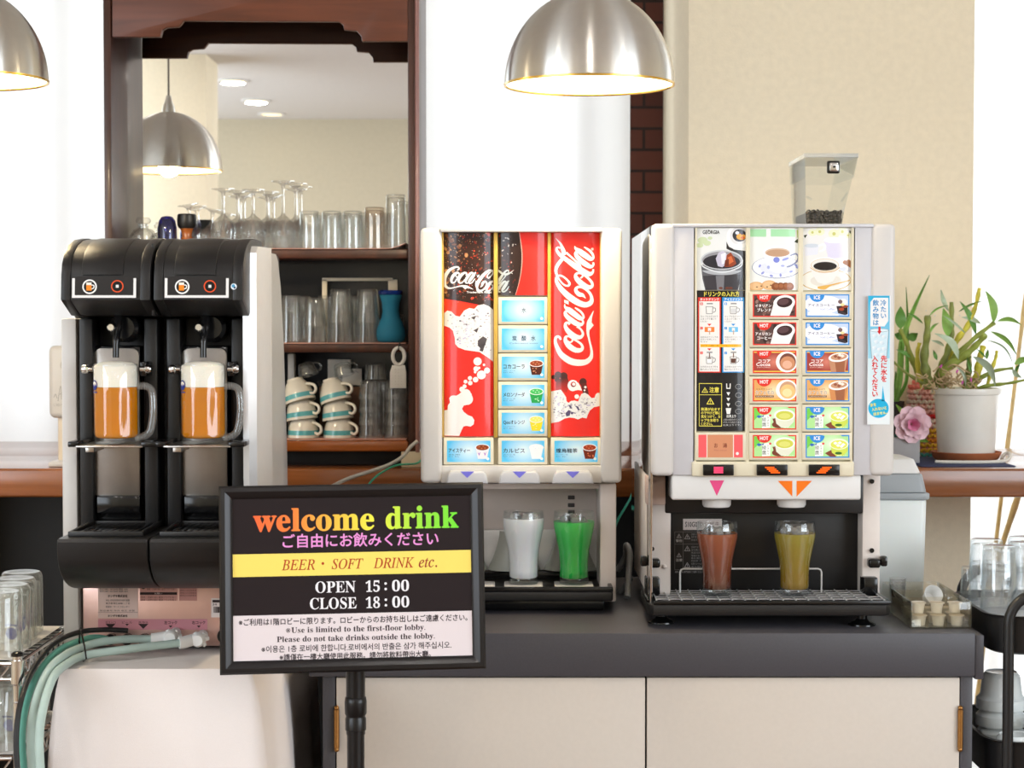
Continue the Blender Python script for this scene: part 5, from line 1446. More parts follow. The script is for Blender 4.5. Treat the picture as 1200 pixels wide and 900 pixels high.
def warn(cx, cy, s, col, h, inner=(30, 28, 30)):
    a.poly([(cx - s, cy + s * .8), (cx + s, cy + s * .8), (cx, cy - s * .9)], col, h); a.poly([(cx - s * .66, cy + s * .6), (cx + s * .66, cy + s * .6), (cx, cy - s * .55)], inner, h + .2); a.rect(cx - .35, cy - s * .25, cx + .35, cy + s * .28, col, h + .4); a.rect(cx - .35, cy + s * .38, cx + .35, cy + s * .52, col, h + .4)
warn(825.8, 457, 3.8, YE, 2); a.text('注意', 831, 842, 453.5, 459.8, YE, 2, .16); warn(832, 470, 4.6, YE, 2)
for k, t in enumerate(('熱湯が出ます', 'のでやけど等に', '気をつけて、カ', 'ップをお取り', 'ください。')): a.text(t, 821.5, 821.5 + (22, 22, 22, 20, 13)[k], 477.6 + k * 4.3, 481.2 + k * 4.3, YE, 2, .1)
a.line([(851, 449.5), (851.3, 455), (855, 455), (855.3, 449.5)], .55, W, 2)
for y in (459.5, 466, 472.5): a.poly([(850.8, y), (855.4, y), (853.1, y + 4)], W, 2)
a.poly([(850, 478), (856.4, 478), (855.2, 485), (851.2, 485)], W, 2)
for y in (453, 463, 473, 482): a.ribbon([(865 + 3.4 * math.cos(R(q)), y + 2.8 * math.sin(R(q)), .3) for q in range(0, 360, 30)], (150, 150, 150), 2, 2, True)
a.text('出来上り', 851, 862, 485.8, 489.2, W, 2, .08)
for k, t in enumerate(('上記の表示のランプ', 'がすべて点灯すると', '出来上りです。')): a.text(t, 847, 868, 490.4 + k * 3.1, 492.8 + k * 3.1, (200, 198, 196), 2)
menu_panel(X0, X1, 340.5, 505, a, 'instruction_panel', 'black panel of picture instructions')
# ---- menu buttons
def menu_button(x0, y0, x1, y1, hot, kind, label):
    bt = MB().pbox(x0, y0, x1, y1, YV + .004, YV + .017, BZ, .0015).build('menu_button', CD, label=label)
    a = Art(); i0, i1 = x0 + 4.2, x1 - 2.8; j0, j1 = y0 + 2.8, y1 - 2.6
    w_, h_ = i1 - i0, j1 - j0
    brd = (222, 56, 48) if hot else (56, 140, 214)
    px = lambda u, v: (i0 + u / 100 * w_, j0 + v / 100 * h_)
    def e(u, v, ru, rv, c, hh, rot=0): a.ell(*px(u, v), ru / 100 * w_, rv / 100 * h_, c, hh, rot, 26)
    def pg(pts, c, hh, cols=None): a.poly([px(*p) for p in pts], c, hh, cols)
    base = {'blend': (88, 66, 62), 'american': (88, 66, 62), 'cocoa': (166, 68, 58), 'mocha': (226, 168, 100), 'tea': (176, 226, 150), 'iced': (196, 212, 238)}[kind]
    a.rect(i0, j0, i1, j1, brd, 0); a.rect(i0 + 1.4, j0 + 1.4, i1 - 1.4, j1 - 1.4, base, .6)
    if kind in ('blend', 'american'):
        for i in range(46): e(rnd.uniform(6, 94), rnd.uniform(12, 90), rnd.uniform(2.5, 5), rnd.uniform(4, 8), rnd.choice([(58, 40, 38), (120, 88, 80), (150, 118, 108), (74, 54, 50)]), .8 + .01 * i, rnd.uniform(0, 180))
        pg([(48, 40), (40, 95), (84, 95), (94, 50)], (240, 236, 234), 2); e(72, 38, 25, 34, (250, 248, 246), 2.2, -8); e(73, 36, 18, 22, (58, 38, 40), 2.4, -8); e(70, 33, 13, 14, (92, 66, 70), 2.5, -8)
        t1, t2 = ('イタリアン', 'ブレンド') if kind == 'blend' else ('アメリカン', 'コーヒー')
        a.text(t1, *(px(6, 0)[0], px(42, 0)[0]), px(0, 44)[1], px(0, 57)[1], (250, 246, 244), 4, .12); a.text(t2, px(10, 0)[0], px(42, 0)[0], px(0, 62)[1], px(0, 76)[1], (250, 246, 244), 4, .12)
    elif kind == 'iced':
        e(40, 45, 44, 40, (244, 244, 250), .8); pg([(5, 92), (5, 80), (20, 72), (40, 84), (60, 82), (76, 90), (76, 94)], (248, 248, 250), 1)
        pg([(70, 52), (96, 50), (96, 88), (90, 92), (74, 84)], (60, 50, 56), 2); pg([(80, 52), (96, 50), (96, 88), (82, 72)], (36, 30, 32), 2.1); e(82, 66, 6, 7, (170, 70, 44), 2.2); e(86, 34, 9, 14, (246, 244, 240), 2.2); e(79, 33, 5, 9, (120, 96, 96), 2.3); e(90, 54, 8, 6, (150, 70, 46), 2.3); e(84, 46, 5, 6, (240, 222, 160), 2.4)
        a.text('アイスコーヒー', px(5, 0)[0], px(66, 0)[0], px(0, 42)[1], px(0, 54)[1], (90, 88, 100), 4, .05); a.text('Iced Coffee', px(34, 0)[0], px(66, 0)[0], px(0, 60)[1], px(0, 70)[1], (150, 170, 206), 4)
    elif kind in ('cocoa', 'mocha'):
        hl = (214, 130, 112) if kind == 'cocoa' else (246, 224, 180)
        a.glow(*px(48, 50), w_ * .26, h_ * .42, hl, base, .8)
        a.rect(i0 + 1.4, j0 + 1.4, i1 - 1.4, j0 + 2.6, (240, 200, 90), 1) if kind == 'cocoa' else None
        a.rect(i0 + 1.4, j1 - 2.8, i1 - 1.4, j1 - 1.5, (240, 196, 80), 1)
        if hot:
            e(78, 50, 25, 46, (250, 246, 242), 2); e(80, 50, 19, 38, (122, 74, 62) if kind == 'cocoa' else (206, 158, 124), 2.2); e(80, 56, 17, 31, (206, 142, 104) if kind == 'cocoa' else (236, 196, 128), 2.3); e(79, 62, 11, 18, (228, 178, 150) if kind == 'cocoa' else (246, 222, 166), 2.4)
        else:
            pg([(52, 30), (97, 30), (90, 95), (58, 95)], (196, 142, 108) if kind == 'cocoa' else (208, 140, 88), 2); pg([(66, 40), (90, 40), (88, 95), (70, 95)], (160, 100, 70), 2.1); e(75, 30, 23, 20, (248, 244, 240), 2.2, -6); e(76, 28, 19, 14, (200, 152, 120), 2.3, -6)
            for u, v in ((68, 26), (76, 32), (84, 24), (78, 20)): pg([(u - 5, v), (u, v - 8), (u + 5, v), (u, v + 7)], (150, 84, 64) if (u % 3) else (246, 232, 220), 2.5)
        if kind == 'cocoa':
            a.text('ココア', px(13, 0)[0], px(40, 0)[0], px(0, 40)[1], px(0, 54)[1], (250, 240, 236), 4, .14); a.text('Cocoa', px(8, 0)[0], px(40, 0)[0], px(0, 54)[1], px(0, 68)[1], (250, 240, 236), 4, .12); a.text('まろやかな味わい', px(10, 0)[0], px(40, 0)[0], px(0, 71)[1], px(0, 77)[1], (240, 220, 210), 4)
        else:
            a.text('ミルクたっぷり', px(8, 0)[0], px(44, 0)[0], px(0, 42)[1], px(0, 49)[1], (120, 70, 40), 4); a.text('カフェモカ', px(6, 0)[0], px(48, 0)[0], px(0, 52)[1], px(0, 69)[1], (252, 246, 236), 4, .3); a.text('カフェモカ', px(6, 0)[0], px(48, 0)[0], px(0, 52)[1], px(0, 69)[1], (110, 66, 44), 5)
            a.rect(px(6, 0)[0], px(0, 74)[1], px(48, 0)[0], px(0, 82)[1], (110, 66, 44), 3); a.text('CAFE MOCHA COFFEE', px(8, 0)[0], px(46, 0)[0], px(0, 75.5)[1], px(0, 80.5)[1], (246, 230, 210), 4)
    else:
        a.glow(*px(60, 40), w_ * .34, h_ * .48, (232, 248, 222), base, .8); pg([(3, 6), (30, 6), (3, 60)], (120, 206, 80), 1)
        if hot:
            pg([(45, 52), (52, 50), (70, 94), (52, 92)], (120, 64, 48), 1.6); e(60, 78, 16, 16, (122, 66, 50), 1.5); pg([(50, 36), (54, 74), (66, 92), (82, 90), (94, 66), (97, 36)], (226, 228, 206), 2); e(73, 36, 24, 26, (244, 246, 236), 2.2); e(73, 38, 20, 20, (206, 208, 84), 2.3); e(73, 40, 13, 12, (220, 220, 120), 2.4)
        else:
            pg([(44, 80), (60, 64), (70, 96), (56, 96)], (130, 72, 54), 1.5); pg([(56, 44), (60, 78), (72, 94), (86, 92), (96, 70), (97, 44)], (206, 220, 90), 2); e(76, 40, 22, 24, (236, 244, 220), 2.2); e(76, 42, 19, 19, (222, 226, 96), 2.3); e(75, 80, 8, 6, (60, 110, 50), 2.5)
            for u, v in ((68, 36), (78, 34), (86, 42), (74, 46), (82, 50)): pg([(u - 5, v), (u, v - 7), (u + 5, v), (u, v + 7)], (250, 252, 244), 2.4 + u * .001)
        pg([(8, 42), (14, 36), (22, 42), (14, 50)], (60, 110, 190), 3); pg([(20, 42), (26, 34), (24, 46)], (44, 84, 160), 3.1)
        pg([(21, 38), (40, 34), (40, 92), (21, 94)], (246, 248, 242), 3); a.vtext('綾鷹', px(26, 0)[0], px(0, 46)[1], h_ * .2, h_ * .22, (70, 72, 66), 4); a.vtext('ひきたて', px(35, 0)[0], px(0, 42)[1], h_ * .11, h_ * .12, (110, 112, 100), 4); e(40, 38, 3, 5, (226, 90, 84), 4)
        a.text('抹茶入り', px(72, 0)[0], px(94, 0)[0], px(0, 88)[1], px(0, 93)[1], (250, 250, 246), 4)
    a.ell(*px(26, 3), w_ * .17, h_ * .31, brd, 5, 0, 24, 0, 180); a.text('HOT' if hot else 'ICE', px(16.5 if hot else 19, 0)[0], px(35.5 if hot else 33, 0)[0], px(0, 6)[1], px(0, 22)[1], (252, 246, 244), 6, .14)
    a.build('menu_print', bt, flat(YV + .0038), PRINT_TILE, clip=(i0, j0, i1, j1), step=.00007)
for i, (kh, ki, nh, ni) in enumerate((('blend', 'iced', 'espresso blend', 'upper iced coffee'), ('american', 'iced', 'american coffee', 'lower iced coffee'), ('cocoa', 'cocoa', 'cocoa', 'iced cocoa'), ('mocha', 'mocha', 'mocha', 'iced mocha'), ('tea', 'tea', 'upper green tea', 'upper iced green tea'), ('tea', 'tea', 'lower green tea', 'lower iced green tea'))):
    y0 = 342 + i * 33.0
    menu_button(878, y0, 936, y0 + 32, True, kh, 'red-bordered HOT %s button' % nh); menu_button(940, y0, 998.2, y0 + 32, False, ki, 'blue-bordered ICE %s button' % ni)
bt = MB().pbox(815, 506.5, 874.5, 539.5, YV + .004, YV + .017, BZ, .0015).build('menu_button', CD, label='pink hot water button')
a = Art(); a.rect(818.5, 509.5, 870.5, 536, (240, 96, 100), 0); a.rect(829, 509.5, 859.5, 536, (206, 140, 104), 1); a.rect(828, 509.5, 829, 536, (246, 226, 214), 1.2); a.rect(859, 509.5, 860, 536, (246, 226, 214), 1.2)
a.text('お', 837, 841, 519.5, 524.5, (120, 50, 40), 2, .08); a.text('湯', 847, 852, 519.5, 524.5, (120, 50, 40), 2, .08); a.text('Hot water', 837, 852, 526.5, 528.5, (180, 110, 96), 2); a.ell(864, 531.5, 1.8, 1.8, (252, 236, 232), 2)
a.build('menu_print', bt, flat(YV + .0038), PRINT_TILE, step=.00007)
# ---- lower half
YN = 3.34
for x0, x1 in ((758, 786), (1011, 1031)): MB().pbox(x0, 556, x1, 697, YN, YN + .34, M_IVP, .003).build('post', CD)
MB().pbox(757.5, 558, 780, 592, YN - .03, YN + .01, mat('taupe_plastic', (196, 172, 160), .45), .003).build('corner_cover', CD)
MB().pbox(784, 556, 1014, 700, YN + .045, YN + .30, M_BLACK, .002).build('niche_back', CD)
MB().pbox(779, 556, 1012, 602, YN - .002, YN + .05, M_BLACK, .004).build('niche_hood', CD)
MB().pbox(787, 556, 1009, 586, YV + .012, YN + .01, M_WHITE, .004, 3).build('dispense_head', CD)
for cx, c_, d in ((840, (234, 84, 140), 0), (917.5, (250, 126, 36), 1), (944.5, (250, 126, 36), -1)):
    
    a = Art()
    if d == 0: a.poly([(cx - 8.5, 563), (cx + 8.5, 563), (cx, 581)], c_, 0)
    elif d > 0: a.poly([(cx - 6, 563.5), (cx + 11, 563.5), (cx + 11, 582)], c_, 0)
    else: a.poly([(cx - 11, 563.5), (cx + 7, 563.5), (cx - 11, 582)], c_, 0)
    a.build('dispensing_arrow', CD, flat(YV + .0116), print_mat('print_satin', 0, .3), label='%s dispensing arrow' % ('pink' if d == 0 else 'orange'))
for cx in (840.5, 928.5):
    q = P(cx, 590, 3.295); z0, z1 = Z(596, 3.27), Z(583, 3.27); r = 17 * 3.28 / F
    MB().lathe([(0, z0), (r * .9, z0), (r, z0 + .004), (r, z1), (0, z1)], M_WHITE, (q.x, 3.305, 0), 36).build('nozzle', CD)
# warning sheet and small plate inside the niche
a = Art(); G = (176, 172, 172)
a.rect(800.5, 608, 846, 621, (226, 216, 212), 0); a.text('S10G0', 803, 817, 611.5, 617.5, (60, 56, 56), 1, .1); a.text('ホシザキ', 819, 843, 611.5, 616.5, (120, 90, 84), 1)
a.frame(790.5, 623, 842, 668, .5, (120, 116, 116), 0); a.rect(800.3, 623, 800.8, 668, (120, 116, 116), .2); a.rect(790.5, 637.3, 842, 637.8, (120, 116, 116), .2)
for cx, cy, s in ((805.4, 628.8, 3.7), (805.4, 642.8, 3.7), (805.4, 662, 3.7), (795.7, 628, 3), (795.7, 650.5, 3)): warn(cx, cy, s, G, 1)
a.text('警告', 792, 799.5, 632, 635.3, G, 1, .1); a.text('注意', 792, 799.5, 654.6, 657.9, G, 1, .1)
for k, y in enumerate((625, 628, 631.5, 640, 643.3, 646.5, 650, 653, 656, 659.5, 663)): a.text(('感電のおそれあり', '扉を開けない', '高温注意・やけど')[k % 3], 810, 824 + (k * 7) % 9, y, y + 2.3, (150, 148, 148), 1)
a.text('設置・点検は専門業者にご依頼ください', 791, 823, 669, 671.4, (170, 168, 168), 1)
a.build('warning_sheet', CD, flat(YN + .0448), print_mat('print_matt', 0, .5), label='warning stickers inside the niche')
for x, y in ((1021.5, 564), (1021.5, 645), (764, 643)):
    c = P(x, y, YN - .001); m = MB(); m.lathe([(0, -.001), (.0042, -.001), (.0042, .003), (0, .003)], M_BLACKG, n=14, M=Matrix.Translation(c) @ Matrix.Rotation(R(90), 4, 'X')); m.build('screw_cap', CD)
for x, s_ in ((766, 1), (1023, -1)):
    m = MB(); c = P(x, 659, YN - .006)
    m.box(c.x - .0105, c.x + .0105, c.y - .018, c.y + .006, c.z - .008, c.z + .008, M_BLACKG, .004, 3)
    m.box(c.x - s_ * .018 - .006, c.x - s_ * .018 + .006, c.y - .012, c.y + .004, c.z - .006, c.z + .012, M_BLACKG, .003, 2); m.build('latch', CD)
for x0, x1 in ((757, 773.5), (1012.5, 1029)): MB().pbox(x0, 677, x1, 698, YN - .02, YN + .02, M_BLACKG, .003).build('tray_bracket', CD)
c = P(779, 664, YN - .003); MB().ball(c, (.004, .004, .004), M_IVP, 12, 8).build('stud', CD)
# drip tray with wire grate
ZG = Z(703.5, 3.24)
xa, xb = P(766, 705, 3.24).x, P(1044, 705, 3.24).x
xa2 = xa - .010
m = MB(); m.prism([(xa, 3.24), (xb - .008, 3.24), (xb, 3.248), (xb, 3.42), (xa2, 3.42), (xa2, 3.27), (xa - .004, 3.244)], 'z', Z(722, 3.24), ZG - .008, M_BLACK, .003)
m.build('drip_tray', CD)
m = MB()
for q in ((xa, xb, 3.24, 3.246), (xa2, xa2 + .006, 3.27, 3.385), (xb - .006, xb, 3.246, 3.385)): m.box(*q, ZG - .0079, ZG - .001, M_BLACKG, .0015)
m.build('tray_rim', CD)
m = MB(); gx0, gx1, gy0, gy1 = xa + .006, xb - .009, 3.249, 3.376
for i in range(6): y = gy0 + (gy1 - gy0) * i / 5; m.tube([(gx0, y, ZG - .0032), (gx1, y, ZG - .0032)], .0012, M_WIRE, 6)
for i in range(19):
    x = gx0 + (gx1 - gx0) * i / 18; m.tube([(x, gy0, ZG - .0014), (x, gy1, ZG - .0014)], .0014, M_WIRE, 6)
m.build('wire_grate', CD)
m = MB(); yq = 3.344; p0, p1 = P(797, 692, yq), P(962.5, 692, yq); zt2 = Z(666.5, yq); r = .006
m.tube([(p0.x, yq, ZG - .001), (p0.x, yq, zt2 - r), (p0.x + r * .3, yq, zt2 - r * .3), (p0.x + r, yq, zt2), (p1.x - r, yq, zt2), (p1.x - r * .3, yq, zt2 - r * .3), (p1.x, yq, zt2 - r), (p1.x, yq, ZG - .001)], .0017, M_WIRE, 8); m.build('wire_guard', CD)
MB().box(xs0 + .008, P(1035, 700, YN).x - .004, 3.40, 3.76, ZC + .024, Z(697, YN), M_BLACK, .004).build('base', CD)
for x, y in ((775, 3.31), (1010, 3.285), (775, 3.70), (985, 3.70)):
    q = P(x, 728, y)
    MB().lathe([(0, ZC + .0006), (.024, ZC + .0006), (.0235, ZC + .003), (.012, ZC + .0085), (.009, ZC + .012), (.009, ZC + .0265), (0, ZC + .0265)], M_BLACKG, (q.x, y, 0), 26).build('suction_foot', CD)
# sticker on the wing
a = Art(); CY = (40, 180, 226)
a.rect(1017.3, 346.5, 1042.6, 497.5, (186, 228, 242), 0, (236, 244, 246)); a.rect(1017.3, 346.5, 1042.6, 420, CY, .5, (160, 218, 238)); 
a.poly([(1024, 349), (1041, 349), (1041, 376), (1036.5, 382.5), (1020, 382.5), (1020, 354)], (244, 244, 244), 1)
a.vtext('冷たい', 1035.2, 351.3, 7.4, 7.5, (40, 140, 200), 2, .16); a.vtext('飲み物は', 1026.2, 351.3, 7.4, 7.7, (40, 140, 200), 2, .16)
a.poly([(1019, 387), (1041.5, 387), (1039, 420), (1021.5, 420)], (214, 236, 246), 1.2); a.ell(1030.2, 387, 11.3, 2.2, (120, 150, 166), 1.4); a.ell(1030.2, 387, 10.7, 1.8, (226, 242, 250), 1.6)
a.line([(1019, 387), (1021.5, 420)], .3, (120, 150, 166), 1.8); a.line([(1041.5, 387), (1039, 420)], .3, (120, 150, 166), 1.8)
for x, y in ((1025, 394), (1031, 392.5), (1036, 395), (1027, 401), (1033.5, 402), (1025, 408), (1030.5, 410), (1036, 409), (1027, 416), (1034, 416)): a.poly([(x - 2.8, y - 1.5), (x + 1.5, y - 3), (x + 3, y + 1), (x - 1, y + 3)], (240, 248, 252), 2, [(250, 252, 254), (226, 240, 248), (190, 218, 234), (214, 234, 244)])
a.rect(1029.3, 382.8, 1031.8, 388.5, (222, 40, 44), 3); a.poly([(1028, 388), (1033, 388), (1030.5, 392)], (222, 40, 44), 3)
a.vtext('先に氷を', 1035.8, 416.5, 7.8, 7.9, (255, 250, 250), 3, .5); a.vtext('入れてください', 1025.2, 416.5, 7.6, 6.9, (255, 250, 250), 3, .5)
a.vtext('先に氷を', 1035.8, 416.5, 7.8, 7.9, (214, 34, 42), 4, .26); a.vtext('入れてください', 1025.2, 416.5, 7.6, 6.9, (214, 34, 42), 4, .26)
a.ell(1029.5, 478.5, 12, 11.2, CY, 1); a.poly([(1033, 470), (1034.6, 452), (1037, 470)], CY, 1)
def rot_text(t, x0, x1, y0, y1):
    b2 = Art(); b2.text(t, x0, x1, y0, y1, (250, 236, 90), 2, .14)
    a.fold(b2, lambda x, y: (1029.5 + (x - 1029.5) * .985 + (y - 478.5) * .1, 478.5 + (y - 478.5) * .985 - (x - 1029.5) * .14))
rot_text('氷を', 1020, 1027, 471.5, 475.5); rot_text('入れないと', 1021.5, 1039, 477, 481); rot_text('出ません。', 1023, 1039, 482.6, 486.4)
stk = MB().pbox(1017.3, 346.5, 1042.6, 497.5, YV - .0012, YV - .0002, mat('sticker_film', (240, 244, 246), .35), 0).build('ice_sticker', CD, label='blue upright sticker asking to add ice first')
a.build('sticker_print', stk, flat(YV - .0014), print_mat('print_satin', 0, .3), step=.00012)
# bean hopper on the roof
ZR = Z(262, YV)
hp = thing('bean_hopper', (P(966, 260, 3.5).x, 3.5, ZR + .001), 'clear plastic bean hopper with a pool of dark coffee beans on the coffee dispenser', 'coffee bean hopper')
def hring(y, x0p, x1p, d, ref=3.40):
    a_, b2 = P(x0p, y, ref), P(x1p, y, ref); z = max(a_.z, ZR + .0015)
    mid = (1 + 0) * .5
    return [Vector((a_.x, ref, z)), Vector((b_.x if False else b2.x, ref, z)), Vector((b2.x - .004, ref + d, z)), Vector((a_.x + .002, ref + d, z))]
M_HOP = thin_glass('hopper_plastic', (.97, .98, .98), (.8, .84, .86), 1.0)
yb_ = 268
rr_ = [hring(yb_, 945, 986, .17), hring(246, 944, 989.5, .178), hring(228, 944, 994, .186), hring(208, 944, 999, .192), hring(186, 944, 1004, .2)]
m = MB(); m.loft(rr_, M_HOP, cap=False); m.build('bin', hp, sharp=25, recalc=True)
m = MB(); m.loft([hring(208, 943, 1000.5, .194), hring(184, 943, 1005.5, .201)], M_HOP, cap=False); 
lid = m.build('collar', hp, sharp=25, recalc=True)
q0 = hring(184.5, 942.5, 1006, .203); zt2 = q0[0].z
MB().loft([q0, [v + Vector((0, 0, .004)) for v in q0], [v + Vector((0, .003, .0075)) for v in q0]], mat('clear_lid', (236, 240, 240), .15, trans=.6, ior=1.2), cap=True).build('lid', hp, sharp=25)
c = P(976.5, 196, 3.396)
m = MB(); m.box(c.x - .0115, c.x + .0115, 3.392, 3.399, c.z - .0115, c.z + .0115, M_BLACKG, .003); lk = m.build('latch_plate', hp)
MB().box(c.x - .008, c.x + .008, 3.387, 3.3925, c.z - .008, c.z + .008, M_CHROME, .002).build('latch_button', lk)
MB().lathe([(0, -.001), (.0022, -.001), (.0022, .002), (0, .002)], M_BLACKG, n=12, M=Matrix.Translation(Vector((c.x, 3.3862, c.z))) @ Matrix.Rotation(R(90), 4, 'X')).build('keyhole', lk)
m = MB()
for sx, pts in ((0, [(945, 230), (951, 234)]), (1, [(993, 226), (986, 236)])):
    for p in (pts,): m.tube([P(*p[0], 3.3985), P(*p[1], 3.3985)], .0016, M_HOP, 6)
m.build('rib', hp)
m = MB(); rb = random.Random(9); MBN = mat('roasted_beans', (30, 20, 17), .35, noise=(.3, 60))
zb0, zb1 = ZR + .004, Z(246.5, 3.42)
for layer in range(5):
    z = zb0 + .004 + (zb1 - zb0 - .008) * layer / 4
    for i in range(8):
        for j in range(3):
            x = P(948.5, 250, 3.4).x + (P(985, 250, 3.4).x - P(948.5, 250, 3.4).x) * i / 7 + rb.uniform(-.001, .001)
            y = 3.408 + .008 * j + rb.uniform(-.001, .001)
            m.ball((x, y, z + rb.uniform(-.0015, .0015)), (.0052, .0038, .0032), MBN, 8, 6, Matrix.Rotation(rb.uniform(0, 3), 4, Vector((rb.random() - .5, rb.random() - .5, rb.random() - .5)).normalized()))
m.box(P(947, 250, 3.4).x, P(986, 250, 3.4).x, 3.43, 3.55, zb0, zb1 - .003, MBN, .004)
m.build('coffee_beans', hp)['kind'] = 'stuff'
kC = 3.303 / F
q = P(840, 697, 3.303); soft_drink(Vector((q.x, 3.303, ZG + .0006)), kC, 73, layered('layered_iced_tea', .02, .105, (80, 38, 26), (150, 84, 58)), 'glass of red-brown iced drink with an orange top on the wire drip grate')
q = P(931, 697, 3.303); soft_drink(Vector((q.x, 3.303, ZG + .0006)), kC, 73, layered('iced_green_tea', .02, .11, (130, 100, 24), (152, 138, 56)), 'glass of olive-yellow iced tea on the wire drip grate')
# ================================================================== glassware in the cabinet
def tumbler_bm(h, r_rim, r_base, t=.0018, base=.006, ribs=0, m=None, dome=False):
    """a tumbler standing upside down on its rim, origin in the middle of the rim"""
    f = (lambda a, z, r: r * (1 + .02 * math.cos(ribs * a)) if r > r_base * .6 else r) if ribs else None
    R_ = lambda z: r_rim + (r_base - r_rim) * z / h
    out = [(R_(z), z) for z in (0, h * .25, h * .5, h * .75, h - .004)] + ([(r_base * .97, h - .0015), (r_base * .9, h), (0, h - .001)] if not dome else [(r_base * .92, h + .001), (r_base * .7, h + .006), (r_base * .3, h + .009), (0, h + .0095)])
    inn = [(0, h - base)] + [(max(r_base * .8, .004), h - base - .0005)] + [(R_(z) - t, z) for z in (h - base - .004, h * .5, h * .25, .0006)] + [(R_(0), 0)]
    return MB().lathe(out[::1] + inn, m or M_GLASS, n=32, rf=f)
def goblet_bm(h, r_bowl, hb, r_foot, m=None):
    """a stemmed glass standing upside down on its rim"""
    o = [(r_bowl * .80, 0), (r_bowl * .93, hb * .3), (r_bowl, hb * .55), (r_bowl * .88, hb * .8), (r_bowl * .5, hb * .97), (.006, hb * 1.06), (.0038, hb * 1.15), (.0034, h - .02), (.005, h - .009), (r_foot * .5, h - .0045), (r_foot, h - .002), (r_foot, h), (0, h)]
    i = [(0, hb * .93), (r_bowl * .45, hb * .9), (r_bowl * .84, hb * .76), (r_bowl * .95, hb * .55), (r_bowl * .88, hb * .3), (r_bowl * .80 - .0014, .0005), (r_bowl * .80, 0)]
    return MB().lathe(o[::-1] + i[::1], m or M_STEM, n=32)
k4 = lambda Y: Y / F
PROTO = {}
def glass(kind, builder, name, px, Y, zbase, label, group, cat='glass', rot=None):
    """first of a kind is built, the rest are copies sharing its mesh"""
    q = P(px, 300, Y)
    if kind not in PROTO:
        o = builder().build(name, sharp=60); PROTO[kind] = o
    else:
        o = PROTO[kind].copy(); COL.objects.link(o)
    o.location = (q.x, Y, zbase); o.rotation_euler = rot or (0, 0, px)
    return tag(o, label, cat, group)
z1 = ZSH1 + LIN + .0002; z2 = ZSH2 + LIN + .0002; z3 = ZSH3 + LIN + .0002
kk = 4.17 / F
G1 = 'upside-down wine glasses on the top cabinet shelf'
for i, (px, Y, top, lb) in enumerate(((262, 4.128, 221, 'first upside-down wine glass in the front row beside the pepper mill'), (297, 4.128, 222, 'second upside-down wine glass in the front row of the top shelf'), (332, 4.128, 212, 'upside-down wine glass in the front row beside the tumblers'),
                                      (279, 4.205, 219, 'upside-down wine glass in the back row beside the pepper mill'), (314, 4.205, 207, 'tallest upside-down wine glass in the back row of the top shelf'), (347, 4.205, 216, 'upside-down wine glass in the back row beside the tumblers'))):
    h = P(px, top, Y).z - z1
    glass('wine%d' % (i % 3), lambda: goblet_bm(h, 15.2 * kk, 36 * kk, 13.5 * kk), 'wine_glass', px, Y, z1, lb, G1)
G2 = 'upside-down tumblers on the top cabinet shelf'
hT = P(389, 247.5, 4.13).z - z1
for px, Y, lb in ((363, 4.13, 'upside-down tumbler next to the wine glasses on the top shelf'), (389, 4.13, 'middle upside-down tumbler in the front row of the top shelf'), (413.5, 4.13, 'upside-down tumbler in the front row beside the brown-tinted one'), (377, 4.21, 'back-row upside-down tumbler nearest the wine glasses'), (402, 4.21, 'back-row upside-down tumbler in the middle of the top shelf'), (427, 4.21, 'back-row upside-down tumbler behind the brown-tinted one'), (452, 4.205, 'back-row upside-down tumbler beside the tall one')):
    glass('tumbler', lambda: tumbler_bm(hT, 12.2 * kk, 11.2 * kk), 'tumbler', px, Y, z1, lb, G2)
M_BRN = thin_glass('brown_tinted_glass', (.94, .89, .83), (.80, .74, .68), 1.0, .05)
glass('brown', lambda: tumbler_bm(P(0, 243, 4.13).z - z1, 12.6 * kk, 11.6 * kk, ribs=10, m=M_BRN), 'tumbler', 439, 4.13, z1, 'faintly brown-tinted upside-down tumbler on the top shelf', G2)
glass('tall', lambda: tumbler_bm(P(0, 228, 4.13).z - z1, 12.0 * kk, 11.4 * kk, ribs=12), 'highball_glass', 463.8, 4.135, z1, 'tall upside-down ribbed glass at the end of the top shelf', G2)
# jar, blue tumbler, pepper mill, tilted goblets
t = thing('glass_decanter', (P(168, 280, 4.15).x, 4.15, z1), 'squat clear glass decanter with a faceted stopper behind the beer dispenser', 'decanter')
MB().lathe([(0, z1), (14 * kk, z1), (15.5 * kk, z1 + .006), (15.5 * kk, z1 + .03), (11 * kk, z1 + .042), (6 * kk, z1 + .046), (6 * kk, z1 + .054), (4.6 * kk, z1 + .054), (4.6 * kk, z1 + .046), (9.5 * kk, z1 + .039), (14 * kk, z1 + .029), (14 * kk, z1 + .008), (0, z1 + .006)], M_GLASS, (t.location.x, 4.15, 0), 32).build('bottle', t)
MB().lathe([(0, z1 + .049), (4.0 * kk, z1 + .049), (4.3 * kk, z1 + .0545), (8 * kk, z1 + .057), (9 * kk, z1 + .063), (7 * kk, z1 + .069), (0, z1 + .071)], M_GLASS, (t.location.x, 4.15, 0), 8).build('stopper', t)
M_BLU = thin_glass('cobalt_glass', (.10, .09, .55), (.05, .05, .3), .8, .04)
o = MB().lathe([(11.2 * kk, 0), (11.4 * kk, .02), (10.8 * kk, .045), (9.6 * kk, .06), (6.5 * kk, .069), (0, .0715), (0, .066), (5.5 * kk, .064), (8.4 * kk, .056), (9.8 * kk, .043), (10.3 * kk, .02), (10.2 * kk, .0005), (11.2 * kk, 0)], M_BLU, n=32, rf=lambda a, z, r: r * (1 + .025 * math.sin(z * 900))).build('tumbler', sharp=60)
o.location = (P(196, 280, 4.118).x, 4.118, z1); tag(o, 'deep cobalt blue ribbed upside-down glass on the top shelf', 'glass')
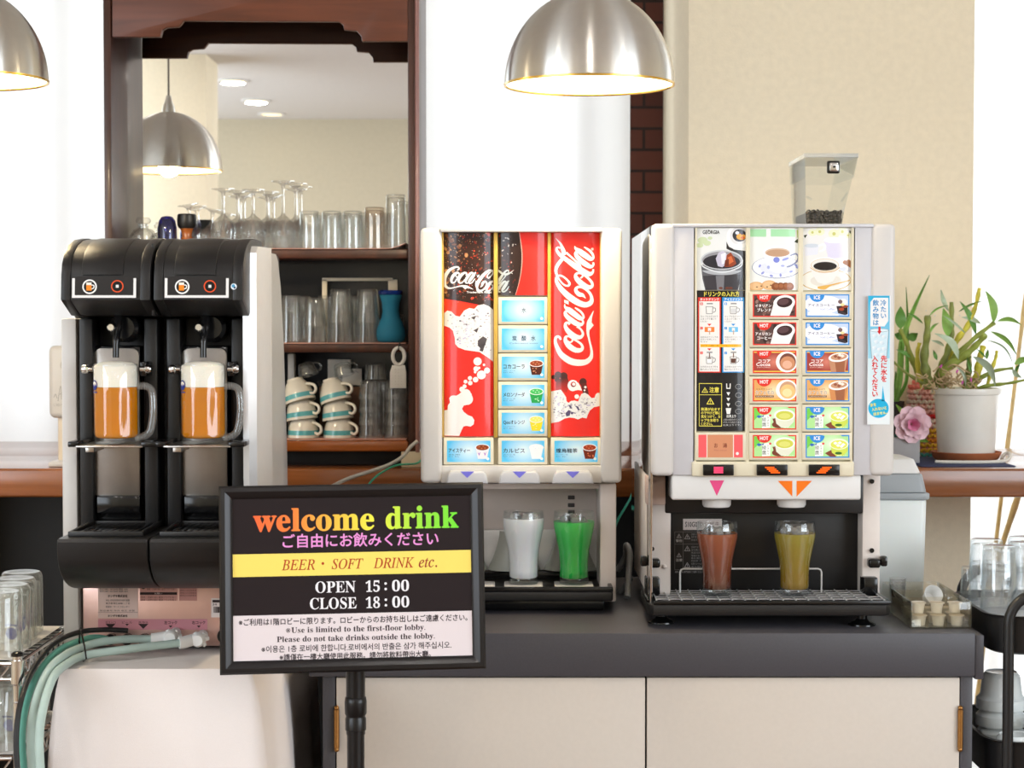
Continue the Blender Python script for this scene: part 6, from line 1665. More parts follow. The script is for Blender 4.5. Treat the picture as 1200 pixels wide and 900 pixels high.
t = thing('pepper_mill', (P(219, 280, 4.13).x, 4.13, z1), 'pepper mill with black turning head and brown wooden waist on the top shelf', 'pepper mill')
MB().lathe([(0, z1), (9.5 * kk, z1), (9.8 * kk, z1 + .008), (7.5 * kk, z1 + .018), (5.8 * kk, z1 + .028), (6.4 * kk, z1 + .038), (8.2 * kk, z1 + .044), (0, z1 + .044)], M_WOOD_O, (t.location.x, 4.13, 0), 28).build('body', t)
MB().lathe([(0, z1 + .0442), (9 * kk, z1 + .0442), (10.6 * kk, z1 + .05), (11.2 * kk, z1 + .062), (10.8 * kk, z1 + .0735), (9.4 * kk, z1 + .076), (0, z1 + .077)], M_BLACK, (t.location.x, 4.13, 0), 28).build('head', t)
for px, Y, an, h, lb in ((229, 4.205, -9, .098, 'leaning upside-down goblet with a wide foot behind the pepper mill'), (244, 4.165, 8, .086, 'short upside-down goblet leaning between pepper mill and wine glasses')):
    o = goblet_bm(h, 11.5 * kk, 24 * kk, 12.5 * kk).build('goblet', sharp=60)
    o.location = (P(px, 280, Y).x, Y, z1 + .0045); o.rotation_euler = (R(3), R(an), 0); tag(o, lb, 'glass', G1)
# second shelf
G3 = 'upside-down tumblers on the middle cabinet shelf'
hs, off = 39 * kk, 23 * kk
for px, nm in ((399, 'nearer the ribbed glasses'), (430.5, 'beside the blue carafe')):
    for j in range(2): glass('stk', lambda: tumbler_bm(hs, 14.6 * kk, 11.2 * kk, ribs=14), 'tumbler', px, 4.14, z2 + j * off, ('%s tumbler of the upside-down stack ' % ('upper', 'lower')[1 - j]) + nm, G3, rot=(0, 0, 0))
glass('wide', lambda: tumbler_bm(33 * kk, 14 * kk, 11 * kk, ribs=9), 'tumbler', 368, 4.135, z2, 'lower of two stacked fluted tumblers on the middle shelf', G3, rot=(0, 0, 0))
glass('wide', None, 'tumbler', 368, 4.135, z2 + 19 * kk, 'upper of two stacked fluted tumblers on the middle shelf', G3, rot=(0, 0, 0))
glass('rib', lambda: tumbler_bm(P(0, 346, 4.13).z - z2, 12.8 * kk, 11.6 * kk, ribs=16), 'tumbler', 339.5, 4.125, z2, 'ribbed upside-down tumbler beside the silver flank of the beer dispenser', G3)
for px, lb in ((352, 'back-row ribbed tumbler near the beer dispenser'), (384, 'back-row tumbler between the two middle-shelf stacks and fluted pair'), (415, 'back-row tumbler behind the gap of the two stacks')):
    glass('rib', None, 'tumbler', px, 4.212, z2, lb, G3)
glass('wide', None, 'tumbler', 462, 4.213, z2, 'clear tumbler behind the blue carafe', G3)
M_TQ2 = mat('turquoise_glass_body', (58, 150, 186), .08, trans=.45, ior=1.2); M_NAVY = mat('navy_glass_lip', (20, 50, 130), .08, trans=.4, ior=1.3, coat=.5)
t = thing('carafe', (P(458, 395, 4.14).x, 4.14, z2), 'turquoise blue glass carafe with a dark blue lip at the end of the middle shelf', 'carafe')
zq = [(0, 0), (13, 0), (16.5, 3), (17.2, 9), (16.6, 16), (14, 23), (11, 29), (9.8, 36), (10.6, 46), (13.4, 55)]
ot = [(r * kk, z2 + .0002 + z * kk) for r, z in zq]; inn = [(max(r - 1.1, 0) * kk, z2 + .0002 + max(z, 1.6) * kk) for r, z in zq[::-1]]
MB().lathe(ot + inn, M_TQ2, (t.location.x, 4.14, 0), 36).build('flask', t, sharp=60)
MB().lathe([(12.4 * kk, z2 + 55.3 * kk), (14.2 * kk, z2 + 56 * kk), (14.6 * kk, z2 + 59 * kk), (13.6 * kk, z2 + 60.5 * kk), (12.2 * kk, z2 + 59.5 * kk), (12.4 * kk, z2 + 55.3 * kk)], M_NAVY, (t.location.x, 4.14, 0), 36).build('lip', t)
M_CRM = mat('cream_lacquer', (226, 212, 186), 0.4, noise=(.02, 40))
t = thing('easel', (P(420, 395, 4.243).x, 4.243, z2), 'open cream easel standing behind the tumblers on the middle shelf', 'easel')
yf = 4.243
for nm, q in (('easel_post', (377.5, 327, 383.5, 402)), ('easel_post', (459, 340, 465, 402)), ('easel_rail', (377.5, 325.6, 460, 329.4)), ('easel_clip', (455, 327.5, 466, 340))):
    a_, b_ = P(q[0], q[1], yf), P(q[2], q[3], yf); MB().box(a_.x, b_.x, yf - .003, yf + .006, max(b_.z, z2 + .0001), a_.z, M_CRM, .001).build(nm, t)
# bottom shelf: cups
M_CUP = mat('cream_glazed_china', (238, 230, 214), 0.18, coat=.4, noise=(.01, 60)); M_BAND = mat('turquoise_glaze', (96, 178, 184), 0.2, coat=.4, noise=(.06, 300))
GC = 'cream cups with a turquoise band'
def cup(loc, rot, label):
    if 'cup' not in PROTO:
        t = thing('coffee_cup', (0, 0, 0), label, 'cup', GC)
        pr = [(18.5, 0), (18.2, 3), (17.4, 9), (16.0, 15), (13.2, 21), (10.5, 25), (9.6, 26), (9.6, 28), (8.6, 28), (8.6, 26), (0, 25.6)]
        MB().lathe([(r * kk, z * kk) for r, z in pr] + [(0, 24.4 * kk), (9.5 * kk, 23.6 * kk), (12.2 * kk, 20 * kk), (15.1 * kk, 14 * kk), (17.2 * kk, 3 * kk), (17.6 * kk, .2 * kk), (18.5 * kk, 0)], M_CUP, n=40).build('bowl', t, sharp=50)
        MB().lathe([(18.25 * kk + .0002, 3.2 * kk), (17.55 * kk + .0003, 8.6 * kk), (17.4 * kk, 8.6 * kk), (18.1 * kk, 3.2 * kk), (18.25 * kk + .0002, 3.2 * kk)], M_BAND, n=40).build('band', t, label='turquoise band below the rim', sharp=50)
        MB().tube(catmull([(17.3 * kk, 0, 6 * kk), (23 * kk, 0, 4.5 * kk), (27 * kk, 0, 8 * kk), (26 * kk, 0, 13 * kk), (20 * kk, 0, 16.5 * kk), (14.6 * kk, 0, 18 * kk)], 5), 1.7 * kk, M_CUP, 10).build('handle', t)
        PROTO['cup'] = t; t.location = loc; t.rotation_euler = rot; return t
    return copy_tree(PROTO['cup'], loc, rot, label)
for px, nm, Y in ((355.5, 'in the middle stack', 4.145), (397.5, 'in the stack beside the clear tumblers', 4.145), (312, 'in the stack half hidden by the beer dispenser', 4.145)):
    x = P(px, 510, Y).x
    for j, w_ in enumerate(('bottom', 'second', 'topmost')):
        tl_ = (0, -9, -18)[j]
        cup((x + (0, -.002, -.006)[j], Y, z3 + .0002 + (0, 17.5, 35.5)[j] * kk + (0, .0058, .0105)[j]), (0, R(tl_), -.6), '%s upside-down cream cup %s of turquoise-banded cups' % (w_, nm))
GG = 'small glass cups lying on the china cups'
def glass_cup(loc, rot, label):
    if 'gc' not in PROTO:
        t = thing('glass_cup', (0, 0, 0), label, 'glass cup', GG)
        tumbler_bm(15 * kk, 12 * kk, 9 * kk).build('bowl', t, sharp=60)
        MB().tube(catmull([(11 * kk, 0, 3 * kk), (17 * kk, 0, 2 * kk), (20 * kk, 0, 6 * kk), (16 * kk, 0, 11 * kk), (9.6 * kk, 0, 12 * kk)], 5), 1.1 * kk, M_GLASS, 8).build('handle', t)
        PROTO['gc'] = t; t.location = loc; t.rotation_euler = rot; return t
    return copy_tree(PROTO['gc'], loc, rot, label)
for px, nm in ((362, 'topping the middle stack of china cups'), (404, 'topping the china stack next to the clear tumblers')):
    glass_cup((P(px, 460, 4.145).x, 4.145, z3 + 66.5 * kk + .0105), (0, R(-18), -.5), 'small upside-down glass cup with a handle ' + nm)
M_PLT = thin_glass('clear_acrylic', (.97, .97, .97), (.82, .83, .84), 1.0, .07)
GP = 'stacked clear plastic tumblers on the bottom cabinet shelf'
for px, Y, nm in ((434, 4.13, 'nearer the cups'), (464, 4.13, 'at the cabinet side'), (449, 4.205, 'in the back row')):
    for j in range(4):
        glass('plt', lambda: tumbler_bm(22 * kk, 14.3 * kk, 11.6 * kk, t=.0012, base=.003, m=M_PLT), 'plastic_tumbler', px, Y, z3 + j * 15 * kk, '%s clear plastic tumbler of the stack %s' % (('bottom', 'second', 'third', 'top')[j], nm), GP, rot=(0, 0, 0))
glass('single', lambda: tumbler_bm(19 * kk, 13 * kk, 11.5 * kk), 'tumbler', 440, 4.165, z3 + 67.2 * kk + .0006, 'single upside-down glass resting on top of the plastic tumbler stacks', 'single tumbler')
# boxes, card and tray behind the cups
yb = 4.19
o = MB().pbox(374, 456.5, 428, 514, yb, yb + .055, mat('brown_card', (112, 78, 56), .7), .002).build('storage_box'); o.location.z += z3 - Z(514, yb) + .0002; tag(o, 'low brown box behind the stacked cups on the bottom shelf', 'box')
ztray = o.location.z + Z(456.5, yb) + .0004
a_, b_ = P(371, 450, yb), P(430, 450, yb)
o = MB().prism([(a_.x, .011), (a_.x + .006, 0), (b_.x - .006, 0), (b_.x, .011), (b_.x - .004, .011), (b_.x - .009, .003), (a_.x + .009, .003), (a_.x + .004, .011)], 'y', yb + .001, yb + .057, mat('dark_lacquer', (46, 38, 36), .3), .0008).build('serving_tray'); o.location.z = ztray; tag(o, 'dark lacquer tray with raised ends on the bottom shelf', 'tray')
zin = ztray + .0034
def sbox(nm, q, y0, y1, mm, label, cat):
    a_, b_ = P(q[0], q[1], y0), P(q[2], q[3], y0)
    o = MB().box(a_.x, b_.x, y0, y1, zin, a_.z, mm, .001).build(nm); tag(o, label, cat); return o
M_PAPER = mat('white_card', (236, 230, 220), .7, noise=(.015, 80))
sbox('paper_box', (384, 421, 411, 448), yb + .028, yb + .054, M_PAPER, 'upright white carton standing in the dark tray', 'box')
cdd = sbox('paper_card', (401, 432, 424, 448), yb + .012, yb + .0165, M_PAPER, 'white printed card leaning in the tray before the carton', 'card')
ar = Art(); ar.text('ご案内', 405, 420, 434.5, 437, (150, 146, 150), 1); ar.build('card_print', cdd, flat(yb + .0118), print_mat('print_matt', 0, .5))
o = MB().pbox(337, 418, 345.5, 514, 4.21, 4.245, M_PAPER, .004).build('paper_carton'); o.location.z += z3 - Z(514, 4.21) + .0003; tag(o, 'narrow white carton beside the silver flank of the beer dispenser', 'box')
# white hanging grater
t = thing('hanging_grater', (P(466.5, 410, 4.07).x, 4.07, Z(455, 4.07)), 'white plastic grater hanging by a black loop from the middle shelf edge', 'grater')
yg = 4.066; pts = []
for px, py in ((457, 455), (457, 436), (459.5, 428), (459, 418), (461, 411), (466.5, 407.5), (472, 411), (475, 418), (474.5, 428), (476, 436), (476, 455)): v = P(px, py, yg); pts.append((v.x, v.z))
bm = bmesh.new(); hole = []
hc = P(467, 417.5, yg); n = 20
oc = catmull(pts[1:-1], 4); oc = [pts[0]] + oc + [pts[-1]]
# body as a ring lofted between outline and finger hole, plus the solid lower plate
up = [p for p in oc if p[1] > P(0, 428, yg).z]
m = MB()
low = [pts[0], pts[1], pts[2]] + [pts[-3], pts[-2], pts[-1]]
m.prism(low, 'y', yg, yg + .006, M_OFFW, .0015)
m.build('plate', t)
m = MB(); ringp = catmull([(hc.x + 6.6 * kk * math.cos(a), yg + .003, hc.z + 9.6 * kk * math.sin(a)) for a in [2 * PI * i / 16 for i in range(16)]], 3, True)
m.tube(ringp, .0042, M_OFFW, 10, closed=True); m.build('grip_ring', t)
m = MB()
for i in range(5):
    for j in range(6): v = P(459.5 + i * 3.6, 433 + j * 3.6, yg); m.ball((v.x, yg, v.z), .0014, M_OFFW, 6, 4)
m.build('grating_teeth', t)
m = MB(); zl = hc.z + 9.6 * kk
m.tube(catmull([(hc.x, yg + .003 - .006, zl - .003), (hc.x + .002, yg - .002, zl + .01), (hc.x + .003, 4.092, ZSH2 - .004), (hc.x + .002, yg + .012, zl + .004), (hc.x, yg + .010, zl - .003)], 5, True), .0011, M_BLACKG, 6, closed=True); m.build('loop', t)

# ================================================================== things on the sill counter
t = thing('display_stand', (P(78, 545, 4.12).x, 4.12, ZS), 'rounded white panel with a faint grey drawing on a stand behind the beer dispenser', 'stand')
MB().pbox(56, 405, 106, 490, 4.11, 4.135, M_OFFW, .016, 5).build('panel', t)
MB().pbox(67, 480, 92, 546, 4.125, 4.145, mat('beige_plastic', (226, 212, 190), .4), .006).build('upright', t)
a_, b_ = P(56, 541, 4.08), P(104, 541, 4.08); MB().box(a_.x, b_.x, 4.08, 4.19, ZS + .0004, ZS + .012, M_OFFW, .004).build('base', t)
ar = Art()
for q in ([(63, 466, .3), (65, 462, .3), (67, 467, .3)], [(68, 470, .4), (71, 452, .3), (72, 468, .4)], [(70, 462, .3), (75, 459, .3)], [(73, 478, .4), (75, 471, .3)]): ar.ribbon(q, (160, 160, 160), 1)
ar.ell(74, 428, 3.6, 5, (196, 194, 190), 1); ar.text('ご協力', 62, 74, 473, 476, (170, 168, 166), 1)
ar.build('drawing', t, flat(4.1099), print_mat('print_matt', 0, .5))
def cable(pts, r, mm, nm, label, cat='cable'):
    q = catmull([tuple(P(*p)) for p in pts], 7); o = MB().tube(q, r, mm, 10).build(nm); return tag(o, label, cat)
cable([(489, 517, 4.02), (480, 525, 4.01), (472, 535, 4.0), (455, 545, 3.99), (432, 553, 3.97), (405, 562, 3.95), (380, 575, 3.93), (330, 600, 3.9)], .004, mat('white_cable_sheath', (214, 210, 204), .45), 'power_cable', 'white cable running along the front of the wooden sill counter')
cable([(496, 536, 4.069), (488, 543, 4.03), (466, 545, 3.975), (450, 552, 3.965), (436, 563, 3.955), (425, 580, 3.945), (410, 610, 3.93)], .0022, mat('green_wire', (64, 190, 150), .45), 'earth_wire', 'thin green wire beside the white cable at the sill counter')
o = MB().pbox(470, 527, 500, 545.5, 4.075, 4.12, M_CRM, .003).build('junction_box'); o.location.z += ZS - Z(545.5, 4.075) + .0003; tag(o, 'small cream box on the sill at the corner of the cabinet', 'box')
cable([(724, 668, 3.74), (733, 652, 3.72), (734, 639, 3.70), (738, 648, 3.64), (737, 668, 3.60), (735, 700, 3.56)], .0062, mat('grey_hose', (150, 152, 154), .4), 'supply_hose', 'grey hose arching between the soda and coffee dispensers', 'hose')
cable([(722, 699, 3.68), (731, 689, 3.66), (736, 682, 3.645), (740, 676, 3.64)], .006, mat('grey_hose', (150, 152, 154), .4), 'supply_hose', 'short grey hose lying on the worktop between the two dispensers', 'hose')
cable([(748, 546, 4.10), (746, 549, 4.044), (741, 578, 3.99), (733, 594, 3.96), (722, 614, 3.94), (716, 640, 3.92)], .0026, mat('teal_tube', (40, 160, 140), .4), 'water_tube', 'thin teal tube between the soda and coffee dispensers', 'tube')

# ================================================================== swing-lid bin on the worktop
t = thing('countertop_bin', (.735, 3.62, ZC), 'small white countertop bin with a grey-collared white lid behind the coffee dispenser', 'bin')
bx0, bx1, by0, by1 = .672, P(1088.5, 590, 3.52).x, 3.52, 3.70
M_BINW = mat('translucent_white_bin', (232, 240, 240), .35, sss=.1); M_BING = mat('bin_grey_collar', (158, 166, 172), .35)
def rr4(z, d, dx=0): return [Vector(p) for p in ((bx0 + d, by0 + d, z), (bx1 - d + dx, by0 + d, z), (bx1 - d + dx, by1 - d, z), (bx0 + d, by1 - d, z))]
m = MB(); zz = lambda py: Z(py, 3.52)
def rbox(z0, z1, d0, d1, mm, name, bev):
    bm = bmesh.new()
    A = [bm.verts.new(v) for v in rr4(z0, d0)]; B = [bm.verts.new(v) for v in rr4(z1, d1)]
    bm.faces.new(A[::-1]); bm.faces.new(B)
    for i in range(4): bm.faces.new((A[i], A[(i + 1) % 4], B[(i + 1) % 4], B[i]))
    ve = [e for e in bm.edges if abs(e.verts[0].co.z - e.verts[1].co.z) > 1e-6]
    bmesh.ops.bevel(bm, geom=ve, offset=bev, segments=4, profile=.5, affect='EDGES', clamp_overlap=True)
    he = [e for e in bm.edges if abs(e.verts[0].co.z - e.verts[1].co.z) < 1e-6]
    bmesh.ops.bevel(bm, geom=he, offset=.003, segments=2, profile=.5, affect='EDGES', clamp_overlap=True)
    return MB().bm(bm, mm).build(name, t)
rbox(ZC + .0006, zz(586), .006, .002, M_BINW, 'bucket', .012)
rbox(zz(586) + .0003, zz(578), -.003, -.003, M_BING, 'collar_lip', .012)
rbox(zz(578) + .0003, zz(556), .002, .009, M_BING, 'collar', .012)
rbox(zz(556) + .0003, zz(539), .011, .022, M_WHITE, 'lid', .014)

# ================================================================== creamer organiser
t = thing('condiment_organizer', (.742, 3.37, ZC), 'clear acrylic organizer holding coffee creamers beside the coffee dispenser', 'organizer')
M_ACR = thin_glass('smoky_acrylic', (.95, .93, .88), (.72, .70, .64), 1.0)
ox0, ox1, oy0, oy1 = P(1067, 737, 3.245).x, P(1138.5, 737, 3.245).x, 3.245, 3.50
z0, z9 = ZC + .0005, ZC + .047
w_ = .0022
m = MB(); m.box(ox0, ox1, oy0, oy1, z0, z0 + w_, M_ACR); m.build('tray_floor', t)
for nm, q in (('side_wall', (ox0, ox0 + w_, oy0, oy1)), ('side_wall', (ox1 - w_, ox1, oy0, oy1)), ('end_wall', (ox0 + w_, ox1 - w_, oy0, oy0 + w_)), ('end_wall', (ox0 + w_, ox1 - w_, oy1 - w_, oy1)), ('divider', (ox0 + w_, ox1 - w_, 3.33, 3.33 + w_)), ('divider', (ox0 + w_, ox1 - w_, 3.42, 3.42 + w_))):
    MB().box(q[0], q[1], q[2], q[3], z0 + w_, z9 - (.004 if nm == 'divider' else 0), M_ACR, .0006).build(nm, t)
M_CREAMER = mat('white_creamer_cup', (240, 236, 226), .4); M_FOIL = mat('foil_lid', (222, 210, 188), .35, .2)
def creamer(loc, label, rot=(0, 0, 0)):
    if 'creamer' not in PROTO:
        c = thing('creamer_pod', (0, 0, 0), label, 'coffee creamer', 'coffee creamers in the acrylic organizer')
        MB().lathe([(0, 0), (.0085, 0), (.009, .001), (.0112, .0165), (.0135, .0172), (.0135, .0182), (0, .0182)], M_CREAMER, n=24).build('cup', c)
        MB().lathe([(0, .0183), (.0132, .0183), (.0132, .0188), (0, .0190)], M_FOIL, n=24).build('foil_lid', c)
        PROTO['creamer'] = c; c.location = loc; c.rotation_euler = rot; return c
    return copy_tree(PROTO['creamer'], loc, rot, label)
wds = ('near the dispenser', 'in the middle', 'near the trolley')
for r_, yy in enumerate((3.265, 3.296)):
    for i in range(3): creamer((ox0 + .020 + i * .0325, yy, z0 + w_ + .0004), '%s row bottom creamer pod %s' % (('front', 'second')[r_], wds[i]))
for i in range(3): creamer((ox0 + .021 + i * .032, 3.281, z0 + w_ + .0202), 'upper creamer pod %s, lying on the front rows' % wds[i], (R(2), 0, i))
for i in range(3): creamer((ox0 + .020 + i * .0325, 3.352, z0 + w_ + .0004), 'creamer pod %s in the second compartment' % wds[i])
o = MB().lathe([(0, 0), (.011, 0), (.0165, .026), (.0178, .0265), (.0172, .0272), (.0155, .0262), (.0102, .002), (0, .0015)], M_WHITE, n=24).build('paper_cup', sharp=50)
o.location = (P(1087, 695, 3.395).x, 3.392, z0 + w_ + .028); o.rotation_euler = (R(62), R(24), 0); tag(o, 'small white paper cup tipped over on the sugar packets', 'paper cup')
for i in range(6):
    m = MB(); m.box(-.0075, .0075, -.036, .036, -.0022, .0022, mat('sugar_paper', (234, 234, 236), .6, noise=(.05, 90)), .002)
    o = m.build('sugar_packet'); o.location = (ox0 + .014 + (i % 3) * .036 * .9 + .012, 3.377 + .0015 * i, z0 + w_ + .0032 + (i // 3) * .0055); o.rotation_euler = (0, 0, 0)
    tag(o, 'white paper sugar packet lying in the middle compartment of the organizer', 'sugar packet', 'sugar packets in the acrylic organizer')
for j in range(3):
    o = MB().lathe([(0, 0), (.0125, 0), (.0155, .034), (.0165, .0345), (.0160, .035), (.0147, .034), (.0117, .0012), (0, .001)], M_PLT, n=28).build('plastic_cup', sharp=50)
    o.location = (ox0 + .022, 3.462, z0 + w_ + .0004 + j * .0105); tag(o, ('bottom', 'middle', 'top')[j] + ' clear plastic cup of the stack at the back of the organizer', 'plastic cup', 'clear plastic cups in the organizer')
# ================================================================== wire rack with upside-down mugs
XR, YR0, YR1 = -.7605, 2.87, 3.21
M_WHT2 = mat('white_liner_sheet', (222, 218, 212), .6, noise=(.03, 60))
zr1 = Z(778, YR0); zr2 = .655
t = thing('wire_rack', (XR - .25, (YR0 + YR1) / 2, 0), 'chrome wire rack holding upside-down mugs beside the beer dispenser table', 'rack')
XL = XR - .50
for x, y in ((XR, YR0), (XR, YR1), (XL, YR0), (XL, YR1)):
    m = MB(); m.tube([(x, y, 0), (x, y, zr1 + .012)], .0078, M_CHROME, 16)
    for i in range(28):
        z = .04 + i * .027
        if z < zr1 - .03: m.lathe([(.0079, z), (.0085, z + .0012), (.0079, z + .0024)], M_CHROME, (x, y, 0), 16)
    pst = m.build('post', t)
    MB().lathe([(0, zr1 + .0122), (.0095, zr1 + .0122), (.0095, zr1 + .016), (.006, zr1 + .019), (0, zr1 + .0195)], M_BLACKG, (x, y, 0), 16).build('post_cap', pst)
    MB().lathe([(.0079, zr1 - .03), (.0108, zr1 - .03), (.0103, zr1 + .006), (.0079, zr1 + .006)], M_CHROME, (x, y, 0), 18).build('collar', pst)
for zs, nm in ((zr1, 'upper'), (zr2, 'lower')):
    m = MB(); dz = .024
    def side(a, b, n):
        a, b = Vector(a), Vector(b)
        m.tube([a, b], .0032, M_CHROME, 8); m.tube([a - Vector((0, 0, dz)), b - Vector((0, 0, dz))], .0028, M_CHROME, 8)
        zz_ = [a + (b - a) * (i / n) - Vector((0, 0, dz * (i % 2))) for i in range(n + 1)]
        m.tube(zz_, .0017, M_CHROME, 6)
    e = .010
    side((XR, YR0 + e, zs), (XR, YR1 - e, zs), 18); side((XL, YR0 + e, zs), (XL, YR1 - e, zs), 18)
    side((XL + e, YR0, zs), (XR - e, YR0, zs), 26); side((XL + e, YR1, zs), (XR - e, YR1, zs), 26)
    for i in range(1, 12): y = YR0 + (YR1 - YR0) * i / 12; m.tube([(XL, y, zs - .0025), (XR, y, zs - .0025)], .0015, M_CHROME, 6)
    m.build('wire_shelf', t)
    o = MB().box(XL + .014, XR - .012, YR0 + .012, YR1 - .012, zs + .0036, zs + .0046, M_WHT2, .0004).build('liner_sheet')
    tag(o, 'white liner sheet on the %s tier of the chrome wire rack' % nm, 'liner sheet')
M_MUG2 = thin_glass('empty_mug_glass', (.985, .985, .975), (.84, .85, .82), 1.0, .05)
def empty_mug(loc, rz, label):
    if 'em' not in PROTO:
        r, h = .0345, .101
        tt = thing('glass_mug', (0, 0, 0), label, 'mug', 'empty upside-down mugs on the wire rack')
        fac = lambda a, z, q: q * (1 + .018 * math.cos(10 * a)) if .012 < z < h - .012 and q > .028 else q
        MB().lathe([(r - .001, 0), (r, .003), (r, .02), (r, h - .008), (r - .003, h - .001), (r - .006, h), (r - .012, h - .003), (0, h - .003), (0, h - .016), (r - .007, h - .016), (r - .0045, h - .02), (r - .0032, .003), (r - .0025, .0003), (r - .001, 0)], M_MUG2, n=40, rf=fac).build('mug_body', tt, sharp=60)
        MB().tube(catmull([(r - .002, 0, h - .018), (r + .016, 0, h - .018), (r + .027, 0, h - .03), (r + .028, 0, h - .052), (r + .022, 0, h - .072), (r + .008, 0, h - .079), (r - .002, 0, h - .079)], 5), .0056, M_MUG2, 10).build('handle', tt)
        a = Art(); a.ell(0, 0, 8, 8, (46, 58, 150), 0); a.ell(0, 1, 5.6, 4.6, (214, 218, 226), 1); a.poly([(-6, -6), (-6, -1), (-2.5, 2), (0, -2), (2.5, 2), (6, -1), (6, -6)], (46, 58, 150), 2); a.rect(-9, -12, 9, -10, (46, 58, 150), 0)
        th = R(205)
        a.build('printed_mark', tt, lambda u, v, hh: Vector(((r + .0012 + hh) * math.cos(th + u * .0012 / r), (r + .0012 + hh) * math.sin(th + u * .0012 / r), .028 - v * .0012)), print_mat('print_matt', 0, .5), out=(-.9, -.42, 0), cuts=[-6, -3, 0, 3, 6], label='blue printed crest')
        PROTO['em'] = tt; tt.location = loc; tt.rotation_euler = (0, 0, rz); return tt
    return copy_tree(PROTO['em'], loc, (0, 0, rz), label)
zt_ = zr1 + .005; zl_ = zr2 + .005
for i, (y, x) in enumerate(((2.918, -.800), (2.993, -.806), (3.068, -.815), (3.143, -.824))):
    empty_mug((x, y, zt_), R(230), '%s upside-down mug in the row along the rack edge, upper tier' % ('front', 'second', 'third', 'rear')[i])
for i, (y, x) in enumerate(((3.068, -.893), (3.143, -.902), (2.993, -.888))): empty_mug((x, y, zt_), R(230), ('upside-down mug of the second row, upper tier, beside the third one', 'rearmost upside-down mug of the second row, upper tier', 'upside-down mug of the second row, upper tier, beside the front ones')[i])
for i, (y, x) in enumerate(((2.922, -.806), (2.997, -.806), (3.072, -.81), (3.147, -.815))):
    empty_mug((x, y, zl_), R(230), '%s upside-down mug in the row along the rack edge, lower tier' % ('front', 'second', 'third', 'rear')[i])

# ================================================================== black trolley with glasses and cups
CX0, CX1, CY0, CY1 = .822, 1.28, 3.195, 3.51
zrim = Z(722, 3.2); M_CART = mat('black_powder_coat', (24, 24, 25), .38, noise=(.06, 60))
t = thing('utility_cart', ((CX0 + CX1) / 2, (CY0 + CY1) / 2, 0), 'black metal utility cart stacked with glasses and white cups at the end of the worktop', 'trolley')
def rrect(d, r, n=6):
    out = []
    for cx, cy, a0 in ((CX1 - d - r, CY1 - d - r, 0), (CX0 + d + r, CY1 - d - r, 90), (CX0 + d + r, CY0 + d + r, 180), (CX1 - d - r, CY0 + d + r, 270)):
        for i in range(n + 1): a = R(a0 + 90 * i / n); out.append((cx + r * math.cos(a), cy + r * math.sin(a)))
    return out
def ctray(zb, zt, name):
    L_ = [(rrect(.012, .05), zb), (rrect(.004, .055), zb + .004), (rrect(0, .058), zt - .004), (rrect(-.004, .06), zt - .003), (rrect(-.005, .06), zt), (rrect(.002, .056), zt), (rrect(.005, .054), zt - .006), (rrect(.008, .052), zb + .006), (rrect(.02, .045), zb + .004)]
    m = MB(); m.loft([[Vector((x, y, z)) for x, y in q] for q, z in L_], M_CART, cap=True); return m.build(name, t, sharp=30)
ctray(zrim - .068, zrim, 'upper_tray')
zfl = zrim - .012
o = MB().prism(rrect(.011, .048), 'z', zrim - .0618, zfl, mat('white_mesh_insert', (214, 218, 222), .5, noise=(.05, 200)), .002).build('tray_insert'); tag(o, 'white drainer insert filling the upper tray of the black cart', 'drainer')
zlow = Z(884, 3.2)
ctray(zlow - .05, zlow + .022, 'lower_tray')
zlf = zlow - .0445
m = MB()
for y in (CY0 - .012, CY1 + .012):
    zt2 = Z(697, 3.18); x0, x1 = P(1181.5, 800, 3.183).x, CX1 - .02
    r = .05
    arc = lambda cx, a0, a1: [(cx + r * math.cos(R(a)), y, zt2 - r + r * math.sin(R(a))) for a in range(a0, a1 - 1, -15)]
    m = MB(); m.tube([(x0, y, .05), (x0, y, zt2 - r)] + arc(x0 + r, 180, 90) + arc(x1 - r, 90, 0) + [(x1, y, .05)], .0093, M_CART, 14)
    fr = m.build('frame_tube', t)
    for x in (x0, x1):
        MB().lathe([(0, 0)] + [(.022 * math.sin(PI * i / 10), .022 - .022 * math.cos(PI * i / 10)) for i in range(1, 10)] + [(0, .044)], M_BLACKG, n=18, M=Matrix.Translation((x, y, .024)) @ Matrix.Rotation(R(90), 4, 'X') @ Matrix.Translation((0, 0, -.022))).build('caster', t)
    for zz_ in (zrim - .03, zlow - .02):
        for x in (x0, x1): MB().tube([(x, y, zz_), (x, (CY0 - .001 if y < 3.3 else CY1 + .001), zz_)], .005, M_CART, 10).build('tray_bolt', t)
M_TUM = thin_glass('bright_tumbler_glass', (.99, .99, .99), (.82, .87, .90), 1.0, .06)
kt = 3.36 / F
GT = 'upside-down tumblers on the cart'
hT2, oT = 50 * kt, 27 * kt
for px, Y, nm in ((1159, 3.425, 'at the tray back'), (1174, 3.325, 'nearest the organizer'), (1206, 3.37, 'behind the tube handle'), (1203, 3.46, 'at the rear by the bamboo')):
    for j in range(2): glass('cart', lambda: tumbler_bm(hT2, 21.8 * kt, 18.6 * kt, t=.002, base=.008, ribs=12, m=M_TUM), 'tumbler', px, Y, zfl + .0006 + j * oT, '%s tumbler of the upside-down stack %s on the black cart' % (('lower', 'upper')[j], nm), GT, rot=(0, 0, 0))
glass('slim', lambda: tumbler_bm(.062, .0165, .0145, m=M_TUM), 'tumbler', 1139, 3.465, zfl + .0005, 'single slim upside-down glass in the back corner of the black cart', 'slim glass')
M_PORC = mat('white_porcelain', (234, 240, 240), .15, coat=.5)
GB = 'white porcelain cups on the lower cart tier'
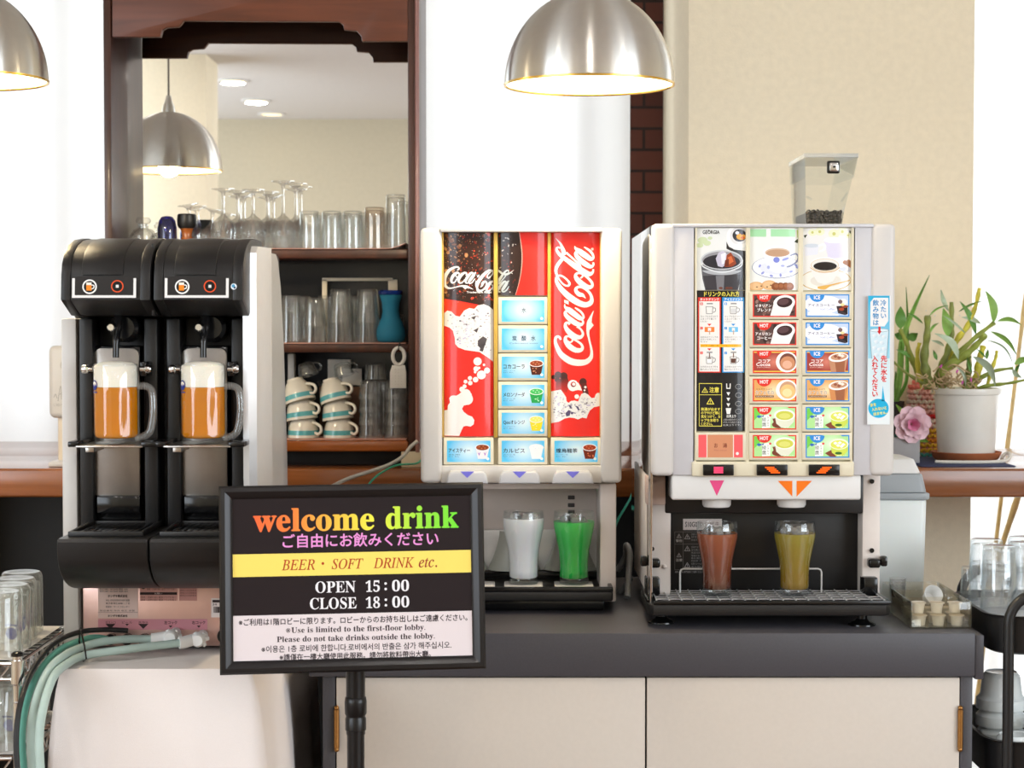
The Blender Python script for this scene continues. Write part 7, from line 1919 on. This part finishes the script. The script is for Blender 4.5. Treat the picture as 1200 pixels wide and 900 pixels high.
def white_cup(loc, label):
    if 'wc' not in PROTO:
        o = MB().lathe([(.0445, 0), (.0452, .003), (.0440, .018), (.0405, .0215), (.0372, .026), (.0335, .055), (.0325, .06), (.0285, .064), (.0275, .066), (.026, .0645), (0, .0635), (0, .0595), (.028, .058), (.0315, .052), (.0350, .026), (.0405, .016), (.0425, .0003), (.0445, 0)], M_PORC, n=40).build('porcelain_cup', sharp=40); PROTO['wc'] = o
    else: o = PROTO['wc'].copy(); COL.objects.link(o)
    o.location = loc; return tag(o, label, 'cup', GB)
for x, y, n, nm in ((.880, 3.258, 1, 'in front, crossed by the cart tube'), (.882, 3.365, 4, 'in the tall stack beside the cabinet side'), (.962, 3.262, 2, 'in the front stack by the cart tube'), (.978, 3.37, 4, 'in the tall stack further along the cart')):
    for j in range(n): white_cup((x, y, zlf + .001 + j * .030), '%s upside-down white porcelain cup %s' % (('bottom', 'second', 'third', 'top')[j] if n > 1 else 'single', nm))

# ================================================================== plants and trinkets on the sill by the pillar
o = MB().box(P(1079, 549, 4.09).x, P(1190, 549, 4.09).x, 4.085, 4.37, ZS + .0005, ZS + .0030, mat('navy_cloth', (62, 70, 104), .9, bump=(.4, 500), noise=(.1, 80)), .001).build('cloth_mat'); tag(o, 'navy cloth mat under the potted orchid on the sill counter', 'mat')
YO = 4.245; ko = YO / F
oc = P(1132, 540, YO); zsau = ZS + .0034
o = MB().lathe([(0, 0), (33 * ko, 0), (37 * ko, .004), (41 * ko, .020), (39.5 * ko, .0205), (36 * ko, .006), (0, .005)], mat('terracotta', (182, 106, 66), .8, noise=(.12, 40)), n=44).build('plant_saucer', sharp=50); o.location = (oc.x, YO, zsau); tag(o, 'terracotta saucer under the white orchid pot', 'saucer')
zpot = zsau + .0066
M_POT = mat('glazed_white_pot', (244, 245, 240), .3, coat=.3, noise=(.02, 20)); M_SOIL = mat('bark_soil', (92, 72, 50), .95, noise=(.4, 90), bump=(1, 120))
t = thing('potted_orchid', (oc.x, YO, zpot), 'leggy dendrobium orchid with knobbly canes in a white pot on the sill', 'plant')
ht = P(1132, 456, YO - .07).z - zpot
MB().lathe([(0, zpot), (31 * ko, zpot), (32.5 * ko, zpot + .004), (37 * ko, zpot + ht - .014), (39.5 * ko, zpot + ht - .013), (40.5 * ko, zpot + ht - .004), (40 * ko, zpot + ht), (37.5 * ko, zpot + ht), (36 * ko, zpot + ht - .015), (0, zpot + ht - .02)], M_POT, (oc.x, YO, 0), 48).build('pot', t)
MB().lathe([(0, zpot + ht - .006), (36 * ko, zpot + ht - .012), (36 * ko, zpot + ht - .018), (0, zpot + ht - .018)], M_SOIL, (oc.x, YO, 0), 32).build('soil', t)
M_CANE = mat('green_cane', (150, 166, 76), .5, noise=(.25, 40)); M_CANEY = mat('yellowing_cane', (214, 206, 76), .5, noise=(.2, 40)); M_CANEB = mat('olive_cane', (136, 148, 76), .5, noise=(.3, 40))
O = lambda x, y: (1040 + x / 6, 320 + y / 6)
rp = random.Random(12)
def cane(pts, r, mm, dy):
    q = catmull([O(*p) for p in pts], 8); n = len(q)
    vs = [P(a, b_, YO + dy * (.25 + .75 * i / n)) for i, (a, b_) in enumerate(q)]
    rs = [r / 6 * ko * 1.15 * (.75 + .35 * math.sin(PI * min(1, i / n + .25))) * (1 + .16 * math.cos(i * 2 * PI / 6)) for i in range(n)]
    MB().tube(vs, rs, mm, 10).build('cane', t)
for pts, r, mm, dy in (([(300, 800), (285, 740), (258, 610), (278, 440), (282, 300)], 26, M_CANEB, -.03), ([(280, 810), (240, 740), (185, 640), (130, 480), (88, 396)], 18, M_CANE, .03), ([(340, 800), (360, 700), (420, 560), (450, 430), (452, 330), (450, 205)], 19, M_CANEB, .02),
                       ([(390, 800), (420, 620), (490, 470), (565, 370), (620, 230), (646, 108)], 18, M_CANEY, .05), ([(380, 800), (400, 680), (520, 600), (620, 510), (690, 432)], 24, M_CANE, -.05), ([(410, 800), (430, 650), (600, 470), (752, 348)], 18, M_CANE, 0),
                       ([(600, 810), (630, 720), (650, 600), (672, 520)], 24, M_CANEY, .04), ([(560, 815), (620, 760), (750, 690), (885, 668)], 13, M_CANE, -.02), ([(620, 812), (720, 790), (850, 775), (1010, 742)], 11, M_CANE, -.05), ([(290, 805), (240, 772), (130, 700), (46, 628)], 10, M_CANEB, -.06),
                       ([(250, 800), (220, 700), (210, 570), (226, 490)], 16, M_CANEY, .0), ([(550, 810), (565, 720), (575, 660), (570, 590)], 20, M_CANEB, -.03), ([(700, 800), (730, 690), (760, 600), (768, 552)], 12, M_CANEY, .03)):
    cane(pts, r, mm, dy)
M_LEAF = mat('orchid_leaf', (140, 186, 92), .38, coat=.15, noise=(.15, 30)); M_LEAFP = mat('pale_orchid_leaf', (184, 204, 178), .35, coat=.2, noise=(.1, 30)); M_LEAFD = mat('dark_orchid_leaf', (104, 156, 76), .38, coat=.15, noise=(.15, 30))
def leaf(base, tip, w_, mm, dy, bend=0.0, parent=None, conv=O, Yc=None, kk_=None, name='leaf'):
    a_, b_ = conv(*base), conv(*tip); n = 12; Yc = Yc or YO
    d = Vector((b_[0] - a_[0], b_[1] - a_[1])); nrm = Vector((-d.y, d.x)).normalized()
    rings = []
    for i in range(n + 1):
        s_ = i / n
        c = Vector(a_) + d * s_ + nrm * (bend * math.sin(PI * s_) * d.length)
        hw = w_ / 6 / 2 * max(.06, math.sin(PI * (s_ ** .8) * .96 + .04)) if w_ else 1
        tw = .4 * math.sin(s_ * 2)
        y = Yc + dy + .012 * math.sin(PI * s_)
        p1, p2 = P(c.x + nrm.x * hw, c.y + nrm.y * hw, y + hw * kk_ * .5 if kk_ else y + hw * ko * .5), P(c.x - nrm.x * hw, c.y - nrm.y * hw, y - hw * ko * .5)
        pm = P(c.x, c.y, y + .0025)
        th = Vector((0, .0007, 0))
        rings.append([p1 - th, pm - th, p2 - th, p2 + th, pm + th, p2 * 0 + p1 + th] if False else [p1 - th, pm - th, p2 - th, p2 + th, pm + th, p1 + th])
    MB().loft(rings, mm, cap=True).build(name, parent or t, sharp=50)
for b_, tp, w_, mm, dy, bd in (((92, 392), (92, 236), 78, M_LEAFD, .03, 0), ((746, 350), (690, 126), 58, M_LEAF, -.01, .12), ((772, 338), (942, 366), 34, M_LEAF, .0, -.16), ((724, 410), (908, 576), 34, M_LEAF, -.03, -.12), ((500, 606), (332, 424), 52, M_LEAFP, -.07, .18), ((622, 432), (510, 200), 44, M_LEAFD, .02, .08), ((548, 424), (392, 298), 18, M_LEAFP, -.03, .04), ((600, 585), (758, 796), 52, M_LEAFP, -.08, -.16),
                               ((426, 446), (392, 248), 74, M_LEAF, -.01, .05), ((140, 460), (212, 424), 62, M_LEAFD, .02, .1), ((112, 452), (50, 430), 56, M_LEAFD, .03, 0), ((250, 356), (136, 278), 18, M_LEAFD, -.03, .06), ((290, 306), (432, 228), 14, M_LEAF, .0, -.12), ((298, 424), (362, 350), 20, M_LEAF, -.03, -.14), ((656, 356), (522, 310), 34, M_LEAFP, .02, .08), ((488, 660), (548, 800), 22, M_LEAFP, -.08, -.16),
                               ((690, 470), (884, 646), 14, M_LEAFP, .01, -.18), ((878, 676), (942, 736), 34, M_LEAFP, -.03, .1), ((890, 640), (1010, 606), 46, M_LEAF, -.02, -.1), ((430, 268), (376, 116), 32, M_LEAFP, .03, -.05), ((500, 272), (676, 196), 16, M_LEAFD, .03, -.06), ((348, 612), (322, 542), 26, M_LEAFD, -.04, 0), ((164, 594), (64, 538), 28, M_LEAFD, -.02, .06), ((400, 514), (308, 474), 22, M_LEAFP, -.05, .08), ((696, 606), (706, 536), 26, M_LEAFD, .03, 0), ((930, 640), (900, 720), 22, M_LEAFD, .0, .1), ((588, 700), (560, 590), 24, M_LEAFD, -.05, 0), ((690, 596), (622, 530), 14, M_LEAFD, .0, .05)):
    leaf(b_, tp, w_, mm, dy, bd)
m = MB(); M_ROOT = mat('dry_roots', (188, 164, 124), .85, noise=(.2, 60))
for i in range(46):
    x0 = rp.uniform(270, 640); y0 = rp.uniform(690, 800); pts = [(x0, y0)]
    for j in range(4): pts.append((pts[-1][0] + rp.uniform(-45, 45), min(845, pts[-1][1] + rp.uniform(-30, 42))))
    d0 = rp.uniform(-.072, -.02); m.tube(catmull([tuple(P(*O(*p), YO + d0 - .003 * (j_ % 2))) for j_, p in enumerate(pts)], 4), rp.uniform(.0009, .0019), M_ROOT, 6)
m.build('aerial_root_tangle', t)
m = MB(); M_BLOS = mat('magenta_petal', (222, 90, 190), .6)
for x, y in ((376, 655), (527, 770), (588, 750), (490, 690)):
    m.ball(P(*O(x, y), YO - .075), (.0022, .002, .0045), M_BLOS, 8, 6, Matrix.Rotation(rp.uniform(-.6, .6), 4, 'Y'))
for x, y in ((272, 264), (310, 330), (335, 298), (508, 296)): m.ball(P(*O(x, y), YO - .05), .0016, M_WHITE, 6, 5)
m.build('bud_cluster', t)
q = [P(1096, 545, 4.155), P(1112, 548.5, 4.145), P(1135, 549.5, 4.14), P(1158, 548, 4.145), P(1172, 544, 4.16), P(1181, 539, 4.175), P(1184, 533, 4.19), P(1179, 531, 4.20), P(1174, 537, 4.20), P(1178, 542, 4.185)]
q = [Vector((v.x, v.y, max(v.z, ZS + .0068))) for v in q]
q = [Vector(p) for p in catmull([tuple(v) for v in q], 8)]
o = MB().tube(q, [.0036 * (1 + .10 * (i % 2)) for i in range(len(q))], mat('white_rope', (236, 232, 222), .85, bump=(.6, 400)), 10).build('rope'); tag(o, 'white twisted rope curled around the terracotta saucer', 'rope')
# crocheted cover
YKn = 4.402; kq = YKn / F; cc = P(1082, 530, YKn)
t = thing('crochet_cover', (cc.x, YKn, ZS), 'crocheted pink, red and yellow bottle cover beside the orchid pot', 'crochet cover')
z0 = ZS + .0008; hh = P(1082, 445, YKn).z - z0
rad = lambda s_: kq * (20 - 2.5 * s_) * (1 if s_ < .86 else math.sqrt(max(.02, 1 - ((s_ - .86) / .15) ** 2)))
MB().lathe([(0, z0)] + [(rad(i / 20) * .93, z0 + hh * i / 20) for i in range(21)] + [(0, z0 + hh)], mat('pink_yarn', (232, 150, 140), .9), (cc.x, YKn, 0), 28).build('lining', t)
bands = [('teal_yarn', (92, 176, 168), 0, 1), ('yellow_yarn', (240, 190, 60), 1, 3), ('orange_yarn', (226, 146, 44), 3, 4), ('yellow_yarn', (240, 190, 60), 4, 6), ('rose_yarn', (250, 190, 184), 6, 8), ('red_yarn', (214, 44, 48), 8, 9), ('rose_yarn', (240, 176, 170), 9, 11), ('cream_yarn', (244, 226, 212), 11, 12), ('rose_yarn', (240, 176, 170), 12, 14), ('coral_yarn', (244, 132, 124), 14, 16)]
for nm, c_, r0, r1 in bands:
    m = MB()
    for rw in range(r0, r1):
        s_ = (rw + .5) / 16; n = 18
        for i in range(n):
            a = 2 * PI * (i + .5 * (rw % 2)) / n
            mm_ = mat(nm, c_, .9) if not (nm == 'rose_yarn' and (i + rw) % 3 == 0) else mat('cream_yarn', (244, 226, 212), .9)
            c = Vector((cc.x + rad(s_) * math.cos(a), YKn + rad(s_) * math.sin(a), z0 + hh * s_))
            for sg_ in (-1, 1):
                M_ = Matrix.Rotation(a + PI / 2, 4, 'Z') @ Matrix.Rotation(sg_ * .6, 4, 'Y')
                off = Vector((math.cos(a + PI / 2), math.sin(a + PI / 2), 0)) * sg_ * rad(.5) * .085
                m.ball(c + off, (rad(.5) * .10, rad(.5) * .09, hh / 16 * .55), mm_, 7, 5, M_)
    m.build('stitch_band', t, label='%s crocheted band' % nm.replace('_yarn', ''))
# sansevieria behind
YS = 4.385; sp = P(1045, 530, YS)
t = thing('potted_sansevieria', (sp.x, YS, ZS), 'tall sword-leaved plant in a small dark pot between dispenser and crocheted cover', 'plant')
zp2 = ZS + .0006; zpt = P(1049, 470, YS).z
MB().lathe([(0, zp2), (.020, zp2), (.0265, zpt - .01), (.0285, zpt - .01), (.0285, zpt), (.0255, zpt), (.025, zpt - .006), (0, zpt - .008)], mat('dark_brown_pot', (44, 34, 30), .5), (sp.x, YS, 0), 28).build('pot', t)
MB().lathe([(0, zpt - .0035), (.0248, zpt - .006), (.0248, zpt - .0078), (0, zpt - .0078)], M_SOIL, (sp.x, YS, 0), 24).build('soil', t)
M_SAN = mat('striped_sword_leaf', (128, 178, 84), .4, coat=.2, noise=(.2, 70))
for pts, w_, dy in (([(66, 905), (88, 700), (106, 470), (190, 240), (296, 14)], 40, -.002), ([(60, 905), (132, 760), (138, 560), (140, 300), (130, 98)], 22, .008), ([(48, 905), (84, 760), (92, 600), (94, 480)], 38, -.012), ([(40, 905), (60, 780), (58, 690)], 30, .01)):
    q = catmull([O(*p) for p in pts], 6); n = len(q); rings = []
    for i, (a_, b_) in enumerate(q):
        s_ = i / (n - 1); hw = w_ / 12 * (1 - s_ ** 3) * (.75 + .4 * math.sin(PI * s_)) + .15
        d = Vector((q[min(i + 1, n - 1)][0] - q[max(i - 1, 0)][0], q[min(i + 1, n - 1)][1] - q[max(i - 1, 0)][1])).normalized(); nr = Vector((-d.y, d.x))
        y = YS + dy
        p1, p2, pm = P(a_ + nr.x * hw, b_ + nr.y * hw, y - .004), P(a_ - nr.x * hw, b_ - nr.y * hw, y - .004), P(a_, b_, y)
        th = Vector((0, .0011, 0)); rings.append([p1 - th, pm - th, p2 - th, p2 + th, pm + th, p1 + th])
    MB().loft(rings, M_SAN, cap=True).build('leaf', t, sharp=50)
# felt peony in a grey box
YPn2 = 4.17
a_, b_ = P(1040, 513, YPn2), P(1078, 540, YPn2)
t = thing('artificial_peony', ((a_.x + b_.x) / 2, YPn2 + .035, ZS), 'pink felt peony in a grey box beside the wing of the coffee dispenser', 'artificial flower')
MB().box(a_.x, b_.x, YPn2, YPn2 + .07, ZS + .0006, a_.z, mat('grey_card_box', (168, 168, 170), .7), .002).build('box', t)
M_PET = mat('pink_felt', (246, 212, 222), .9, sss=.1, bump=(.3, 300)); M_PETD = mat('deep_pink_felt', (226, 140, 176), .9, bump=(.3, 300)); M_GRN = mat('green_felt', (140, 186, 80), .9); M_TEAL = mat('teal_felt', (70, 128, 124), .9)
fc = P(1068, 497, YPn2 + .005); kf = YPn2 / F
def petal(an, r0, r1, w_, tilt, mm, cup_=.35):
    rings = []
    n = 9
    for i in range(n):
        s_ = i / (n - 1); rr_ = r0 + (r1 - r0) * s_; hw = w_ * (math.sin(PI * (.12 + .80 * s_)) ** .7)
        y = -tilt * math.sin(PI * .5 * s_) - .004 * s_
        row = []
        for j in range(5):
            u = -1 + j / 2
            p = Vector((rr_ * math.cos(an) - u * hw * math.sin(an), y - cup_ * hw * u * u, rr_ * math.sin(an) + u * hw * math.cos(an)))
            row.append(fc + p)
        rings.append(row + [v + Vector((0, .0022, 0)) for v in row[::-1]])
    MB().loft(rings, mm, cap=True).build('petal', t, sharp=60)
for i in range(7): petal(2 * PI * i / 7 + .2, .006, 22 * kf, 10.5 * kf, .006, M_PET)
for i in range(5): petal(2 * PI * i / 5 + .6, .003, 14 * kf, 8 * kf, .014, M_PET, .5)
for i in range(5): petal(2 * PI * i / 5, .001, 7.5 * kf, 4.5 * kf, .022, M_PETD, .6)
for tip, w_, mm in (((1046, 522), 12, M_TEAL), ((1088, 518), 11, M_GRN), ((1050, 474), 8, M_GRN)):
    leaf((1066, 502), tip, w_ * 6, mm, .012, .08, t, lambda x, y: (x, y), YPn2, kf)
MB().tube([fc + Vector((0, .010, 0)), fc + Vector((0, .034, -.03)), Vector((fc.x, YPn2 + .035, a_.z - .001))], .003, M_GRN, 8).build('stem', t)

# bamboo canes leaning in the window bay
M_BAM = mat('dry_bamboo', (224, 200, 146), .5, noise=(.15, 30))
def bamboo(p0, p1, r, label):
    a_, b_ = Vector(p0), Vector(p1); n = 26; pts = [a_ + (b_ - a_) * i / n for i in range(n + 1)]
    o = MB().tube(pts, [r * (1.28 if i % 5 == 0 else 1) for i in range(n + 1)], M_BAM, 10).build('bamboo_cane'); tag(o, label, 'bamboo cane')
def ext(pa, pb, Y, z):
    A, B = P(*pa, Y), P(*pb, Y); f = (z - A.z) / (B.z - A.z); return A + (B - A) * f
bamboo(ext((1199, 370), (1170, 612), 4.90, .002), ext((1199, 370), (1170, 612), 4.90, 1.75), .0055, 'thin bamboo cane leaning in the window bay behind the orchid')
bamboo(ext((1192, 585), (1174, 640), 4.84, .002), ext((1192, 585), (1174, 640), 4.84, 1.1), .0075, 'thicker slanting bamboo cane behind the cart glasses')
